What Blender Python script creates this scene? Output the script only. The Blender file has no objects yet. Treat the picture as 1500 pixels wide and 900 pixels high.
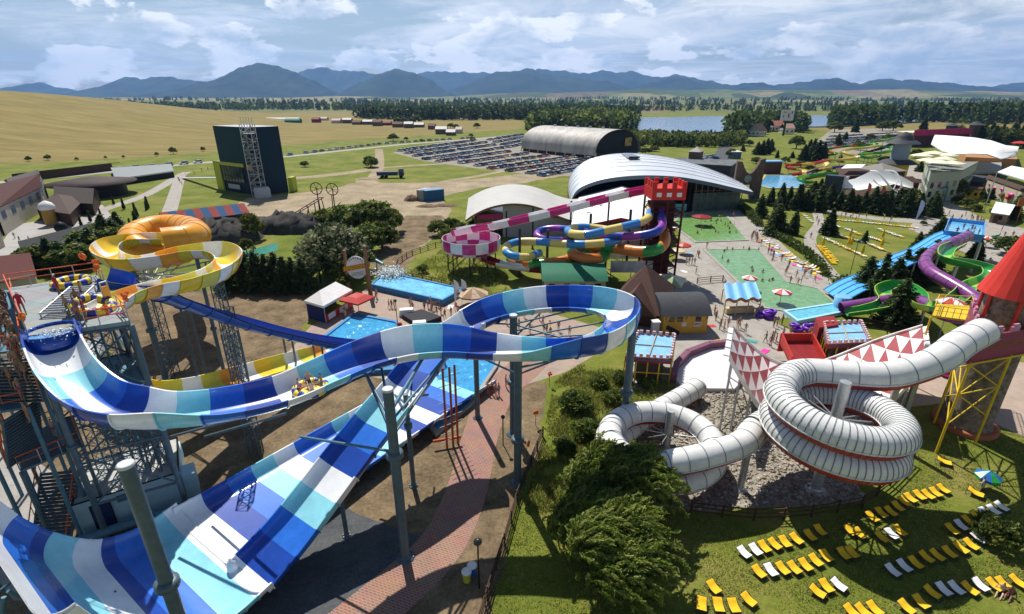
import bpy, bmesh, math, random
import numpy as np
from mathutils import Vector, Matrix
R = random.Random(7)
C = bpy.context.scene.collection
PI = math.pi
# ---- camera model (also used to read plan positions off the survey photo) ----
CAMH = 31.0; F = 750.0; TH = math.atan(0.406); CT, ST = math.cos(TH), math.sin(TH)
def ray(px, py):
    a = (px-750)/F; b = (py-450)/F
    return Vector((a, CT-b*ST, -(ST+b*CT)))
def G(px, py, z=0.0):
    d = ray(px, py); t = (z-CAMH)/d.z
    return Vector((d.x*t, d.y*t, z))
def atY(px, py, Y):
    d = ray(px, py); t = Y/d.y
    return Vector((d.x*t, Y, CAMH+d.z*t))
def topz(base, py):            # height of something standing on base whose top shows at py
    b = (py-450)/F
    d = base.y/(CT-b*ST)
    return CAMH-d*(ST+b*CT)
def lin(h):
    h = h.lstrip('#'); o = []
    for i in (0, 2, 4):
        v = int(h[i:i+2], 16)/255
        o.append(v/12.92 if v <= 0.04045 else ((v+0.055)/1.055)**2.4)
    return tuple(o)
# ---- materials ----
MC = {}
def mat(name, col, rough=0.6, metal=0.0, var=0.12, scale=3.0, bump=0.0, bscale=20.0, spec=None, alpha=None, trans=0.0, rnd=0.0, coat=0.0, stretch=None, fine=0.0):
    if name in MC: return MC[name]
    if isinstance(col, str): col = lin(col)
    if spec is None: spec = .4 if rough < .5 else .12
    m = bpy.data.materials.new(name); m.use_nodes = True; MC[name] = m
    nt = m.node_tree; N = nt.nodes; L = nt.links; N.clear()
    out = N.new('ShaderNodeOutputMaterial'); p = N.new('ShaderNodeBsdfPrincipled')
    L.new(p.outputs[0], out.inputs[0])
    p.inputs['Roughness'].default_value = rough; p.inputs['Metallic'].default_value = metal
    p.inputs['Specular IOR Level'].default_value = spec
    if trans: p.inputs['Transmission Weight'].default_value = trans
    if coat: p.inputs['Coat Weight'].default_value = coat; p.inputs['Coat Roughness'].default_value = 0.08
    tc = N.new('ShaderNodeTexCoord'); src = tc.outputs['Object']
    if stretch:
        mp = N.new('ShaderNodeMapping'); mp.inputs['Scale'].default_value = stretch; L.new(src, mp.inputs[0]); src = mp.outputs[0]
    nz = N.new('ShaderNodeTexNoise'); nz.inputs['Scale'].default_value = scale; nz.inputs['Detail'].default_value = 6; nz.inputs['Roughness'].default_value = 0.65
    L.new(src, nz.inputs['Vector'])
    rp = N.new('ShaderNodeValToRGB'); L.new(nz.outputs[0], rp.inputs[0])
    rp.color_ramp.elements[0].position = 0.3; rp.color_ramp.elements[1].position = 0.7
    rp.color_ramp.elements[0].color = tuple(max(0, c*(1-var)) for c in col)+(1,)
    rp.color_ramp.elements[1].color = tuple(min(1, c*(1+var)) for c in col)+(1,)
    co = rp.outputs[0]
    if fine:
        n3 = N.new('ShaderNodeTexNoise'); n3.inputs['Scale'].default_value = scale*9; n3.inputs['Detail'].default_value = 8; n3.inputs['Roughness'].default_value = .75; L.new(src, n3.inputs['Vector'])
        r3 = N.new('ShaderNodeValToRGB'); L.new(n3.outputs[0], r3.inputs[0]); r3.color_ramp.elements[0].position = .32; r3.color_ramp.elements[1].position = .68
        r3.color_ramp.elements[0].color = (1-fine,)*3+(1,); r3.color_ramp.elements[1].color = (1+fine*.7,)*3+(1,)
        mm = N.new('ShaderNodeMixRGB'); mm.blend_type = 'MULTIPLY'; mm.inputs[0].default_value = 1; L.new(co, mm.inputs[1]); L.new(r3.outputs[0], mm.inputs[2]); co = mm.outputs[0]
    if rnd:
        oi = N.new('ShaderNodeObjectInfo'); hs = N.new('ShaderNodeHueSaturation')
        m1 = N.new('ShaderNodeMapRange'); m1.inputs[3].default_value = 1-rnd; m1.inputs[4].default_value = 1+rnd
        L.new(oi.outputs['Random'], m1.inputs[0]); L.new(m1.outputs[0], hs.inputs['Value'])
        m2 = N.new('ShaderNodeMapRange'); m2.inputs[3].default_value = 0.5-rnd*0.06; m2.inputs[4].default_value = 0.5+rnd*0.06
        L.new(oi.outputs['Random'], m2.inputs[0]); L.new(m2.outputs[0], hs.inputs['Hue'])
        L.new(co, hs.inputs['Color']); co = hs.outputs[0]
    L.new(co, p.inputs['Base Color'])
    if bump:
        n2 = N.new('ShaderNodeTexNoise'); n2.inputs['Scale'].default_value = bscale; n2.inputs['Detail'].default_value = 5; L.new(src, n2.inputs['Vector'])
        bp = N.new('ShaderNodeBump'); bp.inputs['Strength'].default_value = bump; bp.inputs['Distance'].default_value = 0.05
        L.new(n2.outputs[0], bp.inputs['Height']); L.new(bp.outputs[0], p.inputs['Normal'])
    m.diffuse_color = tuple(col)+(1,)
    return m
# ---- object helpers ----
ORG = {}
def props(o, label=None, cat=None, group=None, kind=None):
    if label: o['label'] = label
    if cat: o['category'] = cat
    if group: o['group'] = group
    if kind: o['kind'] = kind
    return o
def thing(name, label, cat, loc=(0, 0, 0), group=None, rz=0):
    o = bpy.data.objects.new(name, None); C.objects.link(o)
    o.location = loc; o.rotation_euler = (0, 0, rz); o.empty_display_size = 0.1
    ORG[o.name] = Vector(loc)
    return props(o, label, cat, group)
class MB:
    def __init__(s): s.v = []; s.f = []; s.m = []; s.sm = []
    def add(s, vs, fs, m=0, smooth=False):
        k = len(s.v); s.v.extend([tuple(v) for v in vs])
        for i, f in enumerate(fs):
            s.f.append([k+j for j in f]); s.m.append(m[i] if isinstance(m, list) else m); s.sm.append(smooth)
        return s
    def box(s, c, sz, rz=0, m=0, taper=1.0):
        x, y, z = [q/2 for q in sz]; co, si = math.cos(rz), math.sin(rz); vs = []
        for dz in (-z, z):
            k = taper if dz > 0 else 1
            for dx, dy in ((-x, -y), (x, -y), (x, y), (-x, y)):
                vs.append((c[0]+(dx*co-dy*si)*k, c[1]+(dx*si+dy*co)*k, c[2]+dz))
        return s.add(vs, [(3, 2, 1, 0), (4, 5, 6, 7), (0, 1, 5, 4), (1, 2, 6, 5), (2, 3, 7, 6), (3, 0, 4, 7)], m)
    def prism(s, pts, z0, z1, m=0, mtop=None):
        n = len(pts); a = sum(pts[i][0]*pts[(i+1) % n][1]-pts[(i+1) % n][0]*pts[i][1] for i in range(n))
        if a < 0: pts = pts[::-1]
        vs = [(p[0], p[1], z0) for p in pts]+[(p[0], p[1], z1) for p in pts]
        fs = [tuple(range(n-1, -1, -1)), tuple(range(n, 2*n))]+[(i, (i+1) % n, n+(i+1) % n, n+i) for i in range(n)]
        ms = [m, m if mtop is None else mtop]+[m]*n
        return s.add(vs, fs, ms)
    def bar(s, p0, p1, r, n=6, m=0, r1=None, cap=True, smooth=True):
        p0 = Vector(p0); p1 = Vector(p1); d = (p1-p0)
        if d.length < 1e-6: return s
        d.normalize(); u = d.cross(Vector((0, 0, 1)) if abs(d.z) < .95 else Vector((1, 0, 0))).normalized(); w = d.cross(u)
        r1 = r if r1 is None else r1; vs = []
        for p, q in ((p0, r), (p1, r1)):
            for i in range(n):
                t = 2*PI*i/n; vs.append(p+u*(q*math.cos(t))+w*(q*math.sin(t)))
        s.add(vs, [(i, n+i, n+(i+1) % n, (i+1) % n) for i in range(n)], m, smooth)
        if cap: s.add(vs, [tuple(range(n)), tuple(range(2*n-1, n-1, -1))], m)
        return s
    def path(s, pts, r, n=6, m=0):
        for a, b in zip(pts, pts[1:]): s.bar(a, b, r, n, m)
        return s
    def lathe(s, c, prof, n=24, m=0, smooth=True, cap=True):
        vs = []
        for r, z in prof:
            for i in range(n):
                t = 2*PI*i/n; vs.append((c[0]+r*math.cos(t), c[1]+r*math.sin(t), c[2]+z))
        fs = []; ms = []
        for j in range(len(prof)-1):
            for i in range(n):
                fs.append((j*n+i, j*n+(i+1) % n, (j+1)*n+(i+1) % n, (j+1)*n+i)); ms.append(m(j, i) if callable(m) else m)
        s.add(vs, fs, ms, smooth)
        mm = 0 if callable(m) else m
        if cap:
            k = (len(prof)-1)*n
            s.add(vs, [tuple(range(n-1, -1, -1)), tuple(range(k, k+n))], mm)
        return s
    def quad(s, a, b, c, d, m=0): return s.add([a, b, c, d], [(0, 1, 2, 3)], m)
    def slab(s, a, b, c, d, t, m=0):   # thick quad, t below
        a, b, c, d = [Vector(q) for q in (a, b, c, d)]; n = (b-a).cross(d-a).normalized()*t
        return s.add([a, b, c, d, a-n, b-n, c-n, d-n], [(0, 1, 2, 3), (7, 6, 5, 4), (0, 4, 5, 1), (1, 5, 6, 2), (2, 6, 7, 3), (3, 7, 4, 0)], m)
    def build(s, name, mats, parent=None, origin=None):
        if not isinstance(mats, (list, tuple)): mats = [mats]
        if parent is not None: o0 = ORG.get(parent.name, Vector((0, 0, 0)))
        elif origin is not None: o0 = Vector(origin)
        else: o0 = Vector((0, 0, 0))
        me = bpy.data.meshes.new(name)
        va = np.array(s.v, dtype=float)-np.array(o0)[None, :]
        me.from_pydata(va.tolist(), [], s.f)
        for m in mats: me.materials.append(m)
        me.polygons.foreach_set('material_index', [min(i, len(mats)-1) for i in s.m])
        me.polygons.foreach_set('use_smooth', s.sm)
        me.update()
        o = bpy.data.objects.new(name, me); C.objects.link(o)
        if parent is not None: o.parent = parent
        else: o.location = o0
        ORG[o.name] = o0
        return o
def npmesh(name, V, Fq, mats, midx=None, smooth=False, parent=None, loc=None):
    me = bpy.data.meshes.new(name); V = np.asarray(V, dtype=np.float32); Fq = np.asarray(Fq, dtype=np.int32)
    k = Fq.shape[1]; n = len(Fq)
    me.vertices.add(len(V)); me.vertices.foreach_set('co', V.ravel())
    me.loops.add(n*k); me.loops.foreach_set('vertex_index', Fq.ravel())
    me.polygons.add(n); me.polygons.foreach_set('loop_start', np.arange(0, n*k, k, dtype=np.int32))
    if midx is not None: me.polygons.foreach_set('material_index', np.asarray(midx, dtype=np.int32))
    if smooth: me.polygons.foreach_set('use_smooth', np.ones(n, dtype=bool))
    for m in mats: me.materials.append(m)
    me.update(calc_edges=True); me.validate()
    o = bpy.data.objects.new(name, me); C.objects.link(o)
    if parent is not None: o.parent = parent
    elif loc is not None: o.location = loc
    return o
def dup(root, loc=None, rz=None, sc=None, label=None, group=None, mats=None):
    def cp(o, par):
        c = o.copy(); C.objects.link(c); c.parent = par
        for ch in o.children: cp(ch, c)
        return c
    r = cp(root, None)
    if loc is not None: r.location = loc
    if rz is not None: r.rotation_euler = (0, 0, rz)
    if sc is not None: r.scale = sc if hasattr(sc, '__len__') else (sc,)*3
    if label: r['label'] = label
    if group: r['group'] = group
    return r
def slotmat(o, i, m):
    s = o.material_slots[i]; s.link = 'OBJECT'; s.material = m
def drop(root):
    for ch in list(root.children): drop(ch)
    bpy.data.objects.remove(root, do_unlink=True)
def catmull(ctrl, n=12):
    P = np.array(ctrl, dtype=float); Q = np.vstack([2*P[0]-P[1], P, 2*P[-1]-P[-2]]); o = []
    for i in range(1, len(Q)-2):
        p0, p1, p2, p3 = Q[i-1], Q[i], Q[i+1], Q[i+2]
        for k in range(n):
            t = k/n
            o.append(0.5*((2*p1)+(-p0+p2)*t+(2*p0-5*p1+4*p2-p3)*t*t+(-p0+3*p1-3*p2+p3)*t**3))
    o.append(Q[-2]); return np.array(o)
def resample(P, ds):
    d = np.r_[0, np.cumsum(np.linalg.norm(np.diff(P[:, :3], axis=0), axis=1))]
    n = max(2, int(round(d[-1]/ds))+1); s = np.linspace(0, d[-1], n)
    return np.stack([np.interp(s, d, P[:, k]) for k in range(P.shape[1])], 1), s
def frames(P):
    T = np.gradient(P[:, :3], axis=0); T /= np.linalg.norm(T, axis=1)[:, None]+1e-9
    out = []; last = None
    for t in T:
        t = Vector(t); h = Vector((t.y, -t.x, 0))
        if h.length < 0.05 and last is not None: h = last.copy()
        h.normalize(); last = h                                  # h points to the right of travel
        out.append((t, h, h.cross(t).normalized()))
    return out
# control rows: x y z width hl hr roll(deg)
def flume(name, ctrl, mats, pattern, seglen, parent, flat=0.15, thick=0.07, lip=0.11, lipm=None, ds=None, ribs=True, ribm=None, outm=None, split=None):
    P = catmull(ctrl, 16); per = 6; ds = seglen/per
    P, s = resample(P, ds); fr = frames(P); K = 10
    us = list(np.linspace(1, 0, K+1)); mb = MB(); n = len(P)
    rows_i = []; rows_o = []; lips = []
    for (x, y, z, w, hl, hr, roll), (t, h, u) in zip(P, fr):
        q = Matrix.Rotation(math.radians(roll), 3, t); hh = q @ h; uu = q @ u; c = Vector((x, y, z)); hw = w/2; r = hw*(1-flat)
        prof = [(-(hw-r)-r*math.sin(k*PI/2), hl*(1-math.cos(k*PI/2))) for k in us]+[((hw-r)+r*math.sin(k*PI/2), hr*(1-math.cos(k*PI/2))) for k in us[::-1]]
        pi = [c+hh*a+uu*b for a, b in prof]
        po = [c+hh*(a*(1+thick/hw))+uu*(b-thick*(1-min(1, b/max(hl, hr, .01)))) for a, b in prof]
        rows_i.append(pi); rows_o.append(po)
        lips.append((pi[0], pi[0]-hh*lip, pi[0]-hh*lip-uu*.09, pi[-1], pi[-1]+hh*lip, pi[-1]+hh*lip-uu*.09))
    m = len(rows_i[0]); seg = lambda i: pattern[int(s[i]/seglen+1e-4) % len(pattern)]
    vi = [p for r in rows_i for p in r]; vo = [p for r in rows_o for p in r]
    fi = []; fo = []; ms = []; mo = []
    for i in range(n-1):
        for j in range(m-1):
            a = i*m+j; fi.append((a, a+m, a+m+1, a+1)); fo.append((a, a+1, a+m+1, a+m)); ms.append(seg(i)); mo.append(seg(i) if outm is None else outm)
    mb.add(vi, fi, ms, True); mb.add(vo, fo, mo, True)
    vl = [p for l in lips for p in l]; fl = []; ml = []
    for i in range(n-1):
        a = i*6; b = a+6
        for q in ((a+1, b+1, b, a), (a+2, b+2, b+1, a+1), (a+3, b+3, b+4, a+4), (a+4, b+4, b+5, a+5)):
            fl.append(q); ml.append(seg(i) if lipm is None else lipm)
    mb.add(vl, fl, ml)
    for e in (0, n-1):
        for j in range(m-1): mb.add([rows_i[e][j], rows_i[e][j+1], rows_o[e][j+1], rows_o[e][j]], [(0, 1, 2, 3), (3, 2, 1, 0)], seg(max(0, e-1)))
    if ribs:                                                      # bolted joint flanges under each section
        for i in range(0, n-1, per):
            t, h, u = fr[i]; c = Vector(P[i, :3]); ro = rows_o[i]
            a = [p-t*.04+(p-c-u*.9).normalized()*.012 for p in ro]; b = [p-t*.04+(p-c-u*.9).normalized()*.10 for p in ro]
            a2 = [p+t*.08 for p in a]; b2 = [p+t*.08 for p in b]; L = len(ro)
            vs = a+b+b2+a2
            fs = []
            for j in range(L-1):
                fs += [(j, j+1, L+j+1, L+j), (L+j, L+j+1, 2*L+j+1, 2*L+j), (2*L+j, 2*L+j+1, 3*L+j+1, 3*L+j)]
            mb.add(vs, fs, seg(i) if ribm is None else ribm)
    o = mb.build(name, mats, parent)
    return o, P, fr
def tube(name, ctrl, mats, pattern, seglen, parent, rad=0.7, n=18, ribm=None, under=None, ribh=0.05, per=4, open_end=True, rib_every=1):
    P = catmull([tuple(c[:3]) for c in ctrl], 16); P, s = resample(P, seglen/per); fr = frames(P); N = len(P); mb = MB()
    vs = []; fs = []; ms = []
    for (x, y, z), (t, h, u) in zip(P, fr):
        for i in range(n):
            a = 2*PI*i/n; vs.append(Vector((x, y, z))+h*(rad*math.cos(a))+u*(rad*math.sin(a)))
    for k in range(N-1):
        for i in range(n):
            fs.append((k*n+i, k*n+(i+1) % n, (k+1)*n+(i+1) % n, (k+1)*n+i))
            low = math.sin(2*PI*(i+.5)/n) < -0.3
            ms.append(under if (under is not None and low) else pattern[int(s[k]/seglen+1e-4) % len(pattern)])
    mb.add(vs, fs, ms, True)
    vin = [Vector(P[k])+(vs[k*n+i]-Vector(P[k]))*0.95 for k in range(N) for i in range(n)]
    mb.add(vin, [f[::-1] for f in fs], ms, True)
    if under is not None:                                         # side flanges where the two half shells bolt together
        for sgn in (1, -1):
            a = [Vector(p)+h*(sgn*rad*.985)-u*rad*.12 for p, (t, h, u) in zip(P, fr)]; b = [q+h*(sgn*.11) for q, (t, h, u) in zip(a, fr)]
            c2 = [q-u*.05 for q, (t, h, u) in zip(b, fr)]
            v2 = a+b+c2; f2 = []
            for k in range(N-1): f2 += [(k, k+1, N+k+1, N+k), (N+k, N+k+1, 2*N+k+1, 2*N+k)]
            mb.add(v2, f2, pattern[0])
    if ribh:
        for k in range(0, N, per*rib_every):
            t, h, u = fr[k]; c = Vector(P[k]); w = .035
            ring = []
            for q, rr in ((-w, rad-.01), (-w, rad+ribh), (w, rad+ribh), (w, rad-.01)):
                ring.append([c+t*q+h*(rr*math.cos(2*PI*i/n))+u*(rr*math.sin(2*PI*i/n)) for i in range(n)])
            vv = [p for r_ in ring for p in r_]; ff = []; mm = []
            for j in range(3):
                for i in range(n):
                    ff.append((j*n+i, j*n+(i+1) % n, (j+1)*n+(i+1) % n, (j+1)*n+i))
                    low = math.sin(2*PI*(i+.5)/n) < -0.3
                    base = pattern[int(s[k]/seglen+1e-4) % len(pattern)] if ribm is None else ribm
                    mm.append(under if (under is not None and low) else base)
            mb.add(vv, ff, mm)
    return mb.build(name, mats, parent), P, fr
def post(parent, p, z1, r, m, name='support_column', z0=0.0, collar=(), base=True, n=14, cap=True):
    mb = MB(); mb.bar((p[0], p[1], z0), (p[0], p[1], z1), r, n)
    o = mb.build(name, m, parent)
    for zc in collar:
        MB().lathe((p[0], p[1], zc), [(r*1.05, -.22), (r*1.7, -.18), (r*1.7, .18), (r*1.05, .22)], 16).build('collar', m, o)
    if base:
        b = MB(); b.lathe((p[0], p[1], z0), [(r*2, 0.01), (r*2, .06), (r*1.15, .1), (r*1.05, .35)], 12)
        for k in range(6):
            a = k*PI/3; b.bar((p[0]+math.cos(a)*r*1.7, p[1]+math.sin(a)*r*1.7, z0+.05), (p[0]+math.cos(a)*r*1.7, p[1]+math.sin(a)*r*1.7, z0+.14), .05, 6)
        b.build('base_plate', m, o)
    return o
def lattice(mb, c, w, z0, z1, r=.06, step=None, m=0, rz=0, legs=4):
    step = step or w; co, si = math.cos(rz), math.sin(rz)
    cr = [(-1, -1), (1, -1), (1, 1), (-1, 1)] if legs == 4 else [(-1, -.6), (1, -.6), (0, 1.1)]
    cr = [(c[0]+(a*co-b*si)*w/2, c[1]+(a*si+b*co)*w/2) for a, b in cr]; n = len(cr)
    for x, y in cr: mb.bar((x, y, z0), (x, y, z1), r, 6, m)
    k = max(1, int(round((z1-z0)/step))); h = (z1-z0)/k
    for i in range(k):
        for j in range(n):
            a, b = cr[j], cr[(j+1) % n]
            if i % 2: a, b = b, a
            mb.bar((a[0], a[1], z0+i*h), (b[0], b[1], z0+(i+1)*h), r*.55, 5, m)
            mb.bar((a[0], a[1], z0+(i+1)*h), (b[0], b[1], z0+(i+1)*h), r*.5, 5, m)
    return mb
# ================= palette =================
WHITE = mat('gelcoat_white', (.76, .77, .78), .28, var=.09, scale=.8, coat=.25, fine=.05)
CYAN = mat('gelcoat_cyan', (.25, .60, .69), .27, var=.12, scale=.8, coat=.25, fine=.07)
MIDB = mat('gelcoat_blue', (.024, .145, .58), .27, var=.16, scale=.8, coat=.25, fine=.1)
DARKB = mat('gelcoat_navy', (.012, .058, .33), .27, var=.18, scale=.8, coat=.25, fine=.1)
DEEP = mat('gelcoat_deep_blue', (.016, .10, .45), .3, var=.15, scale=1.0, coat=.2)
YEL = mat('gelcoat_yellow', (.74, .52, .02), .28, var=.10, scale=1.2, coat=.2)
ORG_ = mat('gelcoat_orange', (.76, .33, .02), .28, var=.10, scale=1.2, coat=.2)
LIME = mat('gelcoat_lemon', (.62, .56, .05), .28, var=.10, scale=1.2, coat=.2)
STEEL = mat('painted_steel', (.075, .115, .14), .45, metal=.0, var=.2, scale=2.0, bump=.05)
STEELB = mat('painted_steel_blue', (.07, .17, .24), .45, var=.2, scale=2.0)
GALV = mat('galvanised_steel', (.42, .44, .45), .4, metal=.55, var=.2, scale=4)
DARKST = mat('dark_steel', (.045, .055, .06), .5, var=.25, scale=3)
ORAIL = mat('orange_rail', (.62, .10, .02), .45, var=.1)
CONC = mat('concrete', (.33, .315, .29), .85, var=.18, scale=.6, bump=.15, bscale=12, fine=.25)
ASPH = mat('asphalt', (.085, .09, .095), .9, var=.25, scale=.5, bump=.2, bscale=40, fine=.35)
DIRT = mat('dirt', (.175, .128, .076), .95, var=.5, scale=.35, bump=.9, bscale=4, fine=.45)
TRACK = mat('dusty_track', (.31, .25, .165), .95, var=.3, scale=.12, bump=.5, bscale=1.2, fine=.3)
GRAVEL = mat('gravel', (.30, .27, .22), .95, var=.4, scale=1.2, bump=.8, bscale=14, fine=.5)
PAVE = mat('pool_deck_paving', (.36, .28, .225), .8, var=.16, scale=.7, bump=.1)
LPAVE = mat('light_paving', (.33, .305, .27), .8, var=.2, scale=.5, bump=.1, fine=.2)
WOOD = mat('dark_timber', (.07, .042, .026), .7, var=.3, scale=3, stretch=(1, 1, 6))
WOODL = mat('timber', (.24, .14, .07), .7, var=.3, scale=3)
BROWNR = mat('brown_roof', (.085, .045, .035), .7, var=.2, scale=2, bump=.2)
GREYR = mat('grey_roof', (.06, .064, .07), .65, var=.15, scale=1.5)
GREYL = mat('light_grey_panel', (.42, .43, .45), .55, var=.08, scale=.5)
REDW = mat('red_paint', (.50, .035, .025), .45, var=.12, scale=1)
REDD = mat('dark_red', (.26, .028, .03), .5, var=.15, scale=1)
MAG = mat('magenta_gelcoat', (.50, .02, .20), .3, var=.1, coat=.2)
CREAM = mat('cream_gelcoat', (.72, .60, .36), .35, var=.1, coat=.15)
PURP = mat('purple_gelcoat', (.20, .045, .20), .3, var=.12, coat=.2)
GRN = mat('green_gelcoat', (.03, .30, .06), .3, var=.15, coat=.2)
LGRN = mat('lime_gelcoat', (.35, .55, .08), .3, var=.1, coat=.2)
YPAINT = mat('yellow_paint', (.66, .46, .03), .5, var=.1)
BLACK = mat('black_paint', (.012, .012, .014), .5, var=.2)
GLASS = mat('dark_glass', (.02, .03, .035), .08, spec=.8, var=.2)
MEMB = mat('white_membrane', (.80, .80, .78), .55, var=.05, scale=.6)
CLOTHY = mat('yellow_sling', (.80, .48, .02), .75, var=.1)
CLOTHW = mat('white_sling', (.80, .79, .76), .75, var=.06)
PINK = mat('pink_inflatable', (.75, .05, .32), .35)
LBLUE = mat('light_blue_paint', (.16, .42, .70), .45, var=.08)
BRICKT = mat('brown_stone', (.12, .09, .07), .85, var=.35, scale=1.5, bump=.4, bscale=5)
# ================= world, sun, camera =================
SUN_EL, SUN_AZ = math.radians(54), math.radians(-20)      # azimuth from +Y towards +X
w = bpy.data.worlds.new('World'); bpy.context.scene.world = w; w.use_nodes = True
nt = w.node_tree; N = nt.nodes; L = nt.links; N.clear()
def nd(t, **k):
    n = N.new(t)
    for a, b in k.items(): setattr(n, a, b)
    return n
def math_(op, a, b=None, c=None):
    n = nd('ShaderNodeMath', operation=op)
    for i, q in enumerate((a, b, c)):
        if q is None: continue
        if isinstance(q, (int, float)): n.inputs[i].default_value = q
        else: L.new(q, n.inputs[i])
    return n.outputs[0]
sky = nd('ShaderNodeTexSky', sky_type='NISHITA', sun_disc=False, sun_elevation=SUN_EL, sun_rotation=SUN_AZ, air_density=1.3, dust_density=1.0, altitude=600)
tc = nd('ShaderNodeTexCoord'); sx = nd('ShaderNodeSeparateXYZ'); L.new(tc.outputs['Generated'], sx.inputs[0])
zc = math_('ADD', math_('MAXIMUM', sx.outputs[2], 0.0), 0.07)
cx = nd('ShaderNodeCombineXYZ'); L.new(math_('DIVIDE', sx.outputs[0], zc), cx.inputs[0]); L.new(math_('DIVIDE', sx.outputs[1], zc), cx.inputs[1])
def noise(vec, sc, det, rough, dist=0.0, off=(0, 0, 0), scl=(1, 1, 1)):
    mp = nd('ShaderNodeMapping'); mp.inputs['Location'].default_value = off; mp.inputs['Scale'].default_value = scl; L.new(vec, mp.inputs[0])
    n = nd('ShaderNodeTexNoise'); n.inputs['Scale'].default_value = sc; n.inputs['Detail'].default_value = det; n.inputs['Roughness'].default_value = rough; n.inputs['Distortion'].default_value = dist
    L.new(mp.outputs[0], n.inputs['Vector']); return n.outputs[0]
def ramp(f, stops):
    r = nd('ShaderNodeValToRGB'); L.new(f, r.inputs[0]); e = r.color_ramp.elements
    while len(e) < len(stops): e.new(0.5)
    for q, (p, col) in zip(e, stops): q.position = p; q.color = tuple(col)+(1,) if hasattr(col, '__len__') else (col, col, col, 1)
    return r.outputs[0]
lowsky = ramp(sx.outputs[2], [(.14, 1), (.30, 0)])                 # cloud deck lies towards the horizon, clear blue overhead
hi = noise(cx.outputs[0], 0.42, 9, .66, .5, (3.1, 1.7, 0), (.8, 1, 1))
az = math_('MULTIPLY_ADD', sx.outputs[0], .11, .02)
veil = math_('MULTIPLY', ramp(math_('ADD', hi, az), [(.415, .0), (.55, 1)]), lowsky)
ce = nd('ShaderNodeCombineXYZ'); L.new(sx.outputs[0], ce.inputs[0]); L.new(sx.outputs[1], ce.inputs[1]); L.new(math_('MULTIPLY', sx.outputs[2], 2.4), ce.inputs[2])
cu = noise(ce.outputs[0], 8.5, 10, .56, .15, (.35, .2, .6))
band = ramp(sx.outputs[2], [(.0, .3), (.03, 1.0), (.10, .8), (.16, .25), (.25, 0)])
cum = ramp(math_('MULTIPLY', cu, math_('MULTIPLY_ADD', band, .30, .72)), [(.488, 0), (.522, 1)])
shade = noise(ce.outputs[0], 10, 8, .6, .2, (.35, .2, .655))
cumcol = ramp(shade, [(.36, (8.6, 9.8, 11.2)), (.46, (13.4, 13.8, 14)), (.54, (17.5, 17.3, 17))])
veilcol = ramp(noise(cx.outputs[0], 0.9, 9, .68, .9, (7, 2, 0)), [(.34, (7.6, 9.2, 11)), (.48, (11.6, 12.3, 13)), (.60, (15.2, 15.3, 15.3))])
mx1 = nd('ShaderNodeMixRGB'); L.new(math_('MULTIPLY', veil, .9), mx1.inputs[0]); L.new(sky.outputs[0], mx1.inputs[1]); L.new(veilcol, mx1.inputs[2])
mx2 = nd('ShaderNodeMixRGB'); L.new(math_('MULTIPLY', cum, .92), mx2.inputs[0]); L.new(mx1.outputs[0], mx2.inputs[1]); L.new(cumcol, mx2.inputs[2])
bg = nd('ShaderNodeBackground'); bg.inputs[1].default_value = 0.055; L.new(mx2.outputs[0], bg.inputs[0])
wo = nd('ShaderNodeOutputWorld'); L.new(bg.outputs[0], wo.inputs[0])
sd = bpy.data.lights.new('sun', 'SUN'); sd.energy = 5.0; sd.angle = math.radians(.5); sd.color = (1, .95, .87)
so = bpy.data.objects.new('sun', sd); C.objects.link(so)
sdir = Vector((math.sin(SUN_AZ)*math.cos(SUN_EL), math.cos(SUN_AZ)*math.cos(SUN_EL), math.sin(SUN_EL)))
so.rotation_euler = (-sdir).to_track_quat('-Z', 'Y').to_euler(); so.location = (0, 0, 80)
cam = bpy.data.cameras.new('camera'); cam.sensor_width = 36; cam.lens = 18.0; cam.clip_end = 90000; cam.clip_start = .1
co_ = bpy.data.objects.new('camera', cam); C.objects.link(co_); co_.location = (0, 0, CAMH); co_.rotation_euler = (PI/2-TH, 0, 0)
S = bpy.context.scene; S.camera = co_
S.view_settings.view_transform = 'Standard'; S.view_settings.look = 'None'; S.view_settings.gamma = 1; S.view_settings.exposure = 0.42
S.render.engine = 'CYCLES'; S.cycles.use_denoising = True
S.cycles.max_bounces = 6; S.cycles.transparent_max_bounces = 6; S.cycles.volume_bounces = 0; S.cycles.sample_clamp_indirect = 4
S.cycles.caustics_reflective = False; S.cycles.caustics_refractive = False
# ================= terrain =================
def sstep(x, a, b):
    t = np.clip((x-a)/(b-a), 0, 1); return t*t*(3-2*t)
rs = np.random.RandomState(3)
PH = rs.rand(40)*6.28; DR = rs.rand(40)*6.28
def fbm(x, y, base, octv=5, seed=0):
    o = 0; a = 1.0; f = 1/base
    for k in range(octv):
        for j in range(3):
            i = (k*3+j+seed*7) % 40
            o = o+a*np.sin((x*math.cos(DR[i])+y*math.sin(DR[i]))*f*6.28+PH[i]+1.3*np.sin(y*f*3.1+PH[(i+5) % 40]))
        a *= .5; f *= 2.03
    return o/3
def hgt(x, y):
    x = np.asarray(x, float); y = np.asarray(y, float)
    hill = 43*sstep(-x-.10*y, 190, 600)*sstep(y, 150, 430)*(1-sstep(y, 620, 1300))
    far = sstep(y, 1500, 4200)*(16+13*fbm(x, y, 1900, 3))+sstep(y, 3300, 6500)*(22+26*fbm(x, y, 2600, 3, 1))+sstep(y, 3300, 6500)*sstep(x, -900, 900)*(58+30*fbm(x, y, 1500, 3, 2))
    side = sstep(np.abs(x-150), 150, 900)
    lake = sstep(y, 420, 560)*sstep(x, 60, 160)*(1-sstep(y, 1150, 1400))*-.9
    return hill+far+lake
def axis(segs):
    o = [segs[0][0]]
    for a, b, st in segs: o += list(np.linspace(a, b, max(2, int(round((b-a)/st))+1))[1:])
    return np.array(o)
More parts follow.
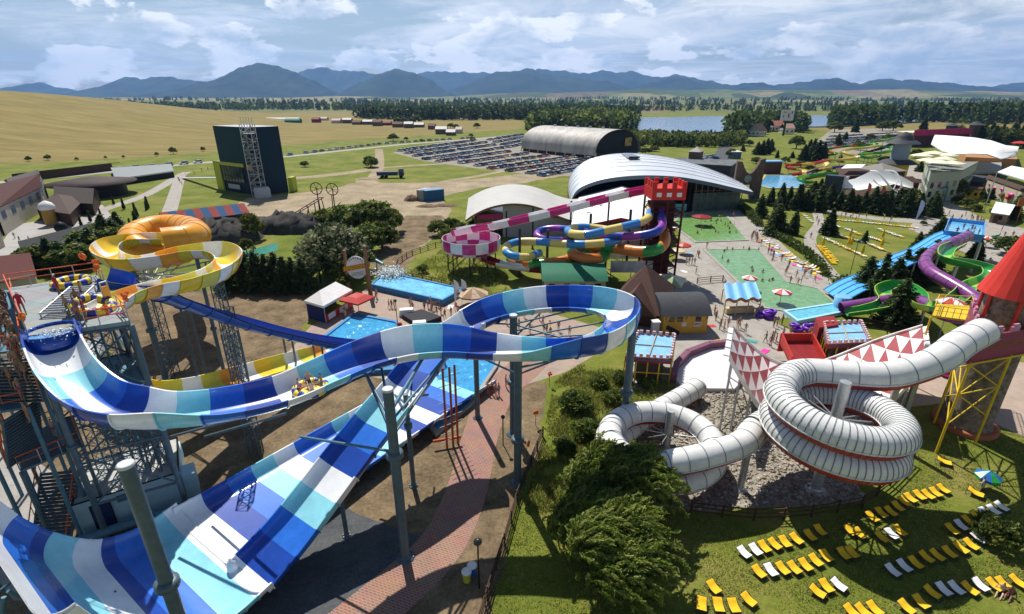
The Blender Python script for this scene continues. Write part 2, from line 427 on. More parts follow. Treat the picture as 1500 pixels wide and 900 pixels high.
gx = axis([(-16000, -3000, 650), (-3000, -900, 100), (-900, -500, 14), (-500, 420, 5), (420, 900, 14), (900, 3000, 100), (3000, 16000, 650)])
gy = axis([(-70, 600, 5), (600, 1000, 14), (1000, 7000, 90), (7000, 17000, 500)])
X, Y = np.meshgrid(gx, gy); Z = hgt(X, Y)
nx, ny = len(gx), len(gy); idx = np.arange(nx*ny).reshape(ny, nx)
Fq = np.stack([idx[:-1, :-1], idx[:-1, 1:], idx[1:, 1:], idx[1:, :-1]], -1).reshape(-1, 4)
gmat = bpy.data.materials.new('ground'); gmat.use_nodes = True
ground = npmesh('ground', np.stack([X, Y, Z], -1).reshape(-1, 3), Fq, [gmat], smooth=True); props(ground, kind='structure')
def inpoly(px, py, poly):
    r = np.zeros(px.shape, bool); n = len(poly); j = n-1
    for i in range(n):
        xi, yi = poly[i]; xj, yj = poly[j]
        r ^= ((yi > py) != (yj > py)) & (px < (xj-xi)*(py-yi)/(yj-yi+1e-12)+xi); j = i
    return r
wheat = [tuple(G(a, b)[:2]) for a, b in ((-400, 254), (0, 243), (250, 228), (330, 222), (415, 213), (520, 205), (610, 200), (680, 194), (760, 190), (770, 180))]+[(-60, 1500), (-5000, 1500), (-5000, 250)]
Xf, Yf = X.ravel(), Y.ravel()
av = inpoly(Xf, Yf, wheat).astype(np.float32)
bw = [tuple(G(a, b)[:2]) for a, b in ((1060, 190), (1290, 184), (1500, 178), (1700, 178))]+[(900, 640), (2000, 900), (2000, 620)]
right = [(330, 560), (420, 900), (2500, 1400), (2500, 480), (500, 430)]
av = np.maximum(av, inpoly(Xf, Yf, right).astype(np.float32)*.9)
a = ground.data.attributes.new('wheat', 'FLOAT', 'POINT'); a.data.foreach_set('value', av)
def build_ground(m):
    nt = m.node_tree; N = nt.nodes; L = nt.links; N.clear()
    out = N.new('ShaderNodeOutputMaterial'); p = N.new('ShaderNodeBsdfPrincipled'); L.new(p.outputs[0], out.inputs[0])
    p.inputs['Roughness'].default_value = .95; p.inputs['Specular IOR Level'].default_value = .1
    geo = N.new('ShaderNodeNewGeometry'); pos = geo.outputs['Position']
    def nz(sc, det=5, rough=.6, st=None, rot=0):
        v = pos
        if st:
            mp = N.new('ShaderNodeMapping'); mp.inputs['Scale'].default_value = st; mp.inputs['Rotation'].default_value = (0, 0, rot); L.new(pos, mp.inputs[0]); v = mp.outputs[0]
        n = N.new('ShaderNodeTexNoise'); n.inputs['Scale'].default_value = sc; n.inputs['Detail'].default_value = det; n.inputs['Roughness'].default_value = rough; L.new(v, n.inputs['Vector']); return n.outputs[0]
    def rp(f, st):
        r = N.new('ShaderNodeValToRGB'); L.new(f, r.inputs[0]); e = r.color_ramp.elements
        while len(e) < len(st): e.new(.5)
        for q, (a, c) in zip(e, st): q.position = a; q.color = tuple(c)+(1,)
        return r.outputs[0]
    def mix(f, a, b, mode='MIX'):
        n = N.new('ShaderNodeMixRGB'); n.blend_type = mode
        if isinstance(f, float): n.inputs[0].default_value = f
        else: L.new(f, n.inputs[0])
        L.new(a, n.inputs[1]); L.new(b, n.inputs[2]); return n.outputs[0]
    grass = rp(nz(.09, 8, .7), [(.28, (.070, .105, .015)), (.5, (.145, .170, .028)), (.66, (.23, .205, .062))])
    fine = rp(nz(2.5, 6, .75), [(.25, (.62, .62, .62)), (.75, (1.3, 1.3, 1.2))])
    grass = mix(1.0, grass, fine, 'MULTIPLY')
    wh = rp(nz(.022, 7, .7, (1, 3.2, 1), -.45), [(.3, (.155, .130, .042)), (.5, (.225, .180, .062)), (.7, (.275, .222, .085))])
    tram = rp(nz(.25, 4, .6, (.06, 3.0, 1), -.35), [(.35, (.72, .72, .68)), (.6, (1.08, 1.06, 1.02))])
    wh = mix(1.0, wh, tram, 'MULTIPLY')
    at = N.new('ShaderNodeAttribute'); at.attribute_name = 'wheat'
    ad = N.new('ShaderNodeMath'); ad.operation = 'MULTIPLY_ADD'; L.new(nz(.12, 4), ad.inputs[0]); ad.inputs[1].default_value = .5; L.new(at.outputs['Fac'], ad.inputs[2])
    mk = rp(ad.outputs[0], [(.66, (0, 0, 0)), (.84, (1, 1, 1))])
    near = mix(mk, grass, wh)
    vor = N.new('ShaderNodeTexVoronoi'); vor.inputs['Scale'].default_value = .0022
    mp = N.new('ShaderNodeMapping'); mp.inputs['Scale'].default_value = (1, .55, 0); mp.inputs['Rotation'].default_value = (0, 0, .5); L.new(pos, mp.inputs[0]); L.new(mp.outputs[0], vor.inputs['Vector'])
    sp = N.new('ShaderNodeSeparateXYZ'); L.new(vor.outputs['Color'], sp.inputs[0])
    pat = rp(sp.outputs[0], [(.0, (.05, .075, .018)), (.3, (.10, .14, .03)), (.5, (.27, .22, .10)), (.7, (.13, .16, .045)), (.85, (.22, .16, .09)), (1, (.04, .06, .018))])
    pat = mix(1.0, pat, rp(nz(.012, 6, .65), [(.35, (.55, .6, .55)), (.6, (1.1, 1.1, 1.1))]), 'MULTIPLY')
    s2 = N.new('ShaderNodeSeparateXYZ'); L.new(pos, s2.inputs[0])
    mr = N.new('ShaderNodeMapRange'); mr.inputs[1].default_value = 1150; mr.inputs[2].default_value = 1500; L.new(s2.outputs[1], mr.inputs[0])
    L.new(mix(mr.outputs[0], near, pat), p.inputs['Base Color'])
    bp = N.new('ShaderNodeBump'); bp.inputs['Strength'].default_value = .6; bp.inputs['Distance'].default_value = .12; L.new(nz(3.0, 6, .75), bp.inputs['Height']); L.new(bp.outputs[0], p.inputs['Normal'])
build_ground(gmat)
# ================= mountains =================
def ridge(outline, D, front, back, seed):
    ol = np.array(outline, float); n = 260; m = 34
    px = np.linspace(ol[0, 0], ol[-1, 0], n); py = np.interp(px, ol[:, 0], ol[:, 1])-np.interp(px, [600, 1000], [1, 4.5])
    py = py+.9*np.sin(px*.11+seed)+.7*np.sin(px*.23+seed*2)+.5*np.sin(px*.47+seed*3)
    a = (px-750)/F; b = (py-450)/F; depth = D/(CT-b*ST); cz = CAMH-depth*(ST+b*CT); cxx = a*depth
    V = []
    for j in range(m):
        t = j/(m-1)*2-1
        if t < 0: yy = D+t*front; k = 1+t
        else: yy = D+t*back; k = 1-t
        sp = fbm(cxx, np.full(n, yy), 1500, 4, seed)*.5
        prof = k**1.25
        z = -30+(cz+30)*prof*(1+.35*sp*(1-k)*(k > 0)*min(1, 3*(1-k)))
        V.append(np.stack([cxx*(1+.0*t), np.full(n, yy)+420*sp*(1-k), np.maximum(z, -30)], -1))
    V = np.array(V).reshape(-1, 3); id_ = np.arange(n*m).reshape(m, n)
    Fm = np.stack([id_[:-1, :-1], id_[:-1, 1:], id_[1:, 1:], id_[1:, :-1]], -1).reshape(-1, 4)
    o = npmesh('mountain', V, Fm, [MTN], smooth=True); props(o, kind='structure')
MTN = mat('mountain_forest', (.022, .036, .020), .95, var=.8, scale=.0022, bump=0, spec=.05)
ridge([(-330, 150), (-250, 132), (-120, 135), (0, 130), (35, 126), (60, 120), (72, 127), (100, 132), (140, 150)], 11000, 2200, 1500, 1)
ridge([(70, 152), (120, 135), (160, 126), (186, 113), (207, 117), (232, 111), (262, 116), (292, 118), (330, 134), (360, 152)], 10000, 2000, 1500, 2)
ridge([(130, 156), (180, 143), (230, 138), (290, 123), (318, 117), (335, 107), (360, 97), (385, 90), (403, 96), (430, 105), (460, 119), (492, 139), (520, 156)], 8200, 1900, 1900, 3)
ridge([(400, 130), (440, 104), (472, 98), (500, 103), (530, 105), (560, 108), (600, 130), (640, 150)], 12200, 2000, 1500, 4)
ridge([(440, 155), (500, 138), (530, 120), (560, 107), (585, 100), (600, 104), (628, 116), (655, 134), (690, 155)], 8600, 1800, 1700, 5)
ridge([(560, 140), (610, 109), (640, 103), (670, 107), (712, 106), (750, 118), (820, 145)], 13000, 1800, 1500, 6)
ridge([(630, 152), (670, 130), (700, 116), (735, 105), (755, 105), (772, 101), (790, 108), (830, 114), (870, 119), (905, 126), (950, 140), (985, 152)], 9600, 2000, 1700, 7)
ridge([(740, 130), (788, 101), (815, 105), (850, 109), (890, 106), (905, 109), (925, 105), (936, 112), (960, 116), (990, 113), (1040, 122), (1120, 150)], 12500, 1900, 1500, 8)
ridge([(880, 152), (940, 128), (985, 116), (1020, 121), (1060, 128), (1110, 125), (1135, 128), (1160, 127), (1195, 120), (1228, 119), (1262, 128), (1297, 117), (1318, 122), (1342, 121), (1375, 125), (1410, 128), (1440, 131), (1468, 137), (1500, 140), (1560, 152)], 9800, 1900, 1700, 9)
ridge([(1380, 150), (1440, 136), (1470, 127), (1500, 126), (1560, 131), (1640, 128), (1750, 152)], 11500, 1800, 1500, 10)
# ================= haze =================
def haze():
    b = MB(); b.box((0, 8800, 648), (34000, 18200, 1310))
    m = bpy.data.materials.new('haze'); m.use_nodes = True; n = m.node_tree; n.nodes.clear()
    o = n.nodes.new('ShaderNodeOutputMaterial'); v = n.nodes.new('ShaderNodeVolumePrincipled')
    v.inputs['Color'].default_value = (.25, .50, 1.0, 1); v.inputs['Density'].default_value = HAZE_D; v.inputs['Anisotropy'].default_value = .25
    n.links.new(v.outputs[0], o.inputs['Volume'])
    try: m.cycles.homogeneous_volume = True
    except Exception: pass
    ob = b.build('haze', m); props(ob, kind='stuff')
HAZE_D = 5.2e-5
import os
if not os.environ.get('NOHAZE'): haze()
# ================= surfaces =================
def rough(P):
    o = []; rr = random.Random(len(P))
    for a, b in zip(P, P[1:]+P[:1]):
        L_ = (b-a).length; n = max(1, min(60, int(L_/1.6))); d = (b-a); nn = Vector((-d.y, d.x, 0)).normalized()
        for i in range(n): o.append(a.lerp(b, i/n)+nn*(rr.gauss(0, .28)*min(1.5, max(.5, L_/12)) if i else 0))
    return o
def sheet(name, pts, z, m, world=False):
    P = [Vector((p[0], p[1], z)) if world else G(p[0], p[1], z) for p in pts]
    P = rough(P) if m in (DIRT, TRACK, GRAVEL) else P
    bm = bmesh.new(); vs = [bm.verts.new((p.x, p.y, z)) for p in P]; f = bm.faces.new(vs); bm.normal_update()
    if f.normal.z < 0: f.normal_flip()
    bmesh.ops.triangulate(bm, faces=[f])
    me = bpy.data.meshes.new(name); bm.to_mesh(me); bm.free(); me.materials.append(m)
    o = bpy.data.objects.new(name, me); C.objects.link(o); return props(o, kind='structure')
def strip(name, pts, width, z, m, world=False):
    P = [Vector((p[0], p[1], z)) if world else G(p[0], p[1], z) for p in pts]
    P = catmull([tuple(p) for p in P], 8); P, _ = resample(P, 2.0)
    T = np.gradient(P, axis=0); T /= np.linalg.norm(T, axis=1)[:, None]; wv = np.broadcast_to(np.asarray(width, float), (len(P),)) if not hasattr(width, '__len__') else np.interp(np.linspace(0, 1, len(P)), np.linspace(0, 1, len(width)), width)
    Nn = np.stack([-T[:, 1], T[:, 0], 0*T[:, 0]], 1)*wv[:, None]/2
    V = np.vstack([P+Nn, P-Nn]); V[:, 2] = z; n = len(P)
    o = npmesh(name, V, [(n+i, n+i+1, i+1, i) for i in range(n-1)], [m]); return props(o, kind='structure')
def brickmat(name, c1, c2, mort, sx=.4, sy=.2):
    m = bpy.data.materials.new(name); m.use_nodes = True; nt = m.node_tree; p = nt.nodes['Principled BSDF']; p.inputs['Roughness'].default_value = .85
    tc = nt.nodes.new('ShaderNodeTexCoord'); mp = nt.nodes.new('ShaderNodeMapping'); mp.inputs['Rotation'].default_value = (0, 0, .35)
    b = nt.nodes.new('ShaderNodeTexBrick'); b.inputs['Scale'].default_value = 1; b.inputs['Brick Width'].default_value = sx; b.inputs['Row Height'].default_value = sy; b.inputs['Mortar Size'].default_value = .022
    b.inputs['Color1'].default_value = c1+(1,); b.inputs['Color2'].default_value = c2+(1,); b.inputs['Mortar'].default_value = mort+(1,); b.inputs['Bias'].default_value = -.1
    nz = nt.nodes.new('ShaderNodeTexNoise'); nz.inputs['Scale'].default_value = .6; nz.inputs['Detail'].default_value = 6
    mx = nt.nodes.new('ShaderNodeMixRGB'); mx.blend_type = 'MULTIPLY'; mx.inputs[0].default_value = .5
    nt.links.new(tc.outputs['Object'], mp.inputs[0]); nt.links.new(mp.outputs[0], b.inputs['Vector']); nt.links.new(tc.outputs['Object'], nz.inputs['Vector'])
    nt.links.new(b.outputs['Color'], mx.inputs[1]); nt.links.new(nz.outputs['Color'], mx.inputs[2]); nt.links.new(mx.outputs[0], p.inputs['Base Color']); return m
PAVER = brickmat('brick_pavers', (.36, .15, .10), (.28, .11, .08), (.40, .31, .25), .34, .18)
TILE = brickmat('deck_pavers', (.42, .31, .24), (.37, .27, .21), (.44, .36, .29), .6, .6)
def water(name, pts, z, col, rough=.08, world=False, ripple=1.0, foam=0.0):
    m = bpy.data.materials.new(name); m.use_nodes = True; nt = m.node_tree; p = nt.nodes['Principled BSDF']
    p.inputs['Roughness'].default_value = rough; p.inputs['Specular IOR Level'].default_value = .5
    tc = nt.nodes.new('ShaderNodeTexCoord'); n = nt.nodes.new('ShaderNodeTexNoise'); n.inputs['Scale'].default_value = 1.6*ripple; n.inputs['Detail'].default_value = 5; n.inputs['Distortion'].default_value = .8
    nt.links.new(tc.outputs['Object'], n.inputs['Vector']); b = nt.nodes.new('ShaderNodeBump'); b.inputs['Strength'].default_value = .35; b.inputs['Distance'].default_value = .15
    nt.links.new(n.outputs[0], b.inputs['Height']); nt.links.new(b.outputs[0], p.inputs['Normal'])
    r = nt.nodes.new('ShaderNodeValToRGB'); nt.links.new(n.outputs[0], r.inputs[0]); e = r.color_ramp.elements; e[0].position = .32; e[1].position = .68
    e[0].color = tuple(c*.8 for c in col)+(1,); e[1].color = tuple(min(1, c*1.2) for c in col)+(1,)
    if foam:
        q = e.new(.70); q.color = (.75, .85, .88, 1); e[1].position = .66
    nt.links.new(r.outputs[0], p.inputs['Base Color'])
    return sheet(name, pts, z, m, world)
# soil round the tower, pads, paths
sheet('soil', [(-700, 640), (-300, 500), (60, 440), (200, 430), (330, 424), (450, 424), (485, 436), (440, 480), (530, 545), (690, 560), (735, 590), (770, 560), (800, 560), (790, 640), (745, 780), (720, 900), (700, 1100), (-700, 1300)], .004, DIRT)
sheet('path', [(500, 735), (520, 752), (640, 795), (600, 850), (470, 940), (380, 1100), (-120, 1100), (330, 860)], .010, ASPH).name = 'asphalt_pad'
strip('brick_path', [(800, 505), (762, 545), (728, 575), (703, 640), (683, 720), (645, 800), (560, 880), (430, 990)], [5, 4.6, 4.2, 3.6, 3.5, 3.6, 3.8, 4], .016, PAVER)
sheet('path', [(-60, 600), (40, 668), (75, 690), (80, 880), (20, 880), (-120, 700)], .012, CONC).name = 'concrete_path'
sheet('path', [(205, 580), (330, 545), (490, 523), (440, 560), (280, 600), (230, 598)], .012, CONC).name = 'concrete_strip'
sheet('pool_deck', [(410, 530), (455, 478), (505, 448), (560, 405), (665, 418), (760, 446), (880, 480), (905, 500), (830, 545), (735, 575), (684, 600), (640, 560), (560, 555)], .010, TILE)
sheet('paved_plaza', [(880, 450), (985, 385), (1000, 360), (985, 312), (1085, 298), (1103, 318), (1165, 375), (1215, 408), (1235, 448), (1130, 470), (1200, 505), (1300, 540), (1330, 590), (1180, 585), (1080, 610), (1000, 600), (905, 560), (930, 510)], .008, LPAVE)
sheet('paved_plaza', [(1240, 520), (1340, 500), (1420, 520), (1700, 560), (1700, 700), (1500, 640), (1390, 590), (1300, 600)], .007, PAVE)
sheet('gravel_bed', [(935, 640), (990, 575), (1075, 560), (1125, 620), (1250, 690), (1268, 735), (1180, 745), (1010, 748), (950, 735), (925, 690)], .012, GRAVEL)
# dusty works ground and tracks
sheet('dirt_road', [(365, 290), (430, 284), (500, 274), (535, 262), (560, 268), (620, 268), (700, 262), (790, 252), (832, 256), (770, 268), (700, 276), (645, 288), (660, 305), (652, 330), (632, 352), (600, 372), (585, 410), (553, 405), (545, 385), (575, 340), (582, 315), (560, 296), (500, 300), (420, 318), (330, 330), (300, 320)], .010, TRACK)
sheet('dirt_road', [(648, 316), (636, 345), (604, 372), (587, 412), (552, 406), (543, 385), (574, 340), (596, 316)], .0145, DIRT)
strip('dirt_track', [(540, 270), (553, 250), (556, 235), (555, 219)], 5, .014, TRACK)
strip('dirt_track', [(420, 262), (470, 258), (520, 252), (556, 246)], 8, .013, TRACK)
strip('dirt_track', [(640, 268), (700, 258), (760, 247), (800, 243)], 4, .014, TRACK)
strip('dirt_track', [(556, 246), (620, 242), (680, 238)], 5, .015, TRACK)
strip('park_road', [(-120, 276), (60, 262), (250, 243), (330, 236), (420, 229.5), (520, 219), (600, 211), (690, 204), (760, 199)], 7, .02, mat('pale_asphalt', (.33, .32, .29), .9, var=.15, scale=.3))
strip('access_road', [(785, 248), (735, 226), (705, 211), (690, 204)], 9, .022, TRACK)
CPARK = mat('car_park_gravel', (.26, .235, .195), .95, var=.25, scale=.2)
sheet('car_park', [(575, 224), (640, 210), (690, 204), (760, 196), (800, 215), (920, 250), (880, 260), (780, 256), (690, 246), (620, 236)], .018, CPARK)
sheet('car_park', [(1195, 208), (1218, 190), (1300, 188), (1345, 196), (1340, 214), (1260, 226), (1210, 222)], .018, CPARK)
sheet('car_park', [(1000, 232), (1060, 224), (1062, 250), (1090, 262), (1020, 262)], .018, CPARK)
strip('park_road', [(1048, 245), (1056, 232), (1062, 218), (1064, 208)], 9, .02, ASPH)
strip('path', [(60, 345), (150, 308), (215, 285), (262, 258), (275, 252)], 4, .02, LPAVE)
strip('path', [(243, 325), (253, 295), (263, 262), (268, 254)], 4, .021, LPAVE)
sheet('paved_plaza', [(0, 360), (20, 330), (90, 318), (150, 300), (165, 318), (130, 345), (60, 390), (0, 410), (-100, 400)], .018, mat('town_paving', (.34, .33, .32), .85, var=.12, scale=.3))
strip('path', [(1100, 288), (1160, 302), (1230, 313), (1300, 322), (1350, 322), (1375, 308), (1370, 290), (1350, 272), (1340, 258), (1330, 240)], [4, 5, 5.5, 6, 7, 10, 11, 9, 7, 6], .015, LPAVE)
strip('path', [(1197, 312), (1200, 328), (1187, 348), (1192, 370), (1215, 398), (1225, 408)], 2.6, .016, LPAVE)
sheet('paved_plaza', [(1330, 335), (1360, 300), (1400, 300), (1440, 320), (1500, 335), (1600, 380), (1700, 450), (1470, 420), (1440, 380), (1400, 365)], .012, LPAVE)
# lake
water('lake_water', [(880, 181), (940, 172.5), (1060, 170), (1200, 169), (1330, 169.5), (1420, 171), (1330, 180), (1235, 185), (1160, 186), (1100, 187), (1010, 199), (950, 199)], .25, (.07, .13, .20), .14, ripple=.03)
foam = mat('white_water', (.80, .86, .88), .5, var=.15, scale=8, bump=.8, bscale=6)
# ================= big blue and white raft slide =================
SM = [WHITE, CYAN, MIDB, DARKB, DEEP]
e_ = Vector((.56, .83, 0)).normalized(); n_ = Vector((e_.y, -e_.x, 0)); O_ = Vector((-25.6, 30.3, 0))
def ST_(s, t, z=0): return O_+e_*s+n_*t+Vector((0, 0, z))
raft_slide = thing('raft_slide', 'wide blue and white striped raft slide with a loop and huge wave wall', 'water slide', (0, 36, 0))
def g3(px, py, z, *r):
    p = G(px, py, z); return (p.x, p.y, z)+r
pat = [0, 1, 2, 3]
main = [g3(77, 492, 16.6, 2.5, .95, .95, 0), g3(84, 517, 16.1, 2.6, 1.0, 1.0, 0), g3(106, 563, 14.9, 2.7, 1.2, 1.1, -4), g3(143, 601, 13.9, 2.9, 1.4, 1.25, -6), g3(190, 617, 13.5, 3.0, 1.5, 1.3, -6), g3(250, 619, 13.3, 3.0, 1.25, 1.5, -4),
        g3(330, 608, 13.2, 3.0, 1.1, 1.0, 0), g3(415, 588, 13.1, 3.0, 1.15, .85, 0), g3(480, 561, 13.0, 3.0, 1.3, .85, 0), g3(540, 536, 12.95, 3.0, 1.5, .9, 2), g3(600, 521, 12.85, 3.0, 1.8, .95, 3), g3(660, 518, 12.7, 3.0, 1.8, .95, 0),
        g3(716, 521, 12.55, 3.0, 1.3, .95, 0), g3(770, 523, 12.5, 3.0, 1.0, 1.2, 0), g3(830, 522, 12.4, 3.0, 1.0, 1.8, -8), g3(882, 512, 12.3, 3.0, 1.0, 1.8, -12), g3(912, 490, 12.2, 3.0, 1.0, 1.8, -14), g3(913, 470, 12.1, 3.0, 1.0, 1.8, -14), g3(886, 456, 12.0, 3.0, 1.0, 1.7, -14),
        g3(840, 450, 11.95, 3.0, 1.0, 1.6, -12), g3(782, 453, 11.85, 3.0, 1.0, 1.6, -10), g3(727, 465, 11.7, 3.0, 1.1, 1.5, -8), g3(690, 482, 11.4, 3.1, 1.2, 1.3, -4)]
lb = [tuple(ST_(s, t, z))+(w_, h, h2, 0) for s, t, z, w_, h, h2 in ((20, 9.7, 10.1, 3.6, 1.2, 1.0), (15.5, 9.9, 8.2, 4.0, 1.2, .9), (12, 10, 6.7, 4.1, 1.2, .9), (9, 10, 5.2, 4.15, 1.2, .9), (6, 10, 3.6, 4.15, 1.2, .9), (3.2, 10, 2.2, 4.15, 1.1, .9), (0.2, 10, 1.15, 4.15, .9, .9))]
upper, mp, mf = flume('flume', main, SM, [3, 0, 1, 2], 2.05, raft_slide, flat=.25)
descent, _, _ = flume('descent_flume', [main[-1]]+lb, SM, [0, 1, 2, 3], 2.05, raft_slide, flat=.55)
wave = [tuple(ST_(s, 6.0, z))+(12.3, 1.25, 1.25, 0) for s, z in ((.4, 1.2), (-1.5, .95), (-3.4, 1.1), (-5.4, 2.0), (-7.1, 3.9), (-8.5, 6.4), (-9.4, 9.2))]
flume('wave_wall', wave, SM, [0, 1, 1, 2, 2, 3, 0, 0, 1, 1, 3, 2, 2, 0, 0, 0], .95, raft_slide, flat=.70)
lane = [tuple(ST_(s, 3.85, z))+(7.7, 1.1, .9, 0) for s, z in ((-.2, 1.15), (3, 1.0), (8, .85), (14, .7), (20, .55), (27, .38), (31, .12))]
flume('exit_lane', lane, SM, [0, 3, 2, 1, 0, 2, 2, 1, 0, 3], 2.05, raft_slide, flat=.74)
# white nose where the two lanes part
nb = MB(); c0 = ST_(-.05, 7.82, 1.0)
nb.lathe((c0.x, c0.y, 1.0), [(.42, 0), (.40, .5), (.28, .85), (.08, 1.0)], 14, 0); nb.build('divider_nose', WHITE, raft_slide)
# outer steelwork of the wave wall
fb = MB()
for t in (1.0, 4.4, 7.8, 11.2):
    a = ST_(-9.9, t, 8.6); b = ST_(-13, t, .1); c = ST_(-8.0, t, 4.6); d = ST_(-5.6, t, 2.2)
    fb.bar(a, b, .11, 8); fb.bar(c, ST_(-11, t, 3.8), .08, 6); fb.bar(c, ST_(-9, t, .1), .09, 6); fb.bar(d, ST_(-5.6, t, .1), .09, 6); fb.bar(ST_(-9.7, t, 8.8), c, .09, 6)
for z, s in ((8.0, -9.3), (4.0, -11.0)): fb.bar(ST_(s, 1, z), ST_(s, 11.2, z), .09, 6)
fb.build('steel_frame', STEELB, raft_slide)
# a skim of white water running over the floor
# round support columns, each standing on its own plate
def column(pxb, pyb, ztop, r, collar=(), m=None, p=None):
    p = p or G(pxb, pyb, 0); return post(raft_slide, p, ztop, r, m or STEEL, collar=collar)
cap_m = mat('column_cap', (.55, .57, .58), .4, var=.1)
c1 = column(0, 0, 15.6, .34, (8.1,), p=Vector((-17.6, 18.9, 0)))
c2 = column(594, 817, 14.2, .34, (9.2,))
c3 = column(758, 708, 12.0, .33, (4.6,))
c4 = column(606, 712, 9.2, .2, (6.2,))
c5 = column(508, 785, 3.4, .17)
c6 = column(935, 640, 11.3, .36, (5.2,), p=Vector((10.9, 42.0, 0)))
c7 = column(750, 600, 12.9, .36, (6.0,), p=G(752, 636, 0))
c8 = column(0, 0, 11.2, .26, p=Vector((-3.6, 45.4, 0)))
for c_, zt, r in ((c1, 15.6, .34), (c2, 14.2, .34), (c7, 12.9, .36)):
    q = ORG[c_.name]
for p, zt, r in ((Vector((-17.6, 18.9, 0)), 15.6, .34), (G(594, 817, 0), 14.2, .34), (G(752, 636, 0), 12.9, .36)):
    MB().lathe((p.x, p.y, zt), [(r*1.06, -.1), (r*1.06, .03), (r*.9, .06)], 16).build('column_cap', cap_m, raft_slide)
# outrigger arms that carry the flume from the columns
ab = MB()
def arm(a, b, r=.11): ab.bar(a, b, r, 7)
P2 = G(594, 817, 0); P3 = G(758, 708, 0); P4 = G(606, 712, 0); P6 = Vector((10.9, 42.0, 0)); P7 = G(752, 636, 0)
def at_main(px):    # nearest flume point to an image column, used to find where an arm lands
    q = min(mp, key=lambda v: (v[0]-px[0])**2+(v[1]-px[1])**2); return Vector(q[:3])-Vector((0, 0, .12))
for P, z in ((P2, 11.8), (P2, 10.6)):
    for dx in (-7, -4.5, 2.5): 
        q = at_main((P.x+dx, P.y+9)); arm((P.x, P.y, z), q, .09)
arm((P2.x, P2.y, 12.5), at_main((P2.x+.6, P2.y+9)), .13)
for dx in (-3, 3): arm((P3.x, P3.y, 10.8), at_main((P3.x+dx, P3.y+2)), .08)
arm((P3.x, P3.y, 11.4), at_main((P3.x+6, P3.y+3)), .1)
for k in range(10):
    a = 2*PI*k/10; q = min(mp[len(mp)//2:], key=lambda v: (v[0]-P7.x-5-8*math.cos(a))**2+(v[1]-P7.y-2-8*math.sin(a))**2)
    if (Vector(q[:2])-Vector(P7[:2])).length < 13: arm((P7.x, P7.y, 10.6+(k % 3)*.7), Vector(q[:3])-Vector((0, 0, .15)), .08)
arm((P4.x, P4.y, 8.3), ST_(15, 8.2, 7.6), .1); arm((P4.x, P4.y, 8.9), ST_(18, 8.2, 8.2), .09); arm((P4.x, P4.y, 7.4), ST_(12, 8.2, 6.2), .09); arm((P4.x, P4.y, 8.9), ST_(16, 11.6, 8.0), .09)
arm((P2.x, P2.y, 9.4), G(440, 640, 8.2), .1)
ab.build('outrigger_arm', STEELB, raft_slide)
# lattice masts under the first bend
for p, zt, w_ in ((G(376, 664, 0), 12.6, .9), (G(248, 726, 0), 12.8, .9)):
    lattice(MB(), (p.x, p.y), w_, 0, zt, .06, .9).build('lattice_mast', STEEL, raft_slide)
p = G(376, 664, 0)
tb = MB()
for a, b, z0, z1 in ((250, 376, 7.8, 11.0), (300, 420, 6.5, 11.2)):
    tb.bar(tuple(G(a, 640, z0)), tuple(G(b, 606, z1)), .1, 7)
tb.build('brace', STEEL, raft_slide)
# start pool at the top
sb = MB(); q = g3(77, 488, 16.95); sb.lathe((q[0], q[1], q[2]), [(1.35, -.5), (1.45, .25), (1.55, .25), (1.5, -.6)], 20, 0, cap=False)
sb.lathe((q[0], q[1], q[2]), [(1.36, -.02), (.01, .02)], 20, 1, cap=False)
foam = mat('white_water', (.80, .86, .88), .5, var=.15, scale=8, bump=.8, bscale=6); fw = mat('start_pool_water', (.10, .32, .62), .1, var=.5, scale=2.5)
st = sb.build('start_tub', [DARKB, fw], raft_slide)
# raft helpers -------------------------------------------------
RAFT_Y = mat('raft_yellow', (.78, .58, .04), .45); RAFT_B = mat('raft_blue', (.02, .05, .30), .45)
def torus(mb, c, Rm, r, nmaj=28, nmin=10, m=0, tilt=None):
    vs = []; fs = []; ms = []
    for i in range(nmaj):
        a = 2*PI*i/nmaj
        for j in range(nmin):
            b = 2*PI*j/nmin; v = Vector(((Rm+r*math.cos(b))*math.cos(a), (Rm+r*math.cos(b))*math.sin(a), r*math.sin(b)))
            if tilt is not None: v = tilt @ v
            vs.append(Vector(c)+v)
            fs.append((i*nmin+j, ((i+1) % nmaj)*nmin+j, ((i+1) % nmaj)*nmin+(j+1) % nmin, i*nmin+(j+1) % nmin)); ms.append(m(i, j) if callable(m) else m)
    mb.add(vs, fs, ms, True); return mb
def make_raft(loc, label, tilt=None, sc=1.0):
    t = thing('round_raft', label, 'raft', loc, 'blue and yellow round rafts')
    b = MB(); torus(b, loc, 1.08*sc, .3*sc, 32, 12, lambda i, j: ((i//2) % 2), tilt); b.build('tube_ring', [RAFT_Y, RAFT_B], t)
    f = MB(); n = 24; T = tilt or Matrix.Identity(3)
    f.add([Vector(loc)+T @ Vector((math.cos(2*PI*i/n)*.95*sc, math.sin(2*PI*i/n)*.95*sc, -.12*sc)) for i in range(n)]+[Vector(loc)+T @ Vector((0, 0, -.16*sc))], [(i, (i+1) % n, n) for i in range(n)], 0, True); f.build('floor', RAFT_Y, t)
    h = MB()
    for k in range(6):
        a = 2*PI*k/6+.2; p0 = Vector((math.cos(a-.13)*1.1*sc, math.sin(a-.13)*1.1*sc, .31*sc)); p1 = Vector((math.cos(a+.13)*1.1*sc, math.sin(a+.13)*1.1*sc, .31*sc)); mid = (p0+p1)/2+Vector((0, 0, .09))
        h.path([Vector(loc)+T @ q for q in (p0, mid, p1)], .025, 5)
    h.build('grab_handle', BLACK, t); return t
RAFT_POS = Vector(g3(455, 569, 13.35)[:3])
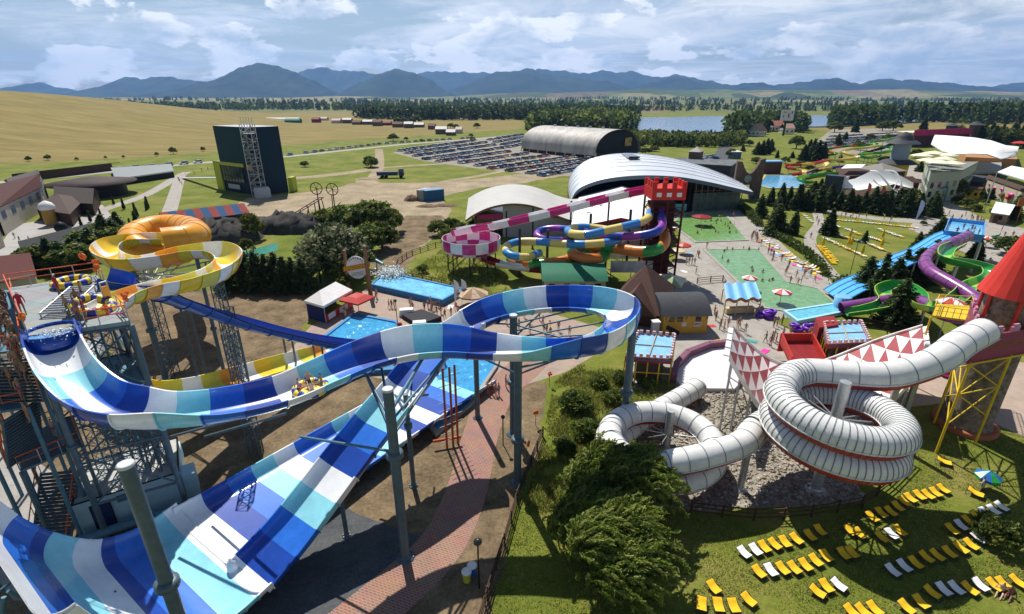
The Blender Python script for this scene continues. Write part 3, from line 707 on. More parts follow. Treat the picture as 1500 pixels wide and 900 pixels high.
raft0 = make_raft(RAFT_POS, 'round yellow and blue raft carrying riders down the striped slide', sc=.86)
# ================= dark blue speed slide =================
speed = thing('speed_slide', 'dark blue straight slide running down from the tower to the left pool', 'water slide', G(150, 560, 0))
sp = [g3(150, 418, 17.0, 2.2, 1.2, 1.0, 0), g3(200, 430, 16.0, 2.2, 1.2, .9, 0), g3(250, 446, 13.8, 2.2, 1.2, .8, 0), g3(330, 473, 10.0, 2.2, 1.1, .8, 0), g3(410, 494, 6.6, 2.2, 1.0, .8, 0), g3(480, 508, 3.6, 2.2, 1.0, .8, 0), g3(540, 514, 1.6, 2.2, .9, .8, 0), g3(585, 515, .5, 2.2, .8, .8, 0)]
flume('flume', sp, [DEEP, DARKB, BLACK], [0], 2.4, speed, flat=.3, lipm=2)
for px, py, z in ((300, 565, 11.5), (430, 545, 5.2), (470, 540, 3.6)):
    for dx in (-6, 6):
        p = G(px+dx, py, 0); q = min(catmull(sp, 12), key=lambda v: (v[0]-p.x)**2+(v[1]-p.y)**2); post(speed, p, max(1.0, q[2]-.2), .13, STEEL, n=8)
# ================= yellow and white slide =================
ys = thing('yellow_slide', 'yellow and white striped open slide that winds from the tower into an orange covered ring', 'water slide', G(240, 560, 0))
YM = [WHITE, LIME, ORG_, YEL]
yz = 15.9
yc = [g3(158, 462, 17.0, 2.2, .9, .9, 0), g3(186, 446, 16.6, 2.2, .9, 1.0, 0), g3(228, 434, 16.0, 2.2, 1.0, 1.2, 2), g3(275, 425, 15.5, 2.3, 1.0, 1.4, 4), g3(318, 410, 15.1, 2.3, 1.0, 1.7, 10), g3(334, 392, 14.8, 2.3, 1.0, 1.9, 12), g3(315, 379, 14.6, 2.3, 1.0, 1.8, 8), g3(270, 380, 14.4, 2.3, 1.2, 1.3, 0), g3(228, 390, 14.2, 2.3, 1.5, 1.1, -4), g3(188, 394, 14.0, 2.3, 1.8, 1.0, -10), g3(163, 382, 13.8, 2.3, 1.9, 1.0, -12), g3(172, 367, 13.6, 2.3, 1.8, 1.0, -10), g3(205, 360, 13.4, 2.3, 1.5, 1.0, -4), g3(240, 358, 13.3, 2.3, 1.3, 1.0, 0)]
flume('flume', yc, YM, [0, 1, 2, 0, 3, 1], 2.0, ys, flat=.25)
yt = [g3(240, 355, 14.3), g3(269, 351, 14.3), g3(287, 345, 14.2), g3(280, 337, 14.1), g3(253, 333, 14.0), g3(219, 337, 13.9), g3(196, 348, 13.6), g3(198, 362, 13.0), g3(219, 372, 12.2), g3(248, 372, 11.4), g3(272, 364, 10.7), g3(265, 351, 10.0)]
tube('covered_ring', yt, [ORG_, YEL], [0], 2.1, ys, 1.8, 22, per=5, ribh=.05)
lo = [g3(128, 500, 9.5, 2.4, 1.1, .9, 0), g3(140, 532, 8.0, 2.4, 1.2, .9, 4), g3(165, 567, 6.0, 2.5, 1.4, .8, 6), g3(215, 586, 4.6, 2.6, 1.4, .6, 4), g3(270, 582, 3.8, 2.6, 1.4, .5, 2), g3(330, 567, 3.0, 2.6, 1.4, .5, 0), g3(400, 546, 2.0, 2.7, 1.4, .5, 0), g3(445, 532, 1.2, 2.8, 1.3, .5, 0), g3(490, 516, .5, 2.9, 1.0, .5, 0)]
flume('exit_flume', lo, YM, [0, 1, 2, 0, 3, 1], 2.0, ys, flat=.25)
for px, py, zt, r in ((243, 556, 14.4, .33), (330, 553, 14.8, .2)):
    p = G(px, py, 0); post(ys, p, zt, r, STEEL, n=12, collar=(6.5,))
for px, py, zt in ((348, 548, 14.2), (254, 548, 13.0), (362, 590, 11.2)):
    p = G(px, py, 0); lattice(MB(), (p.x, p.y), 1.0, 0, zt, .06, 1.0).build('lattice_mast', STEEL, ys)
sb = MB()
pc = G(243, 556, 0)
for k in range(14):
    q = yc[2+k % 10]; sb.bar((pc.x, pc.y, 12.2+(k % 3)*.6), (q[0], q[1], q[2]-.15), .08, 6)
for k in range(8):
    q = yt[3+k]; sb.bar((pc.x, pc.y, 10.5), (q[0], q[1], q[2]-1.4), .08, 6)
sb.build('outrigger_arm', GALV, ys)
hb = MB(); p = G(240, 660, 0)
# ================= slide tower =================
NLp, NRp, FRp, FLp = G(42, 492, 17), G(190, 470, 17), G(142, 403, 17), G(12, 422, 17)
tower = thing('slide_tower', 'blue steel slide tower with a grey deck, orange railings and stairs', 'tower', Vector((-33, 36, 0)))
dm = MB(); dm.prism([NLp, NRp, FRp, FLp], 16.7, 17.0)
DECK = brickmat('deck_plates', (.34, .36, .37), (.31, .33, .34), (.18, .19, .2), 1.4, 1.4)
dm.build('deck', DECK, tower)
U = (NRp-NLp).normalized(); Vv = (FLp-NLp).normalized()
lm = MB()
cor = [NLp, NRp, FRp, FLp, (NLp+FLp)/2, (NRp+FRp)/2]
for c in cor:
    lg = MB(); lg.bar((c.x, c.y, 0.0), (c.x, c.y, 16.7), .2, 10); lo_ = lg.build('leg', STEEL, tower)
    MB().lathe((c.x, c.y, 8.4), [(.21, -.15), (.34, -.12), (.34, .12), (.21, .15)], 12).build('collar', STEEL, lo_)
bm_ = MB()
lv = [3.2, 7.6, 12.0, 16.6]
pairs = [(0, 1), (1, 5), (5, 2), (2, 3), (3, 4), (4, 0), (4, 5)]
for i, j in pairs:
    for z in lv: bm_.bar((cor[i].x, cor[i].y, z), (cor[j].x, cor[j].y, z), .11, 7)
    for z0, z1 in zip(lv, lv[1:]):
        bm_.bar((cor[i].x, cor[i].y, z0), (cor[j].x, cor[j].y, z1), .07, 6); bm_.bar((cor[j].x, cor[j].y, z0), (cor[i].x, cor[i].y, z1), .07, 6)
bm_.build('brace', STEEL, tower)
dk2 = MB(); dk2.prism([NLp, NRp, (NRp+FRp)/2, (NLp+FLp)/2], 11.9, 12.0); 
ctr = (NLp+NRp+FRp+FLp)/4
for k in range(3):
    q = ctr+U*(-1.2+k*1.2)-Vv*(1.5+.5*k); lattice(dk2, (q.x, q.y), .8, 0, 16.5, .05, .8)
dk2.build('riser_pipes', STEELB, tower)
def rail(pts, name='railing', h=1.1, par=tower, m=None, step=1.3):
    b = MB(); 
    for a, c in zip(pts, pts[1:]):
        a = Vector(a); c = Vector(c); L_ = (c-a).length; k = max(1, int(L_/step))
        b.bar(a+Vector((0, 0, h)), c+Vector((0, 0, h)), .045, 6, 0); b.bar(a+Vector((0, 0, h*.55)), c+Vector((0, 0, h*.55)), .03, 5, 0)
        for i in range(k+1):
            q = a.lerp(c, i/k); b.bar(q, q+Vector((0, 0, h)), .035, 5, 1)
    return b.build(name, [m or ORAIL, GALV], par)
rail([NLp+Vv*.3, FLp, FRp, FRp-Vv*3.2]); rail([NRp-U*1.6+Vv*.2, NRp+Vv*.15, NRp+Vv*3.0]); rail([NLp+U*3.0, NRp+Vv*.1])
# stairs down the left side
STPM = [mat('step_grating', (.10, .13, .15), .6), STEEL]
def flight(a, b, w_, n):
    stb = MB(); srl = MB()
    a = Vector(a); b = Vector(b); d = (b-a); side = Vector((d.y, -d.x, 0)).normalized()*w_/2
    for i in range(n):
        q = a.lerp(b, (i+.5)/n); f_ = Vector((d.x, d.y, 0)).normalized()*.16
        stb.slab(q-side-f_, q+side-f_, q+side+f_, q-side+f_, .05, 0) if True else None
    for s_ in (-1, 1):
        stb.bar(a+side*s_, b+side*s_, .09, 6, 1)
        srl.bar(a+side*s_+Vector((0, 0, 1.05)), b+side*s_+Vector((0, 0, 1.05)), .045, 6)
        for i in range(6):
            q = a.lerp(b, i/5)+side*s_; srl.bar(q, q+Vector((0, 0, 1.05)), .03, 5)
    srl.build('stair_rail', [ORAIL], stb.build('stair_flight', STPM, tower))
SL = NLp-U*1.9
def pt(px, py, z): return G(px, py, z)
flight(pt(38, 668, 8.0), pt(30, 600, 11.8), 2.6, 16)
flight(pt(75, 800, 0.3), pt(88, 690, 4.6), 2.6, 20)
flight(pt(30, 590, 12.0), pt(6, 520, 15.5), 3.0, 14)
for c, z in ((pt(95, 655, 7.9), 7.9), (pt(88, 668, 4.6), 4.6)):
    pass
lp = MB(); 
L1 = [pt(30, 690, 7.6), pt(120, 652, 7.6), pt(105, 610, 7.6), pt(28, 640, 7.6)]
lp.prism([(q.x, q.y) for q in L1], 7.45, 7.6); 
for q in L1: lp.bar((q.x, q.y, 0), (q.x, q.y, 7.5), .12, 8, 1)
lp.build('landing', [mat('landing_plate', (.12, .17, .20), .6), STEEL], tower); rail(L1+[L1[0]], 'landing_rail', step=.9)
Q1 = [pt(-40, 520, 15.4), pt(38, 512, 15.4), pt(20, 425, 15.4), pt(-60, 425, 15.4)]
qb = MB(); qb.prism([(q.x, q.y) for q in Q1], 15.25, 15.4)
Q2 = [pt(-40, 610, 11.9), pt(40, 596, 11.9), pt(36, 540, 11.9), pt(-50, 545, 11.9)]
qb.prism([(q.x, q.y) for q in Q2], 11.75, 11.9)
for q in Q1+Q2: qb.bar((q.x, q.y, 0), (q.x, q.y, q.z), .13, 8)
qb.build('queue_platform', STEELB, tower); rail(Q1[:3], 'queue_rail'); rail(Q2[:3], 'queue_rail')
# conveyor and start gates on the deck
cv = MB(); a, b = G(80, 465, 17.0), G(126, 437, 17.0)
d = (b-a).normalized(); s_ = Vector((d.y, -d.x, 0))
for k in range(12):
    q = a.lerp(b, k/11)+Vector((0, 0, .35+.05*k)); cv.bar(q-s_*.75, q+s_*.75, .08, 7, 0)
for sg in (-1, 1):
    cv.bar(a+s_*.8*sg+Vector((0, 0, .35)), b+s_*.8*sg+Vector((0, 0, .95)), .07, 6, 0)
    for k in (0, .5, 1): q = a.lerp(b, k)+s_*.8*sg; cv.bar(q, q+Vector((0, 0, .4+.5*k)), .05, 6, 0)
props(cv.build('roller_conveyor', [GALV], None, a), 'grey steel roller conveyor for rafts lying across the tower deck', 'conveyor')
gt = thing('start_gate', 'orange panel gate at the head of the yellow slide', 'gate', G(156, 452, 17))
q = G(156, 449, 17.0); r_ = G(166, 446, 17.0); gb = MB(); gb.slab(q+Vector((0, 0, 1.5)), r_+Vector((0, 0, 1.5)), r_, q, .1); gb.build('panel', ORG_, gt)
gb = MB(); gb.path([q, q+Vector((0, 0, 1.8)), r_+Vector((0, 0, 1.8)), r_], .05, 6); gb.build('gate_frame', GALV, gt)
def spray(name, c, n, rx, ry, rz, sz, seed):     # splashing white water as many small drops
    rr = np.random.RandomState(seed); k = n
    P = rr.randn(k, 3)*np.array([rx, ry, rz])*.5; P[:, 2] = np.abs(P[:, 2]); V = []; Fc = []
    for i in range(k):
        s_ = sz*(.4+rr.rand()); o3 = rr.randn(3, 3)*s_; b = len(V)
        V += [P[i]+o3[0], P[i]+o3[1], P[i]+o3[2], P[i]-(o3[0]+o3[1]+o3[2])*.6]; Fc += [(b, b+1, b+2), (b, b+2, b+3), (b, b+3, b+1), (b+1, b+3, b+2)]
    o = npmesh(name, np.array(V), Fc, [foam], loc=tuple(c)); o['kind'] = 'stuff'; return o
spray('splash', (q.x*0+G(80, 490, 17)[0], G(80, 490, 17)[1], 16.9), 420, 1.1, 1.0, .35, .035, 5)
# pump house at the foot of the tower
ph = thing('pump_house', 'pale blue pump house box with a dark door at the foot of the tower', 'pump house', G(180, 760, 0))
A = G(105, 742, 2.9); B = G(262, 693, 2.9); dd = (B-A).normalized(); nn = Vector((-dd.y, dd.x, 0))
HS = mat('pump_house_panel', (.38, .56, .64), .5, var=.12, scale=.6)
poly = [A, B, B+nn*5.5, A+nn*5.5]
b = MB(); b.prism([(q.x, q.y) for q in poly], 0.02, 2.9, 0, 1); b.build('wall', [HS, mat('pale_roof_felt', (.45, .45, .43), .9)], ph)
b = MB()
for q, r_ in zip(poly, poly[1:]+poly[:1]): b.bar((q.x, q.y, 2.95), (r_.x, r_.y, 2.95), .07, 4)
b.build('roof_edge', BLACK, ph)
m0 = A+dd*.9-nn*.03; b = MB(); b.slab(m0+Vector((0, 0, -.55)), m0+dd*1.25+Vector((0, 0, -.55)), m0+dd*1.25+Vector((0, 0, -2.7)), m0+Vector((0, 0, -2.7)), .05); dr = b.build('door', mat('dark_blue_door', (.02, .04, .12), .4), ph)
b = MB()
for z in (-.5, -1.5, -2.75): b.bar(m0+Vector((0, 0, z))-nn*.03, m0+dd*1.25+Vector((0, 0, z))-nn*.03, .04, 4)
for k in (0, 1.25): b.bar(m0+dd*k+Vector((0, 0, -.5))-nn*.03, m0+dd*k+Vector((0, 0, -2.75))-nn*.03, .04, 4)
b.build('door_frame', BLACK, dr)
b = MB(); b.slab(A+dd*2.6-nn*.05+Vector((0, 0, -.3)), A+dd*3.4-nn*.05+Vector((0, 0, -.3)), A+dd*3.4-nn*.05+Vector((0, 0, -.9)), A+dd*2.6-nn*.05+Vector((0, 0, -.9)), .05); b.build('vent', STEELB, ph)
bx = MB(); bx.prism([(q.x, q.y) for q in (B-dd*1.6+nn*5.6, B+nn*5.6, B+nn*7.0, B-dd*1.6+nn*7.0)], .02, 1.6); bx.build('equipment_box', HS, ph); bx = MB(); bx.prism([(q.x, q.y) for q in (B+dd*.05+nn*.4, B+dd*1.0+nn*.4, B+dd*1.0+nn*2, B+dd*.05+nn*2)], .02, 2.2)
bx.build('equipment_box', HS, ph)
lp_ = MB(); a0 = A-nn*1.2; lp_.bar(a0+Vector((0, 0, -2.3)), a0+dd*8.6+Vector((0, 0, -2.3)), .35, 12)
props(lp_.build('water_pipe', STEELB, None, a0), 'thick dark teal pipe lying along the pump house front', 'pipe')
# pools with rims
def pool(name, label, pts, zw, rim, col, h, mrim, ripple=1.0, foamy=0.0, inner=None):
    P = [G(x, y, 0) for x, y in pts]; c = sum(P, Vector())/len(P)
    t = thing(name, label, 'pool', c)
    w_ = water('water_surface', [(q.x, q.y) for q in P], zw, col, world=True, ripple=ripple, foam=foamy); w_.parent = t; w_.location = -c; del w_['kind']
    b = MB(); n = len(P); cc = c
    out = []
    for i in range(n):
        a, q, d = P[i-1], P[i], P[(i+1) % n]; e1 = (q-a).normalized(); e2 = (d-q).normalized(); n1 = Vector((e1.y, -e1.x, 0)); n2 = Vector((e2.y, -e2.x, 0))
        if n1.dot(q-cc) < 0: n1 = -n1
        if n2.dot(q-cc) < 0: n2 = -n2
        m_ = (n1+n2); m_ = m_/max(.5, m_.length_squared/2) if m_.length > .1 else n1
        out.append(q+m_*rim)
    for i in range(n):
        j = (i+1) % n; a, d, d2, a2 = P[i], P[j], out[j], out[i]; vs = [Vector((v.x, v.y, z)) for z in (.005, h) for v in (a, d, d2, a2)]
        b.add(vs, [(4, 5, 6, 7), (0, 1, 5, 4), (2, 3, 7, 6), (3, 2, 1, 0), (1, 2, 6, 5), (0, 4, 7, 3)], 0)
    b.build('rim', mrim, t); return t
POOLB = mat('pool_rim_blue', (.05, .20, .42), .5, var=.1)
pool('splash_pool', 'turquoise landing pool with blue rim at the end of the dark blue slide', [(520, 466), (578, 477), (606, 500), (575, 545), (520, 548), (425, 540)], .45, .5, (.045, .30, .55), .62, POOLB, foamy=1)
pool('foam_pool', 'raised pale blue pool with a foaming water cannon beside the timber fence', [(547, 424), (566, 407), (676, 431), (648, 447)], .9, .35, (.16, .48, .72), 1.05, POOLB, ripple=.5)
pool('landing_pool', 'turquoise pool where the wide striped lanes run out beside the brick path', [(600, 560), (632, 520), (730, 520), (724, 540), (687, 594), (640, 634), (612, 600)], .32, .4, (.045, .28, .54), .36, CONC, foamy=1)
pool('bathing_pool', 'large lower green bathing pool with a pale edge', [(1034, 367), (1110, 366), (1151, 414), (1197, 424), (1224, 448), (1148, 455), (1122, 451)], .10, .6, (.16, .31, .135), .16, LPAVE, ripple=.6)
pool('bathing_pool', 'upper green bathing pool in front of the glass hall', [(1000, 315), (1060, 313), (1093, 352), (1020, 355), (1000, 340), (985, 330)], .10, .6, (.17, .32, .10), .16, LPAVE, ripple=.6)
pool('run_out_pool', 'narrow light blue run-out pool at the foot of the purple and green slides', [(1152, 461), (1230, 449), (1242, 458), (1168, 473)], .5, .45, (.12, .45, .58), .6, mat('pool_rim_pale', (.35, .60, .70), .5))
j = G(563, 408, 0); spray('water_jet', (j.x+1.6, j.y-1.2, 1.0), 1500, 2.6, 2.4, 1.2, .10, 9)
a = Vector((j.x-1.6, j.y+1.5, 3.0)); MBc = MB(); MBc.bar(a, a+Vector((1.6, -1.4, -.3)), .35, 8, 0, .25); MBc.bar((a.x, a.y, 0), a, .12, 6)
props(MBc.build('water_cannon', mat('cannon_teal', (.10, .30, .32), .4), None, a), 'teal water cannon spraying foam into the raised pool', 'water cannon')
# ================= white covered spiral slide =================
wt = thing('tube_slide', 'white ribbed covered tube slide spiralling down from the castle platform', 'water slide', G(1226, 690, 0))
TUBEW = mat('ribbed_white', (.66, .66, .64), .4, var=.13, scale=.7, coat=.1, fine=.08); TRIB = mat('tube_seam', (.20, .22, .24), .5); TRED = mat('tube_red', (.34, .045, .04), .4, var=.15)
C1 = G(1226, 606, 7.7); C1.z = 0
def circ(c, r, a, z): return (c.x+r*math.cos(math.radians(a)), c.y+r*math.sin(math.radians(a)), z)
ent = [g3(1440, 486, 12.0), g3(1405, 505, 11.6), g3(1375, 527, 10.9), g3(1335, 543, 10.0), g3(1285, 552, 9.4), g3(1235, 561, 8.9)]
rr_ = 4.25
loop = [circ(C1, rr_, a, 9.0-(a-110)/360*2.2) for a in range(125, 830, 30)]
pts = ent[:-1]+[(C1.x-.2, C1.y+rr_+.25, 8.9)]+loop
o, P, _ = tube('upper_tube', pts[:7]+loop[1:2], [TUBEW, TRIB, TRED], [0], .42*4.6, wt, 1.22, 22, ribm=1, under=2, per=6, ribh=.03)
lastdir = None
loop2 = [pts[5]]+loop+[(C1.x-3.2, C1.y+3.2, 4.85), (C1.x-5.2, C1.y+2.0, 4.75)]
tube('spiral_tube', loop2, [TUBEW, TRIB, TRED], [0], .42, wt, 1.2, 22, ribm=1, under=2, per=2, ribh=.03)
ex = [(C1.x-3.2, C1.y+3.2, 4.85), (C1.x-5.2, C1.y+2.0, 4.75), g3(1085, 651, 4.7), g3(1035, 668, 4.4), g3(993, 677, 4.2), g3(945, 682, 4.0), g3(908, 664, 3.8), g3(893, 638, 3.6), g3(905, 617, 3.4), g3(940, 605, 3.2), g3(985, 609, 3.0), g3(1022, 625, 2.8), g3(1045, 652, 2.5), g3(1040, 684, 2.2), g3(1005, 705, 2.0), g3(955, 706, 1.9), g3(915, 688, 1.8), g3(903, 650, 1.7), g3(930, 622, 1.6), g3(970, 598, 1.45), g3(1005, 578, 1.3), g3(1022, 567, 1.2)]
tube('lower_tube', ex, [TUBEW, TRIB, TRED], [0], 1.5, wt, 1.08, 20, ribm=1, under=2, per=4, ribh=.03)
post(wt, C1, 10.6, .42, GALV, collar=(3.0,))
mb = MB()
for k, (z, a0) in enumerate(((7.8, 0), (5.6, 12))):
    for i in range(16):
        a = a0+i*22.5; q = circ(C1, rr_-1.0, a, z+.7-((a+250) % 360)/360*2.4); mb.bar((C1.x, C1.y, z-.6), q, .07, 6)
mb.build('spoke_arm', GALV, wt)
C2 = G(975, 662, 0); post(wt, C2, 4.6, .36, GALV)
mb = MB()
for i in range(12): mb.bar((C2.x, C2.y, 2.0), circ(C2, 2.6, i*30, 2.6), .05, 5)
mb.build('spoke_arm', GALV, wt)
for px, py, zt in ((1084, 716, 3.7), (1290, 640, 8.6), (1322, 618, 8.9)): post(wt, G(px, py, 0), zt, .3, GALV)
# open inspection mark rings on the lower tube
# ================= red and white checker half-pipe =================
hp = thing('checker_slide', 'red and white diamond patterned half-pipe slide rising to two tall wings', 'water slide', (32, 46, 0))
RW = [mat('checker_white', (.74, .72, .69), .35, var=.07), mat('checker_red', (.31, .055, .06), .35, var=.12), mat('checker_back', (.40, .41, .42), .5)]
NEAR = catmull([(20.5, 43, 8.4), (22.8, 43, 5.0), (25.4, 43, 2.0), (30, 43, 1.2), (34, 43, 1.5), (36.6, 43.2, 2.6), (38.6, 43.5, 5.0), (40, 44, 7.6)], 12)
FAR = catmull([(25.4, 53.5, 6.6), (28.2, 53.7, 4.0), (31.4, 54, 1.9), (34, 54, 1.5), (37, 54, 2.0), (39.8, 54, 3.3), (43, 54, 4.9), (47, 53.5, 6.8)], 12)
NEAR, _ = resample(NEAR, .3); FAR, _ = resample(FAR, .3)
def vp(u, v):
    a = (u+1)/2; p = np.array([np.interp(a*(len(Q)-1), np.arange(len(Q)), Q[:, k]) for Q in (NEAR, FAR) for k in range(3)])
    return Vector(p[:3]*(1-v)+p[3:]*v)
nu, nv = 18, 5; mb = MB()
for i in range(nu):
    for j in range(nv):
        u0, u1 = -1+2*i/nu, -1+2*(i+1)/nu; v0, v1 = j/nv, (j+1)/nv; a, b, c, d = vp(u0, v0), vp(u1, v0), vp(u1, v1), vp(u0, v1)
        k = (i+j) % 2
        if k: mb.add([a, b, c, d], [(0, 1, 2), (0, 2, 3)], [1, 0])
        else: mb.add([a, b, c, d], [(0, 1, 3), (1, 2, 3)], [0, 1])
mb.build('half_pipe', RW, hp)
mb = MB()
for i in range(nu):
    for j in range(nv):
        u0, u1 = -1+2*i/nu, -1+2*(i+1)/nu; v0, v1 = j/nv, (j+1)/nv; dz = Vector((0, 0, -.12)); mb.add([vp(u0, v0)+dz, vp(u0, v1)+dz, vp(u1, v1)+dz, vp(u1, v0)+dz], [(0, 1, 2, 3)], 0)
for i in range(nu):
    u0, u1 = -1+2*i/nu, -1+2*(i+1)/nu
    for v, s_ in ((0, -1), (1, 1)):
        a, b = vp(u0, v), vp(u1, v); o_ = Vector((0, s_*.12, 0)); up = Vector((0, 0, .3)); dn = Vector((0, 0, -.35))
        mb.add([a+dn, b+dn, b+up, a+up, a+dn+o_, b+dn+o_, b+up+o_, a+up+o_], [(0, 1, 2, 3), (7, 6, 5, 4), (3, 2, 6, 7), (0, 4, 5, 1)], 1)
mb.build('shell_edge', [RW[2], RW[0]], hp)
mb = MB()
for s_ in (-1, 1):
    mb = MB()
    for k in range(4):
        a = vp(s_, k/4+.02)+Vector((0, 0, .1)); b = vp(s_, (k+1)/4-.02)+Vector((0, 0, .1)); o_ = Vector((s_*.55, 0, .15)); mb.slab(a, b, b+o_, a+o_, .12) if s_ < 0 else mb.slab(b, a, a+o_, b+o_, .12)
    mb.build('wing_cap', RW[0], hp)
for u in (-.95, -.8, -.62, -.4, .4, .62, .8, .95):
    mb = MB()
    for v in (0.03, .97):
        a = vp(u, v)-Vector((0, 0, .15)); mb.bar((a.x, a.y, 0), a, .11, 7)
    if abs(u) > .6:
        a, b = vp(u, .03), vp(u, .97); mb.bar((a.x, a.y, .3), b-Vector((0, 0, .3)), .06, 5); mb.bar((b.x, b.y, .3), a-Vector((0, 0, .3)), .06, 5)
    mb.bar(vp(u, .03)-Vector((0, 0, .25)), vp(u, .97)-Vector((0, 0, .25)), .06, 5)
    mb.build('support_frame', GALV, hp)
cr = thing('red_chute', 'short red chute with tall side walls feeding the checker half-pipe', 'chute', G(1165, 520, 0))
a, b = G(1143, 500, 2.6), G(1188, 500, 2.6); d = Vector((-.15, -1, 0)).normalized()*4.2
mb = MB(); mb.slab(a+d+Vector((0, 0, -.9)), b+d+Vector((0, 0, -.9)), b, a, .15); mb.build('chute_floor', REDD, cr)
for q in (a, b):
    mb = MB(); mb.slab(q+Vector((0, 0, -.3)), q+d+Vector((0, 0, -1.2)), q+d+Vector((0, 0, .0)), q+Vector((0, 0, 1.0)), .18); mb.build('side_wall', REDW, cr)
mb = MB(); mb.slab(a+Vector((0, .3, 1.0)), b+Vector((0, .3, 1.0)), b+Vector((0, .3, -1.5)), a+Vector((0, .3, -1.5)), .2); mb.build('back_wall', REDW, cr)
# ================= castle tower =================
CX, CY = 46.4, 44.2
ct = thing('castle_tower', 'round stone castle tower with a red cone roof and a plum crenellated platform', 'tower', (CX, CY, 0))
STONE = mat('rubble_stone', (.20, .165, .13), .95, var=.6, scale=2.2, bump=1.2, bscale=3.0)
MB().lathe((CX, CY, 0), [(2.4, 0), (2.25, .4), (2.05, 1.0), (2.0, 15.6)], 28).build('stone_wall', STONE, ct)
MB().lathe((CX, CY, 0), [(2.75, .02), (2.75, .45), (2.5, .5)], 28).build('plinth', mat('terracotta', (.35, .12, .06), .8), ct)
CONE = mat('cone_red', (.60, .035, .02), .45, var=.1, scale=.5)
prof = [(2.75, 14.4), (2.35, 15.5), (1.65, 17.6), (1.0, 19.8), (.48, 21.8), (.03, 23.4)]
MB().lathe((CX, CY, 0), prof, 22, 0, smooth=False).build('cone_roof', CONE, ct)
mb = MB()
for k in range(6):
    a = k*PI/3; mb.bar((CX+2.2*math.cos(a), CY+2.2*math.sin(a), 11), (CX+2.2*math.cos(a), CY+2.2*math.sin(a), 14.8), .16, 8)
mb.build('red_post', REDW, ct)
PLUM = mat('plum_panel', (.26, .05, .10), .5, var=.1); PLUMD = mat('plum_light', (.50, .22, .34), .5, var=.1)
pl = [G(1424, 512, 11.0), G(1540, 492, 11.0), G(1500, 440, 11.0), G(1418, 458, 11.0)]
pl = [Vector((p.x, p.y, 11)) for p in pl]
mb = MB(); mb.prism(pl, 10.8, 11.0); mb.build('platform', YPAINT, ct)
def crenel(a, b, z0, h, th=.18, n=6, mm=(0, 1), inner=Vector((0, 0, 0))):
    mb = MB(); d = (b-a); L_ = d.length; d.normalize(); nn = Vector((-d.y, d.x, 0))*th
    mb.prism([a, b, b+nn, a+nn], z0, z0+h, mm[0])
    for i in range(n):
        p = a+d*(L_*(i+.12)/n); q = a+d*(L_*(i+.62)/n); mb.prism([p, q, q+nn, p+nn], z0+h+.002, z0+h+.45, mm[1]); r = a+d*(L_*(i+.22)/n); r2 = a+d*(L_*(i+.52)/n); mb.prism([r, r2, r2+nn, r+nn], z0+h+.452, z0+h+.7, mm[1])
    return mb
crenel(pl[0], pl[1], 9.6, 2.5, n=5).build('parapet', [PLUM, PLUMD], ct); crenel(pl[3], pl[0], 9.6, 2.5, n=4).build('parapet', [PLUM, PLUMD], ct); crenel(pl[2], pl[3], 11, .9, n=4).build('parapet', [PLUM, PLUMD], ct)
mb = MB()
f1 = [G(1404, 676, 0), G(1440, 654, 0), G(1384, 644, 0)]
tp = [pl[0]+(pl[1]-pl[0])*.04, pl[0]+(pl[1]-pl[0])*.55, pl[3]*.6+pl[0]*.4]
for k, t in enumerate(tp):
    lg = MB(); lg.bar((t.x, t.y, 0), (t.x, t.y, 9.7), .11, 8); lg.build('leg', YPAINT, ct)
for i, j in ((0, 1), (0, 2)):
    for z0, z1 in ((9.4, 6.4), (6.4, 3.2)):
        mb.bar((tp[i].x, tp[i].y, z0), (tp[j].x, tp[j].y, z1), .06, 6); mb.bar((tp[j].x, tp[j].y, z0), (tp[i].x, tp[i].y, z1), .06, 6)
    mb.bar((tp[i].x, tp[i].y, 6.4), (tp[j].x, tp[j].y, 6.4), .06, 6)
mb.bar(pl[0]+Vector((0, -.1, -1.45)), pl[1]+Vector((0, -.1, -1.45)), .1, 6)
mb.build('brace', YPAINT, ct)
# yellow net balcony left of the cone
bp_ = [G(1365, 462, 9.5), G(1425, 470, 9.5), G(1420, 448, 9.5), G(1372, 445, 9.5)]
mb = MB(); mb.prism(bp_, 9.3, 9.5); mb.build('balcony', YPAINT, ct)
rail(bp_+[bp_[0]], 'balcony_rail', 1.1, ct, YPAINT, .5)
for q in bp_[:2]: MB().bar((q.x, q.y, 0), (q.x, q.y, 9.3), .1, 8).build('leg', YPAINT, ct)
# ================= purple tube and green flume on the right =================
pt_ = thing('purple_slide', 'purple half covered tube slide winding between conifers', 'water slide', G(1360, 420, 0))
tube('tube', [g3(1418, 346, 7.4), g3(1398, 355, 7.2), g3(1372, 366, 6.8), g3(1356, 382, 6.5), g3(1364, 398, 6.1), g3(1392, 415, 5.7), g3(1420, 432, 5.2), g3(1437, 448, 4.8), g3(1425, 462, 4.4), g3(1390, 462, 4.0), g3(1360, 448, 3.7), g3(1340, 440, 3.4), g3(1310, 440, 2.9), g3(1270, 446, 2.1), g3(1232, 452, 1.3)], [PURP, TRIB], [0], 2.4, pt_, .95, 16, per=4, ribh=.04)
MB().lathe(g3(1231, 453, 0.02), [(1.2, 0), (1.2, 2.2), (1.0, 2.2)], 14).build('tube_mouth', LBLUE, pt_)
for px, py, zt in ((1383, 440, 5.8), (1410, 470, 4.6)): post(pt_, G(px, py, 0), zt, .22, GALV, n=8)
gs = thing('green_slide', 'green and lime open flume slide curling round a small pine', 'water slide', G(1330, 450, 0))
GM = [GRN, LGRN, GRN, GRN]
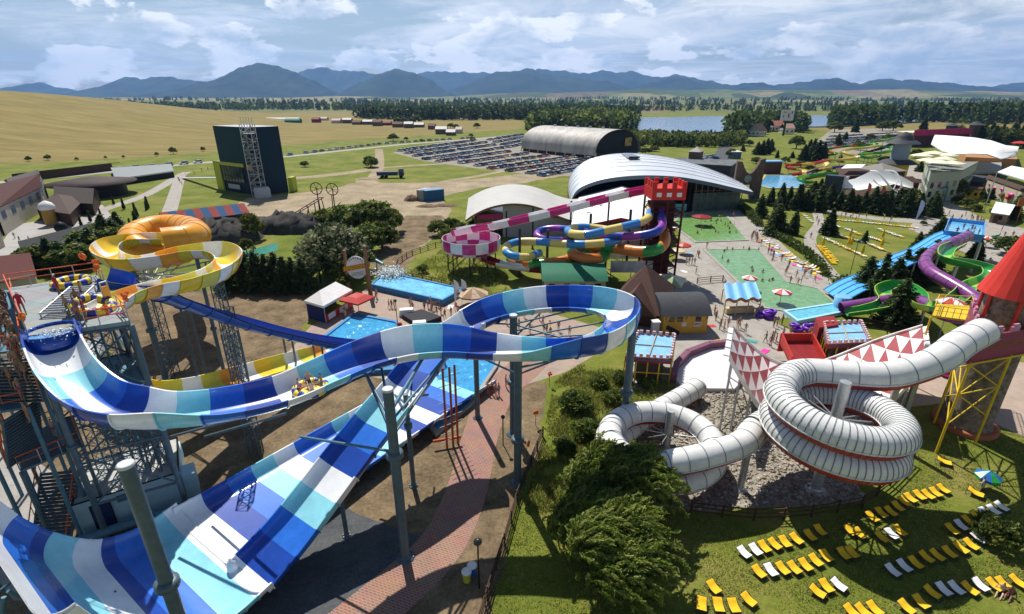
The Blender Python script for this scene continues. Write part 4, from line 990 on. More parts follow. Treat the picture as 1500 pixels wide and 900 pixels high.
flume('flume', [g3(1402, 362, 7.0, 2.0, .9, .9, 0), g3(1385, 372, 6.8, 2.0, .9, 1.2, 0), g3(1386, 385, 6.5, 2.0, .9, 1.2, 0), g3(1420, 392, 6.2, 2.0, 1.1, .9, 0), g3(1446, 400, 5.9, 2.0, 1.1, .9, 0), g3(1448, 412, 5.6, 2.0, 1.2, .9, 0), g3(1420, 424, 5.2, 2.0, 1.1, .9, 0), g3(1405, 440, 4.7, 2.0, .9, 1.1, 0), g3(1382, 456, 4.2, 2.0, .9, 1.3, 4), g3(1346, 452, 3.8, 2.0, .9, 1.3, 6), g3(1340, 436, 3.5, 2.0, .9, 1.2, 4), g3(1318, 424, 3.2, 2.0, .9, 1.3, 4), g3(1292, 432, 2.8, 2.0, .9, 1.3, 4), g3(1296, 450, 2.4, 2.0, .9, 1.1, 0), g3(1270, 458, 1.6, 2.0, .9, .9, 0), g3(1240, 462, .9, 2.0, .8, .8, 0)], GM, [0, 0, 0, 1, 0, 0, 2], 2.2, gs, flat=.2, lipm=1)
for px, py, zt in ((1440, 455, 5.2), (1345, 482, 3.4), (1296, 470, 2.2), (1392, 420, 5.6)): post(gs, G(px, py, 0), zt, .2, GALV, n=8)
# blue multi lane slide between the pines
bl = thing('lane_slide', 'light blue multi lane straight slide dropping between dark pines', 'water slide', G(1240, 440, 0))
a0, a1 = G(1400, 352, 6.5), G(1380, 340, 6.5); b0, b1 = G(1235, 446, .7), G(1207, 425, .7)
mb = MB(); nL = 4; stp = 14
for i in range(stp):
    t0, t1 = i/stp, (i+1)/stp; w0 = .5*math.sin(t0*PI*5)*.5; w1 = .5*math.sin(t1*PI*5)*.5
    p, q, r, s_ = a0.lerp(b0, t0), a1.lerp(b1, t0), a1.lerp(b1, t1), a0.lerp(b0, t1)
    mb.slab(p+Vector((0, 0, w0)), s_+Vector((0, 0, w1)), r+Vector((0, 0, w1)), q+Vector((0, 0, w0)), .15, 0)
    for k in range(nL+1):
        u = k/nL; aa = p.lerp(q, u)+Vector((0, 0, w0+.1)); bb = s_.lerp(r, u)+Vector((0, 0, w1+.1)); mb.bar(aa, bb, .16, 5, 1)
mb.build('lanes', [mat('lane_blue', (.10, .42, .80), .3), mat('lane_divider', (.05, .22, .55), .35)], bl)
for t in (.15, .4, .65):
    for e0, e1 in ((a0, b0), (a1, b1)):
        q = e0.lerp(e1, t); MB().bar((q.x, q.y, 0), q, .15, 7).build('support_post', GALV, bl)
sp_ = thing('start_platform', 'bright blue start pool platform at the top of the purple and green slides', 'platform', G(1410, 365, 0))
pp = [G(1382, 345, 6.4), G(1438, 352, 6.4), G(1440, 332, 6.4), G(1390, 326, 6.4)]
mb = MB(); mb.prism(pp, 5.9, 6.4); mb.build('tub', LBLUE, sp_)
mb = MB()
for p, q in zip(pp, pp[1:]+pp[:1]): mb.slab(p+Vector((0, 0, 1)), q+Vector((0, 0, 1)), q, p, .15)
mb.build('parapet', mat('tub_blue', (.07, .30, .62), .35), sp_)
for q in pp: MB().bar((q.x, q.y, 0), (q.x, q.y, 5.9), .25, 8).build('leg', GALV, sp_)
w_ = water('water_surface', [(q.x*.98+pp[0].x*.01+pp[2].x*.01, q.y*.98+pp[0].y*.01+pp[2].y*.01) for q in pp], 6.7, (.15, .45, .70), world=True); w_.parent = sp_; w_.location = -ORG[sp_.name]; del w_['kind']
# white splash floor pool with plum kerb
fp = thing('splash_floor', 'white empty run-out floor with a plum coloured kerb beside the checker slide', 'splash pool', G(1040, 550, 0))
kp = [G(x, y, 0) for x, y in ((1078, 512), (1040, 516), (1010, 528), (994, 545), (990, 562))]
fl_ = kp+[G(1000, 574, 0), G(1075, 575, 0), G(1108, 540, 0)]
mb = MB(); mb.prism(fl_, .02, .5); mb.build('basin_floor', mat('basin_white', (.66, .62, .63), .5, var=.05), fp)
mb = MB()
for a, b in zip(kp, kp[1:]):
    d = (b-a).normalized(); n2 = Vector((-d.y, d.x, 0)); 
    if n2.dot(G(1050, 560)-a) > 0: n2 = -n2
    mb.prism([a, b, b+n2*.7, a+n2*.7], .02, 1.3)
mb.build('kerb', mat('plum_kerb', (.20, .085, .13), .5), fp)
# crenellated blue roofed kiosks
def castle_kiosk(name, label, px, zt, yellow=True):
    P = [G(x, y, zt) for x, y in px]; c = sum(P, Vector())/4; t = thing(name, label, 'kiosk', (c.x, c.y, 0), 'crenellated kiosks')
    MB().prism(P, zt-.5, zt-.1).build('roof', mat('kiosk_roof_blue', (.22, .45, .68), .5, var=.2, scale=.8), t)
    for a, b in zip(P, P[1:]+P[:1]):
        m_ = MB(); d = b-a; n_k = max(3, int(d.length/.7)); d.normalize(); nn = Vector((-d.y, d.x, 0))*.22
        m_.prism([a, b, b+nn, a+nn], zt-.7, zt-.05, 0)
        for i in range(n_k):
            p = a+(b-a)*((i+.15)/n_k); q = a+(b-a)*((i+.65)/n_k); m_.prism([p, q, q+nn, p+nn], zt-.048, zt+.4, 1)
        m_.build('battlement', [REDD, mat('pale_pink', (.62, .42, .40), .6)], t)
    mid = MB(); a, b = (P[0]+P[1])/2, (P[2]+P[3])/2; mid.bar(a+Vector((0, 0, -.02)), b+Vector((0, 0, -.02)), .1, 4); a, b = (P[0]+P[3])/2, (P[1]+P[2])/2; mid.bar(a+Vector((0, 0, -.03)), b+Vector((0, 0, -.03)), .08, 4); mid.build('roof_rib', mat('kiosk_rib', (.4, .36, .28), .6), t)
    for a, b in ((P[0], P[1]), (P[1], P[2]), (P[0], P[3])):
        m_ = MB()
        for k in range(5):
            q = a.lerp(b, k/4); m_.bar((q.x, q.y, 0), (q.x, q.y, zt-.6), .07, 6)
        m_.bar((a.x, a.y, zt*.45), (b.x, b.y, zt*.45), .06, 6); m_.build('post_frame', YPAINT, t)
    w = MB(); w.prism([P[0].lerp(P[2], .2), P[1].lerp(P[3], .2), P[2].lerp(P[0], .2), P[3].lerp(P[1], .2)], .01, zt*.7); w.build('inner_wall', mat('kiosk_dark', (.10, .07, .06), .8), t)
    return t
castle_kiosk('castle_kiosk', 'crenellated red kiosk with a pale blue roof under the big blue loop', [(916, 522), (984, 526), (990, 492), (934, 487)], 3.6)
castle_kiosk('castle_kiosk', 'crenellated red kiosk with a pale blue roof behind the checker slide', [(1212, 504), (1276, 501), (1262, 472), (1205, 474)], 3.8)
mb = MB(); q = [G(x, y, 4.0) for x, y in ((1195, 465), (1200, 480), (1228, 476), (1222, 463))]; mb.prism(q, 3.7, 4.0); mb.prism([p for p in q], 0, 3.6)
props(mb.build('annex', REDD, None, q[0]), 'dark red flat roofed annex beside the kiosk near the green slides', 'annex')
# ================= loungers on the lawn =================
lawn_y, lawn_w = CLOTHY, CLOTHW
FR = mat('lounger_frame', (.05, .06, .055), .5)
def make_lounger(loc, label, rz, white):
    t = thing('sun_lounger', label, 'sun lounger', loc, 'sling loungers on the lawn', rz)
    prof = [(-.56, .50), (-.46, .49), (-.32, .42), (-.18, .35), (0, .30), (.18, .29), (.36, .31), (.52, .33)]; w_ = .34
    v = [(x, s_*w_, z) for x, z in prof for s_ in (-1, 1)]; mb = MB()
    n_ = len(prof); mb.add(v, [(2*i, 2*i+2, 2*i+3, 2*i+1) for i in range(n_-1)], 0, True); mb.add([(x, y, z-.025) for x, y, z in v], [(2*i+1, 2*i+3, 2*i+2, 2*i) for i in range(n_-1)], 0, True)
    ORG[t.name] = Vector((0, 0, 0))
    s_ = mb.build('sling', lawn_w if white else lawn_y, t)
    mb = MB()
    for sg in (-1, 1): mb.path([(x, sg*(w_+.03), z) for x, z in prof], .022, 5)
    mb.bar((-.56, -w_, .50), (-.56, w_, .50), .022, 5); mb.bar((.52, -w_, .33), (.52, w_, .33), .022, 5); mb.build('frame', FR, t)
    for x0, x1, z1 in ((-.6, -.05, .33), (.6, -.3, .44)):
        mb = MB(); 
        for sg in (-1, 1): mb.bar((x0, sg*(w_+.05), 0.0), (x1, sg*(w_+.05), z1), .022, 5)
        mb.bar((x0, -w_-.05, .02), (x0, w_+.05, .02), .02, 5); mb.build('leg_frame', FR, t)
    return t
rows = {
 'the top row by the spiral shadow': [(830, 475), (870, 458), (912, 452), (943, 430), (972, 408), (998, 392), (1037, 380), (1075, 377), (1108, 367), (1142, 352)],
 'the short row left of the small bush': [(1180, 530), (1220, 513, 1), (1253, 493), (1290, 473), (1325, 457, 1), (1362, 445, 1), (1397, 430, 1)],
 'the row just below the rail fence': [(268, 632, 1), (318, 620, 1), (357, 607), (402, 595), (447, 585), (497, 572), (558, 558), (602, 535), (735, 535), (775, 548)],
 'the second row below the rail fence': [(333, 717), (385, 710, 1), (437, 703), (488, 700), (537, 687), (582, 667), (628, 648), (705, 638), (742, 632)],
 'the trio inside the round shadow': [(872, 565), (915, 550, 1), (952, 537)],
 'the row right of the round shadow': [(920, 712, 1), (970, 692, 1), (1020, 678), (1068, 653), (1115, 645), (1168, 632), (1218, 612), (1263, 597), (1295, 568, 1)],
 'the longest row near the lawn edge': [(980, 873), (1042, 850), (1092, 808), (1143, 795, 1), (1198, 790, 1), (1257, 792), (1303, 775, 1), (1365, 775), (1405, 770), (1468, 760)],
 'the loose cluster of three': [(590, 805), (628, 780), (683, 775, 1)],
 'the group beside the willow': [(135, 785), (80, 860), (155, 865), (222, 868), (288, 840)],
 'the group at the lower lawn edge': [(740, 893), (790, 890), (840, 880)]}
ordn = ['first', 'second', 'third', 'fourth', 'fifth', 'sixth', 'seventh', 'eighth', 'ninth', 'tenth']
ly = make_lounger((0, 0, 0), 'x', 0, False); lw = make_lounger((0, 0, 0), 'x', 0, True)
for rn, lst in rows.items():
    for k, q in enumerate(lst):
        wh = len(q) > 2; p = G(1000+q[0]/3, 600+q[1]/3+3, 0)
        rz = math.atan2(-.93, .38)+R.uniform(-.12, .12)
        if 'willow' in rn: rz += [.1, -.75, -.5, -.35, .2][k]
        if 'cluster' in rn: rz += [.25, -.1, .1][k]
        dup(ly if not wh else lw, p, rz, .9, ('white' if wh else 'yellow')+' sling lounger, '+ordn[k]+' from the left in '+rn)
drop(ly); drop(lw)
# ================= mid-ground buildings, tents and slides =================
def front(pxL, pxR, depth):
    A = G(*pxL) if len(pxL) == 2 else Vector(pxL); B = G(*pxR); d = (B-A).normalized(); n = Vector((-d.y, d.x, 0))
    if n.y < 0: n = -n
    return [A, B, B+n*depth, A+n*depth]
def text(body, size, loc, rot, m, parent, name='lettering', ext=.01):
    cu = bpy.data.curves.new(name, 'FONT'); cu.body = body; cu.size = size; cu.extrude = ext; cu.align_x = 'CENTER'; cu.align_y = 'CENTER'
    q = bpy.data.objects.new('tmp_text', cu); C.objects.link(q); bpy.context.view_layer.update()
    me = bpy.data.meshes.new_from_object(q.evaluated_get(bpy.context.evaluated_depsgraph_get())); bpy.data.objects.remove(q, do_unlink=True); bpy.data.curves.remove(cu)
    me.materials.clear(); me.materials.append(m); me.name = name
    o = bpy.data.objects.new(name, me); C.objects.link(o); o.rotation_euler = rot
    o.location = Vector(loc)-(ORG[parent.name] if parent is not None else Vector()); o.parent = parent; return o
def wins(mb, a, b, z0, z1, n, w_=.5, off=.04, m=0):        # n openings along wall a-b
    d = (b-a); nn = Vector((d.y, -d.x, 0)).normalized()*off
    for i in range(n):
        p = a+d*((i+.5-w_/2)/n)+nn; q = a+d*((i+.5+w_/2)/n)+nn
        mb.slab(Vector((p.x, p.y, z0)), Vector((q.x, q.y, z0)), Vector((q.x, q.y, z1)), Vector((p.x, p.y, z1)), .08, m)
def house(name, label, cat, poly, h, wallm, roofm, rtype='gable', rh=2.0, over=.5, axis=0, win=(3, 1.2, 2.2), winm=None, door=None, group=None, floors=1):
    c = sum(poly, Vector())/4; t = thing(name, label, cat, c, group)
    MB().prism(poly, .01, h).build('wall', wallm, t)
    P = [Vector((p.x+(p.x-c.x)/(p-c).length*over, p.y+(p.y-c.y)/(p-c).length*over, h)) for p in poly]
    mb = MB()
    if rtype == 'flat':
        mb.prism(P, h+.003, h+.35)
    elif rtype == 'hip':
        ap = c+Vector((0, 0, h+rh)); v = P+[ap]; mb.add(v, [(0, 1, 4), (1, 2, 4), (2, 3, 4), (3, 0, 4), (3, 2, 1, 0)], 0)
    elif rtype == 'vault':
        n = 10; a, b, cc, d = (P[0], P[1], P[2], P[3]) if axis == 0 else (P[1], P[2], P[3], P[0])
        L1 = []; L2 = []
        for i in range(n+1):
            u = i/n; zz = rh*math.sin(PI*u)**.8+h-.1; q = a.lerp(d, u); r = b.lerp(cc, u); L1.append((q.x, q.y, zz)); L2.append((r.x, r.y, zz))
        mb.add(L1+L2, [(i, n+1+i, n+2+i, i+1) for i in range(n)], 0, True); mb.add(L1+L2, [tuple(range(n, -1, -1)), tuple(range(n+1, 2*n+2))], 0)
    else:
        a, b, cc, d = (P[0], P[1], P[2], P[3]) if axis == 0 else (P[1], P[2], P[3], P[0])
        r0 = (a+d)/2+Vector((0, 0, rh)); r1 = (b+cc)/2+Vector((0, 0, rh))
        lo = Vector((0, 0, -.15)); mb.slab(a+lo, b+lo, r1, r0, .14); mb.slab(cc+lo, d+lo, r0, r1, .14)
        mb2 = MB(); ins = .55
        for e0, e1, rr in ((a, d, r0), (b, cc, r1)):
            e0 = e0.lerp(c+Vector((0, 0, h)), .06); e1 = e1.lerp(c+Vector((0, 0, h)), .06); rr = Vector((rr.x, rr.y, rr.z-.25)).lerp(c+Vector((0, 0, h+rh-.25)), .06); mb2.add([e0, e1, rr], [(0, 1, 2), (2, 1, 0)], 0)
        mb2.build('gable_wall', wallm, t)
    mb.build('roof', roofm, t)
    n_, z0, z1 = win
    if n_:
        for f in range(floors):
            for a, b in ((poly[0], poly[1]), (poly[1], poly[2]), (poly[3], poly[0])):
                d = b-a
                for i in range(max(1, int(n_*d.length/(poly[1]-poly[0]).length+.5))):
                    k = max(1, int(n_*d.length/(poly[1]-poly[0]).length+.5)); m_ = MB(); p = a+d*((i+.3)/k); q = a+d*((i+.7)/k); nn = Vector((d.y, -d.x, 0)).normalized()*.06; zz = f*2.9
                    m_.slab(Vector((p.x, p.y, z0+zz))+nn, Vector((q.x, q.y, z0+zz))+nn, Vector((q.x, q.y, z1+zz))+nn, Vector((p.x, p.y, z1+zz))+nn, .08); m_.build('window', winm or GLASS, t)
    if door:
        a, b = poly[0], poly[1]; d = (b-a); p = a+d*door; q = p+d.normalized()*1.1; nn = Vector((d.y, -d.x, 0)).normalized()*.07; m_ = MB()
        m_.slab(Vector((p.x, p.y, .02))+nn, Vector((q.x, q.y, .02))+nn, Vector((q.x, q.y, 2.1))+nn, Vector((p.x, p.y, 2.1))+nn, .08); m_.build('door', WOOD, t)
    return t
# --- yellow toilet house and brown roofed house
ywall = mat('yellow_render', (.60, .40, .07), .8, var=.1, scale=1)
yh_p = front((970, 489), (1034, 488), 7.0)
yh = house('yellow_house', 'yellow walled toilet house with a grey curved roof', 'house', yh_p, 2.9, ywall, GREYR, 'vault', 1.9, .6, win=(0, 1, 2))
a, b = yh_p[0], yh_p[1]; d = b-a
for u0, u1 in ((.12, .24), (.31, .43), (.72, .84)):
    for z0, z1, m_, nm, of in ((1.95, 2.55, GLASS, 'window', .05),):
        p = a+d*u0-Vector((0, of, 0)); q = a+d*u1-Vector((0, of, 0)); f = MB(); f.slab((p.x, p.y, z0), (q.x, q.y, z0), (q.x, q.y, z1), (p.x, p.y, z1), .06); wn = f.build(nm, m_, yh)
        f = MB(); f.bar((p.x-.05, p.y-.03, z0-.05), (q.x+.05, q.y-.03, z0-.05), .05, 4); f.build('sill', WOOD, wn)
p = a+d*.70-Vector((0, .05, 0)); q = a+d*.86-Vector((0, .05, 0)); f = MB(); f.slab((p.x, p.y, 1.05), (q.x, q.y, 1.05), (q.x, q.y, 1.75), (p.x, p.y, 1.75), .05); sg = f.build('sign_panel', mat('sign_white', (.75, .72, .70), .6), yh)
text('WC', .6, a+d*.78+Vector((0, -.1, 1.4)), (PI/2, 0, math.atan2(d.y, d.x)), BLACK, yh, 'lettering')
p = a+d*.42-Vector((0, .05, 0)); q = a+d*.52-Vector((0, .05, 0)); f = MB(); f.slab((p.x, p.y, 1.1), (q.x, q.y, 1.1), (q.x, q.y, 1.7), (p.x, p.y, 1.7), .05); f.build('sign_panel', MC['sign_white'], yh)
for k in range(5):
    q = a+d*(.04+.23*k); f = MB(); f.bar((q.x, q.y-.05, 2.2), (q.x, q.y-.5, 2.8), .06, 4); f.build('roof_bracket', WOOD, yh)
f = MB(); q = a+d*.18; f.bar((q.x-.9, q.y-1.2, 1.5), (q.x+.7, q.y-1.2, .6), .35, 6); props(f.build('black_board', BLACK, None, q), 'tilted black board leaning before the yellow house', 'board')
f = MB(); q = a+Vector((-1.2, -.3, 0)); f.box((q.x, q.y, 1.0), (.9, .9, 2.0), .1); f.box((q.x, q.y, 2.08), (1.1, 1.1, .15), .1, 1); props(f.build('white_kiosk_post', [GREYL, MC['sign_white']], None, q), 'small white topped cabinet between the brown and yellow houses', 'cabinet')
bh_p = front((893, 470), (962, 482), 12)
bh = house('brown_house', 'dark brown timber house with a steep pyramid roof beside the yellow house', 'house', bh_p, 2.4, WOOD, BROWNR, 'hip', 5.2, 1.0, win=(0, 1, 2))
f = MB(); q = (bh_p[0]+bh_p[1])/2; dd = (bh_p[1]-bh_p[0]).normalized(); nn = Vector((dd.y, -dd.x, 0)); e0 = q-dd*3+nn*1.5; e1 = q+dd*3.4+nn*1.5
f.add([Vector((e0.x, e0.y, 2.3)), Vector((e1.x, e1.y, 2.3)), Vector((q.x, q.y, 5.6))+nn*1.5, Vector((q.x, q.y, 5.7))-nn*3.5, Vector((e1.x, e1.y, 2.3))-nn*2.4, Vector((e0.x, e0.y, 2.3))-nn*2.4], [(0, 1, 2)], 1); f.add(f.v[:6], [(1, 4, 3, 2), (0, 2, 3, 5)], 0)
dm_ = f.build('dormer', [BROWNR, WOOD], bh)
f = MB()
for z, w_ in ((4.1, 1.0), (3.6, 1.2)): 
    for k in range(7): f.box((q.x+nn.x*1.56+dd.x*(-w_+2*w_*k/6), q.y+nn.y*1.56+dd.y*(-w_+2*w_*k/6), z), (.16, .03, .24), math.atan2(dd.y, dd.x))
f.build('lettering', mat('pale_letter', (.7, .68, .62), .7), dm_)
# --- green roofed stall, umbrella stalls, banners
gr = front((797, 432), (886, 432), 9); house('green_stall', 'long stall with a dark green curved roof behind the blue loop', 'stall', gr, 2.6, mat('stall_cream', (.50, .44, .30), .8), mat('green_roof', (.022, .15, .085), .5), 'vault', 1.6, .5, win=(4, .8, 2.0), winm=BLACK)
def umbrella(name, label, p, r, h, mats, sides=8, group=None, drop_=.55, cat='umbrella'):
    t = thing(name, label, cat, p, group)
    MB().bar(p, (p.x, p.y, h+.1), .05, 6).build('pole', GALV, t)
    m_ = MB(); v = []; n = sides
    for rr, z in ((r, h-drop_), (r*.5, h-drop_*.42), (.03, h)):
        for i in range(n): v.append((p.x+rr*math.cos(2*PI*i/n+.3), p.y+rr*math.sin(2*PI*i/n+.3), z))
    fs = []; ms = []
    for j in range(2):
        for i in range(n): fs.append((j*n+i, j*n+(i+1) % n, (j+1)*n+(i+1) % n, (j+1)*n+i)); ms.append(i % len(mats))
    m_.add(v, fs, ms); m_.add([(x, y, z-.02) for x, y, z in v], [f_[::-1] for f_ in fs], ms)
    vv = [v[i] for i in range(n)]+[(x, y, z-.25) for x, y, z in v[:n]]
    m_.add(vv, [(i, n+i, n+(i+1) % n, (i+1) % n) for i in range(n)], [i % len(mats) for i in range(n)])
    m_.build('shade', mats, t); return t
umbrella('parasol', 'pale green and cream square parasol beside the brown house', G(978, 430), 3.4, 3.4, [mat('parasol_green', (.30, .38, .20), .7), mat('parasol_cream', (.60, .56, .42), .7)], 4, drop_=1.0)
umbrella('parasol', 'brown and cream thatched parasol at the foam pool corner', G(693, 447), 2.6, 3.0, [mat('thatch', (.30, .20, .12), .9, var=.3, scale=6), mat('thatch_pale', (.50, .38, .27), .9, var=.3)], 10, drop_=1.0)
umbrella('parasol', 'red square parasol with white bars beside the white tent', G(526, 459), 2.7, 3.4, [REDW], 4, drop_=.9)
for k, (px, py, s_, lb) in enumerate(((1000, 372, 1.6, 'small red parasol at the edge of the paved plaza by the red tower'), (990, 380, 1.7, 'beige parasol on the plaza beside the red tower'), (1284, 357, 1.4, 'red and white parasol'), )):
    if k < 2: umbrella('parasol', lb, G(px, py), s_, 2.5, [REDW] if k == 0 else [CREAM], 8)
RWS = [REDW, mat('canvas_white', (.78, .76, .74), .7)]
umbrella('parasol', 'red and white parasol standing in the lower green pool', G(1142, 445), 1.5, 2.6, RWS, 8)
umbrella('parasol', 'red and white parasol beside the blue wave kiosk', G(1095, 425), 1.3, 2.8, RWS, 8)
umbrella('parasol', 'red and white parasol above the green slide curl', Vector((G(1384, 468, 3).x, G(1384, 468, 3).y, 0)), 1.7, 6.2, RWS, 8)
umbrella('parasol', 'red and white parasol by the blue start platform', G(1443, 362), 1.4, 2.5, RWS, 8)
umbrella('parasol', 'dark red parasol in front of the aluminium hall glass', G(1026, 331), 2.6, 3.0, [REDD], 8)
# --- white event tent with red and navy sides
tp_ = front((455, 471), (487, 472), 7.5); 
tp_ = [G(452, 466), G(478, 474), G(517, 450), G(492, 440)]
t = thing('event_tent', 'white roofed tent with navy and red side panels by the left pool', 'tent', sum(tp_, Vector())/4)
f = MB(); c_ = sum(tp_, Vector())/4
P = [Vector((p.x+(p.x-c_.x)*.07, p.y+(p.y-c_.y)*.07, 2.9)) for p in tp_]; r0 = P[0].lerp(P[1], .5).lerp(c_, .45); r0.z = 4.3; r1 = P[2].lerp(P[3], .5).lerp(c_, .45); r1.z = 4.3
f.add(P+[r0, r1], [(0, 1, 4), (1, 2, 5, 4), (2, 3, 5), (3, 0, 4, 5)], 0); f.add([p for p in P]+[p-Vector((0, 0, .35)) for p in P], [(0, 4, 5, 1), (1, 5, 6, 2), (2, 6, 7, 3), (3, 7, 4, 0)], 0); f.build('roof', MC['canvas_white'], t)
NAVY = mat('navy_canvas', (.02, .03, .13), .7)
for i, m_, nm in ((0, NAVY, 'side_panel'), (1, REDW, 'side_panel'), (3, NAVY, 'side_panel')):
    a, b = tp_[i], tp_[(i+1) % 4]; f = MB(); f.slab((a.x, a.y, .02), (b.x, b.y, .02), (b.x, b.y, 1.3 if i == 1 else 2.5), (a.x, a.y, 1.3 if i == 1 else 2.5), .05); f.build(nm, m_, t)
f = MB(); a, b = tp_[1], tp_[2]
for u0, u1 in ((.1, .35), (.5, .8)):
    p, q = a.lerp(b, u0)-Vector((-.06, .06, 0)), a.lerp(b, u1)-Vector((-.06, .06, 0)); f = MB(); f.slab((p.x, p.y, .3), (q.x, q.y, .3), (q.x, q.y, 1.2), (p.x, p.y, 1.2), .04); f.build('poster', MC['canvas_white'], t)
for p in tp_: MB().bar(p, (p.x, p.y, 2.9), .06, 6).build('leg', GALV, t)
# --- totem gate with oval sign
t = thing('totem_gate', 'two rough log posts carrying an oval white sign with an orange name board', 'gate', G(525, 430))
for px, py, zt in ((511, 425, 7.2), (543, 432, 8.6)):
    p = G(px, py); MB().bar(p, (p.x+R.uniform(-.2, .2), p.y, zt), .38, 9, 0, .3).build('log_post', WOODL, t)
ps = G(527, 428); zc_ = topz(ps, 392)
f = MB(); n = 28; v = [(ps.x+1.75*math.cos(2*PI*i/n), ps.y-.1, zc_+2.0*math.sin(2*PI*i/n)) for i in range(n)]; v2 = [(x, y+.15, z) for x, y, z in v]
f.add(v+v2, [tuple(range(n)), tuple(range(2*n-1, n-1, -1))]+[(i, n+i, n+(i+1) % n, (i+1) % n) for i in range(n)], 0); f.build('oval_board', mat('oval_white', (.66, .68, .72), .6), t)
f = MB(); f.slab((ps.x-2.3, ps.y-.2, zc_-.75), (ps.x+2.3, ps.y-.2, zc_+.15), (ps.x+2.3, ps.y-.2, zc_+.95), (ps.x-2.3, ps.y-.2, zc_+.05), .1); f.build('name_board', mat('orange_board', (.45, .17, .02), .6), t)
text('AMAZONIA', .85, (ps.x, ps.y-.3, zc_+.1), (PI/2, -math.atan2(.9, 4.6), 0), mat('letter_yellow', (.75, .5, .05), .6), t)
LGP = mat('leaf_green_paint', (.10, .22, .05), .7)
for k in range(7):
    f = MB(); a = PI*(.25+.5*k/6); f.bar((ps.x+1.45*math.cos(a), ps.y-.16, zc_+1.6*math.sin(a)), (ps.x+1.6*math.cos(a), ps.y-.16, zc_+1.8*math.sin(a)), .09, 5); f.build('painted_leaf', LGP, t)
for k in range(3): f = MB(); f.bar((ps.x-1.0, ps.y-.16, zc_-1.0-.25*k), (ps.x+1.0, ps.y-.16, zc_-.7-.25*k), .03, 4); f.build('small_lettering', LGP, t)
# --- low black stage and inflatables on the deck
t = thing('stage', 'low black stage platform among bathers on the left pool deck', 'stage', G(620, 470))
f = MB(); P = [G(589, 467), G(613, 482), G(647, 470), G(618, 459)]; f.prism(P, .02, .7); f.build('platform', mat('stage_black', (.03, .03, .035), .7), t)
for px, py, w_ in ((615, 481, 2.2), (596, 462, 2.4)):
    f = MB(); p = G(px, py); f.box((p.x, p.y, .55), (w_, 1.2, 1.05), .2, 0, .85); props(f.build('white_bag', MC['canvas_white'], None, p), 'bulging white bag at the '+('near' if py > 470 else 'far')+' edge of the black stage', 'bag')
for k, (px, py) in enumerate(((586, 483), (598, 486))):
    f = MB(); p = G(px, py); f.lathe(p, [(.35, 0), (.4, .5), (.34, 1.0), (.1, 1.15)], 10); props(f.build('buoy', REDW if k == 0 else YPAINT, None, p), ('red' if k == 0 else 'yellow')+' bollard on the deck corner of the left pool', 'bollard')
for k, (px, py, c_) in enumerate(((596, 437, 0), (0, 0, 0))):
    pass
def flag(label, px, py, h, col, w_=.8, group='feather flags'):
    p = G(px, py); t = thing('feather_flag', label, 'flag', p, group); MB().bar(p, (p.x, p.y, h), .03, 5).build('pole', GALV, t)
    f = MB(); n = 8; v = []
    for i in range(n+1):
        u = i/n; ww = w_*min(1, .25+1.6*u)*(1 if u < .85 else (1.05-u)/.2); z = h*.15+h*.85*u; v += [(p.x, p.y, z), (p.x+max(.05, ww), p.y+.08*math.sin(u*4), z)]
    fs = [(2*i, 2*i+1, 2*i+3, 2*i+2) for i in range(n)]; f.add(v, fs, 0); f.add([(x, y+.02, z) for x, y, z in v], [q[::-1] for q in fs], 0); f.build('cloth', col, t); return t
WB = mat('flag_white', (.72, .74, .78), .7, var=.25, scale=2); 
flag('white feather flag, left of the pair at the foam pool corner', 666, 446, 4.2, WB); flag('white feather flag, right of the pair at the foam pool corner', 677, 445, 4.2, WB)
flag('pale blue feather flag on the path before the conifer row', 1340, 326, 6.0, mat('flag_blue', (.35, .45, .70), .7, var=.3, scale=2), 1.3)
flag('pale pink feather flag among the conifers by the path', 1183, 306, 5.0, mat('flag_pink', (.60, .42, .45), .7, var=.3, scale=2), 1.2)
flag('red feather flag standing beside the white stage canopy', 1266, 296, 6.0, mat('flag_red', (.55, .10, .12), .7), 1.2)
flag('crimson feather flag right of the red one by the stage canopy', 1287, 297, 5.4, mat('flag_crimson', (.50, .06, .15), .7), 1.2)
# --- timber rail fences
def fence(label, pts, h=1.2, rails=3, m=None, step=2.4, world=False):
    P = [Vector(p) if world else G(*p) for p in pts]; c = P[len(P)//2]; t = thing('rail_fence', label, 'fence', c)
    Q, _ = resample(np.array([tuple(p) for p in P]), step)
    for q in Q: MB().bar((q[0], q[1], 0), (q[0], q[1], h), .09, 6).build('post', m or WOOD, t)
    f = MB()
    for k in range(rails):
        z = h*(k+1)/rails-.12; f = MB(); f.path([(q[0], q[1], z) for q in Q], .055, 5); f.build('rail', m or WOOD, t)
fence('dark timber rail fence curving round the gravel bed of the white spiral', [(1012, 752), (1060, 758), (1120, 764), (1190, 757), (1260, 745), (1300, 715), (1335, 680)])
fence('dark timber rail fence running down beside the brick path', [(795, 640), (775, 690), (757, 735), (742, 790), (722, 850), (700, 925)])
fence('dark timber rail fence along the foam pool far side', [(592, 406), (640, 417), (680, 428), (700, 436)])
fence('dark timber rail fence climbing from the foam pool to the checker bowl', [(588, 404), (580, 390), (600, 375), (640, 362), (680, 356)])
fence('short dark timber rail fence on the plaza by the green parasol', [(1021, 416), (1058, 412), (1062, 420)])
fence('dark timber rail fence behind the checker slide', [(1270, 478), (1310, 486), (1350, 494)])
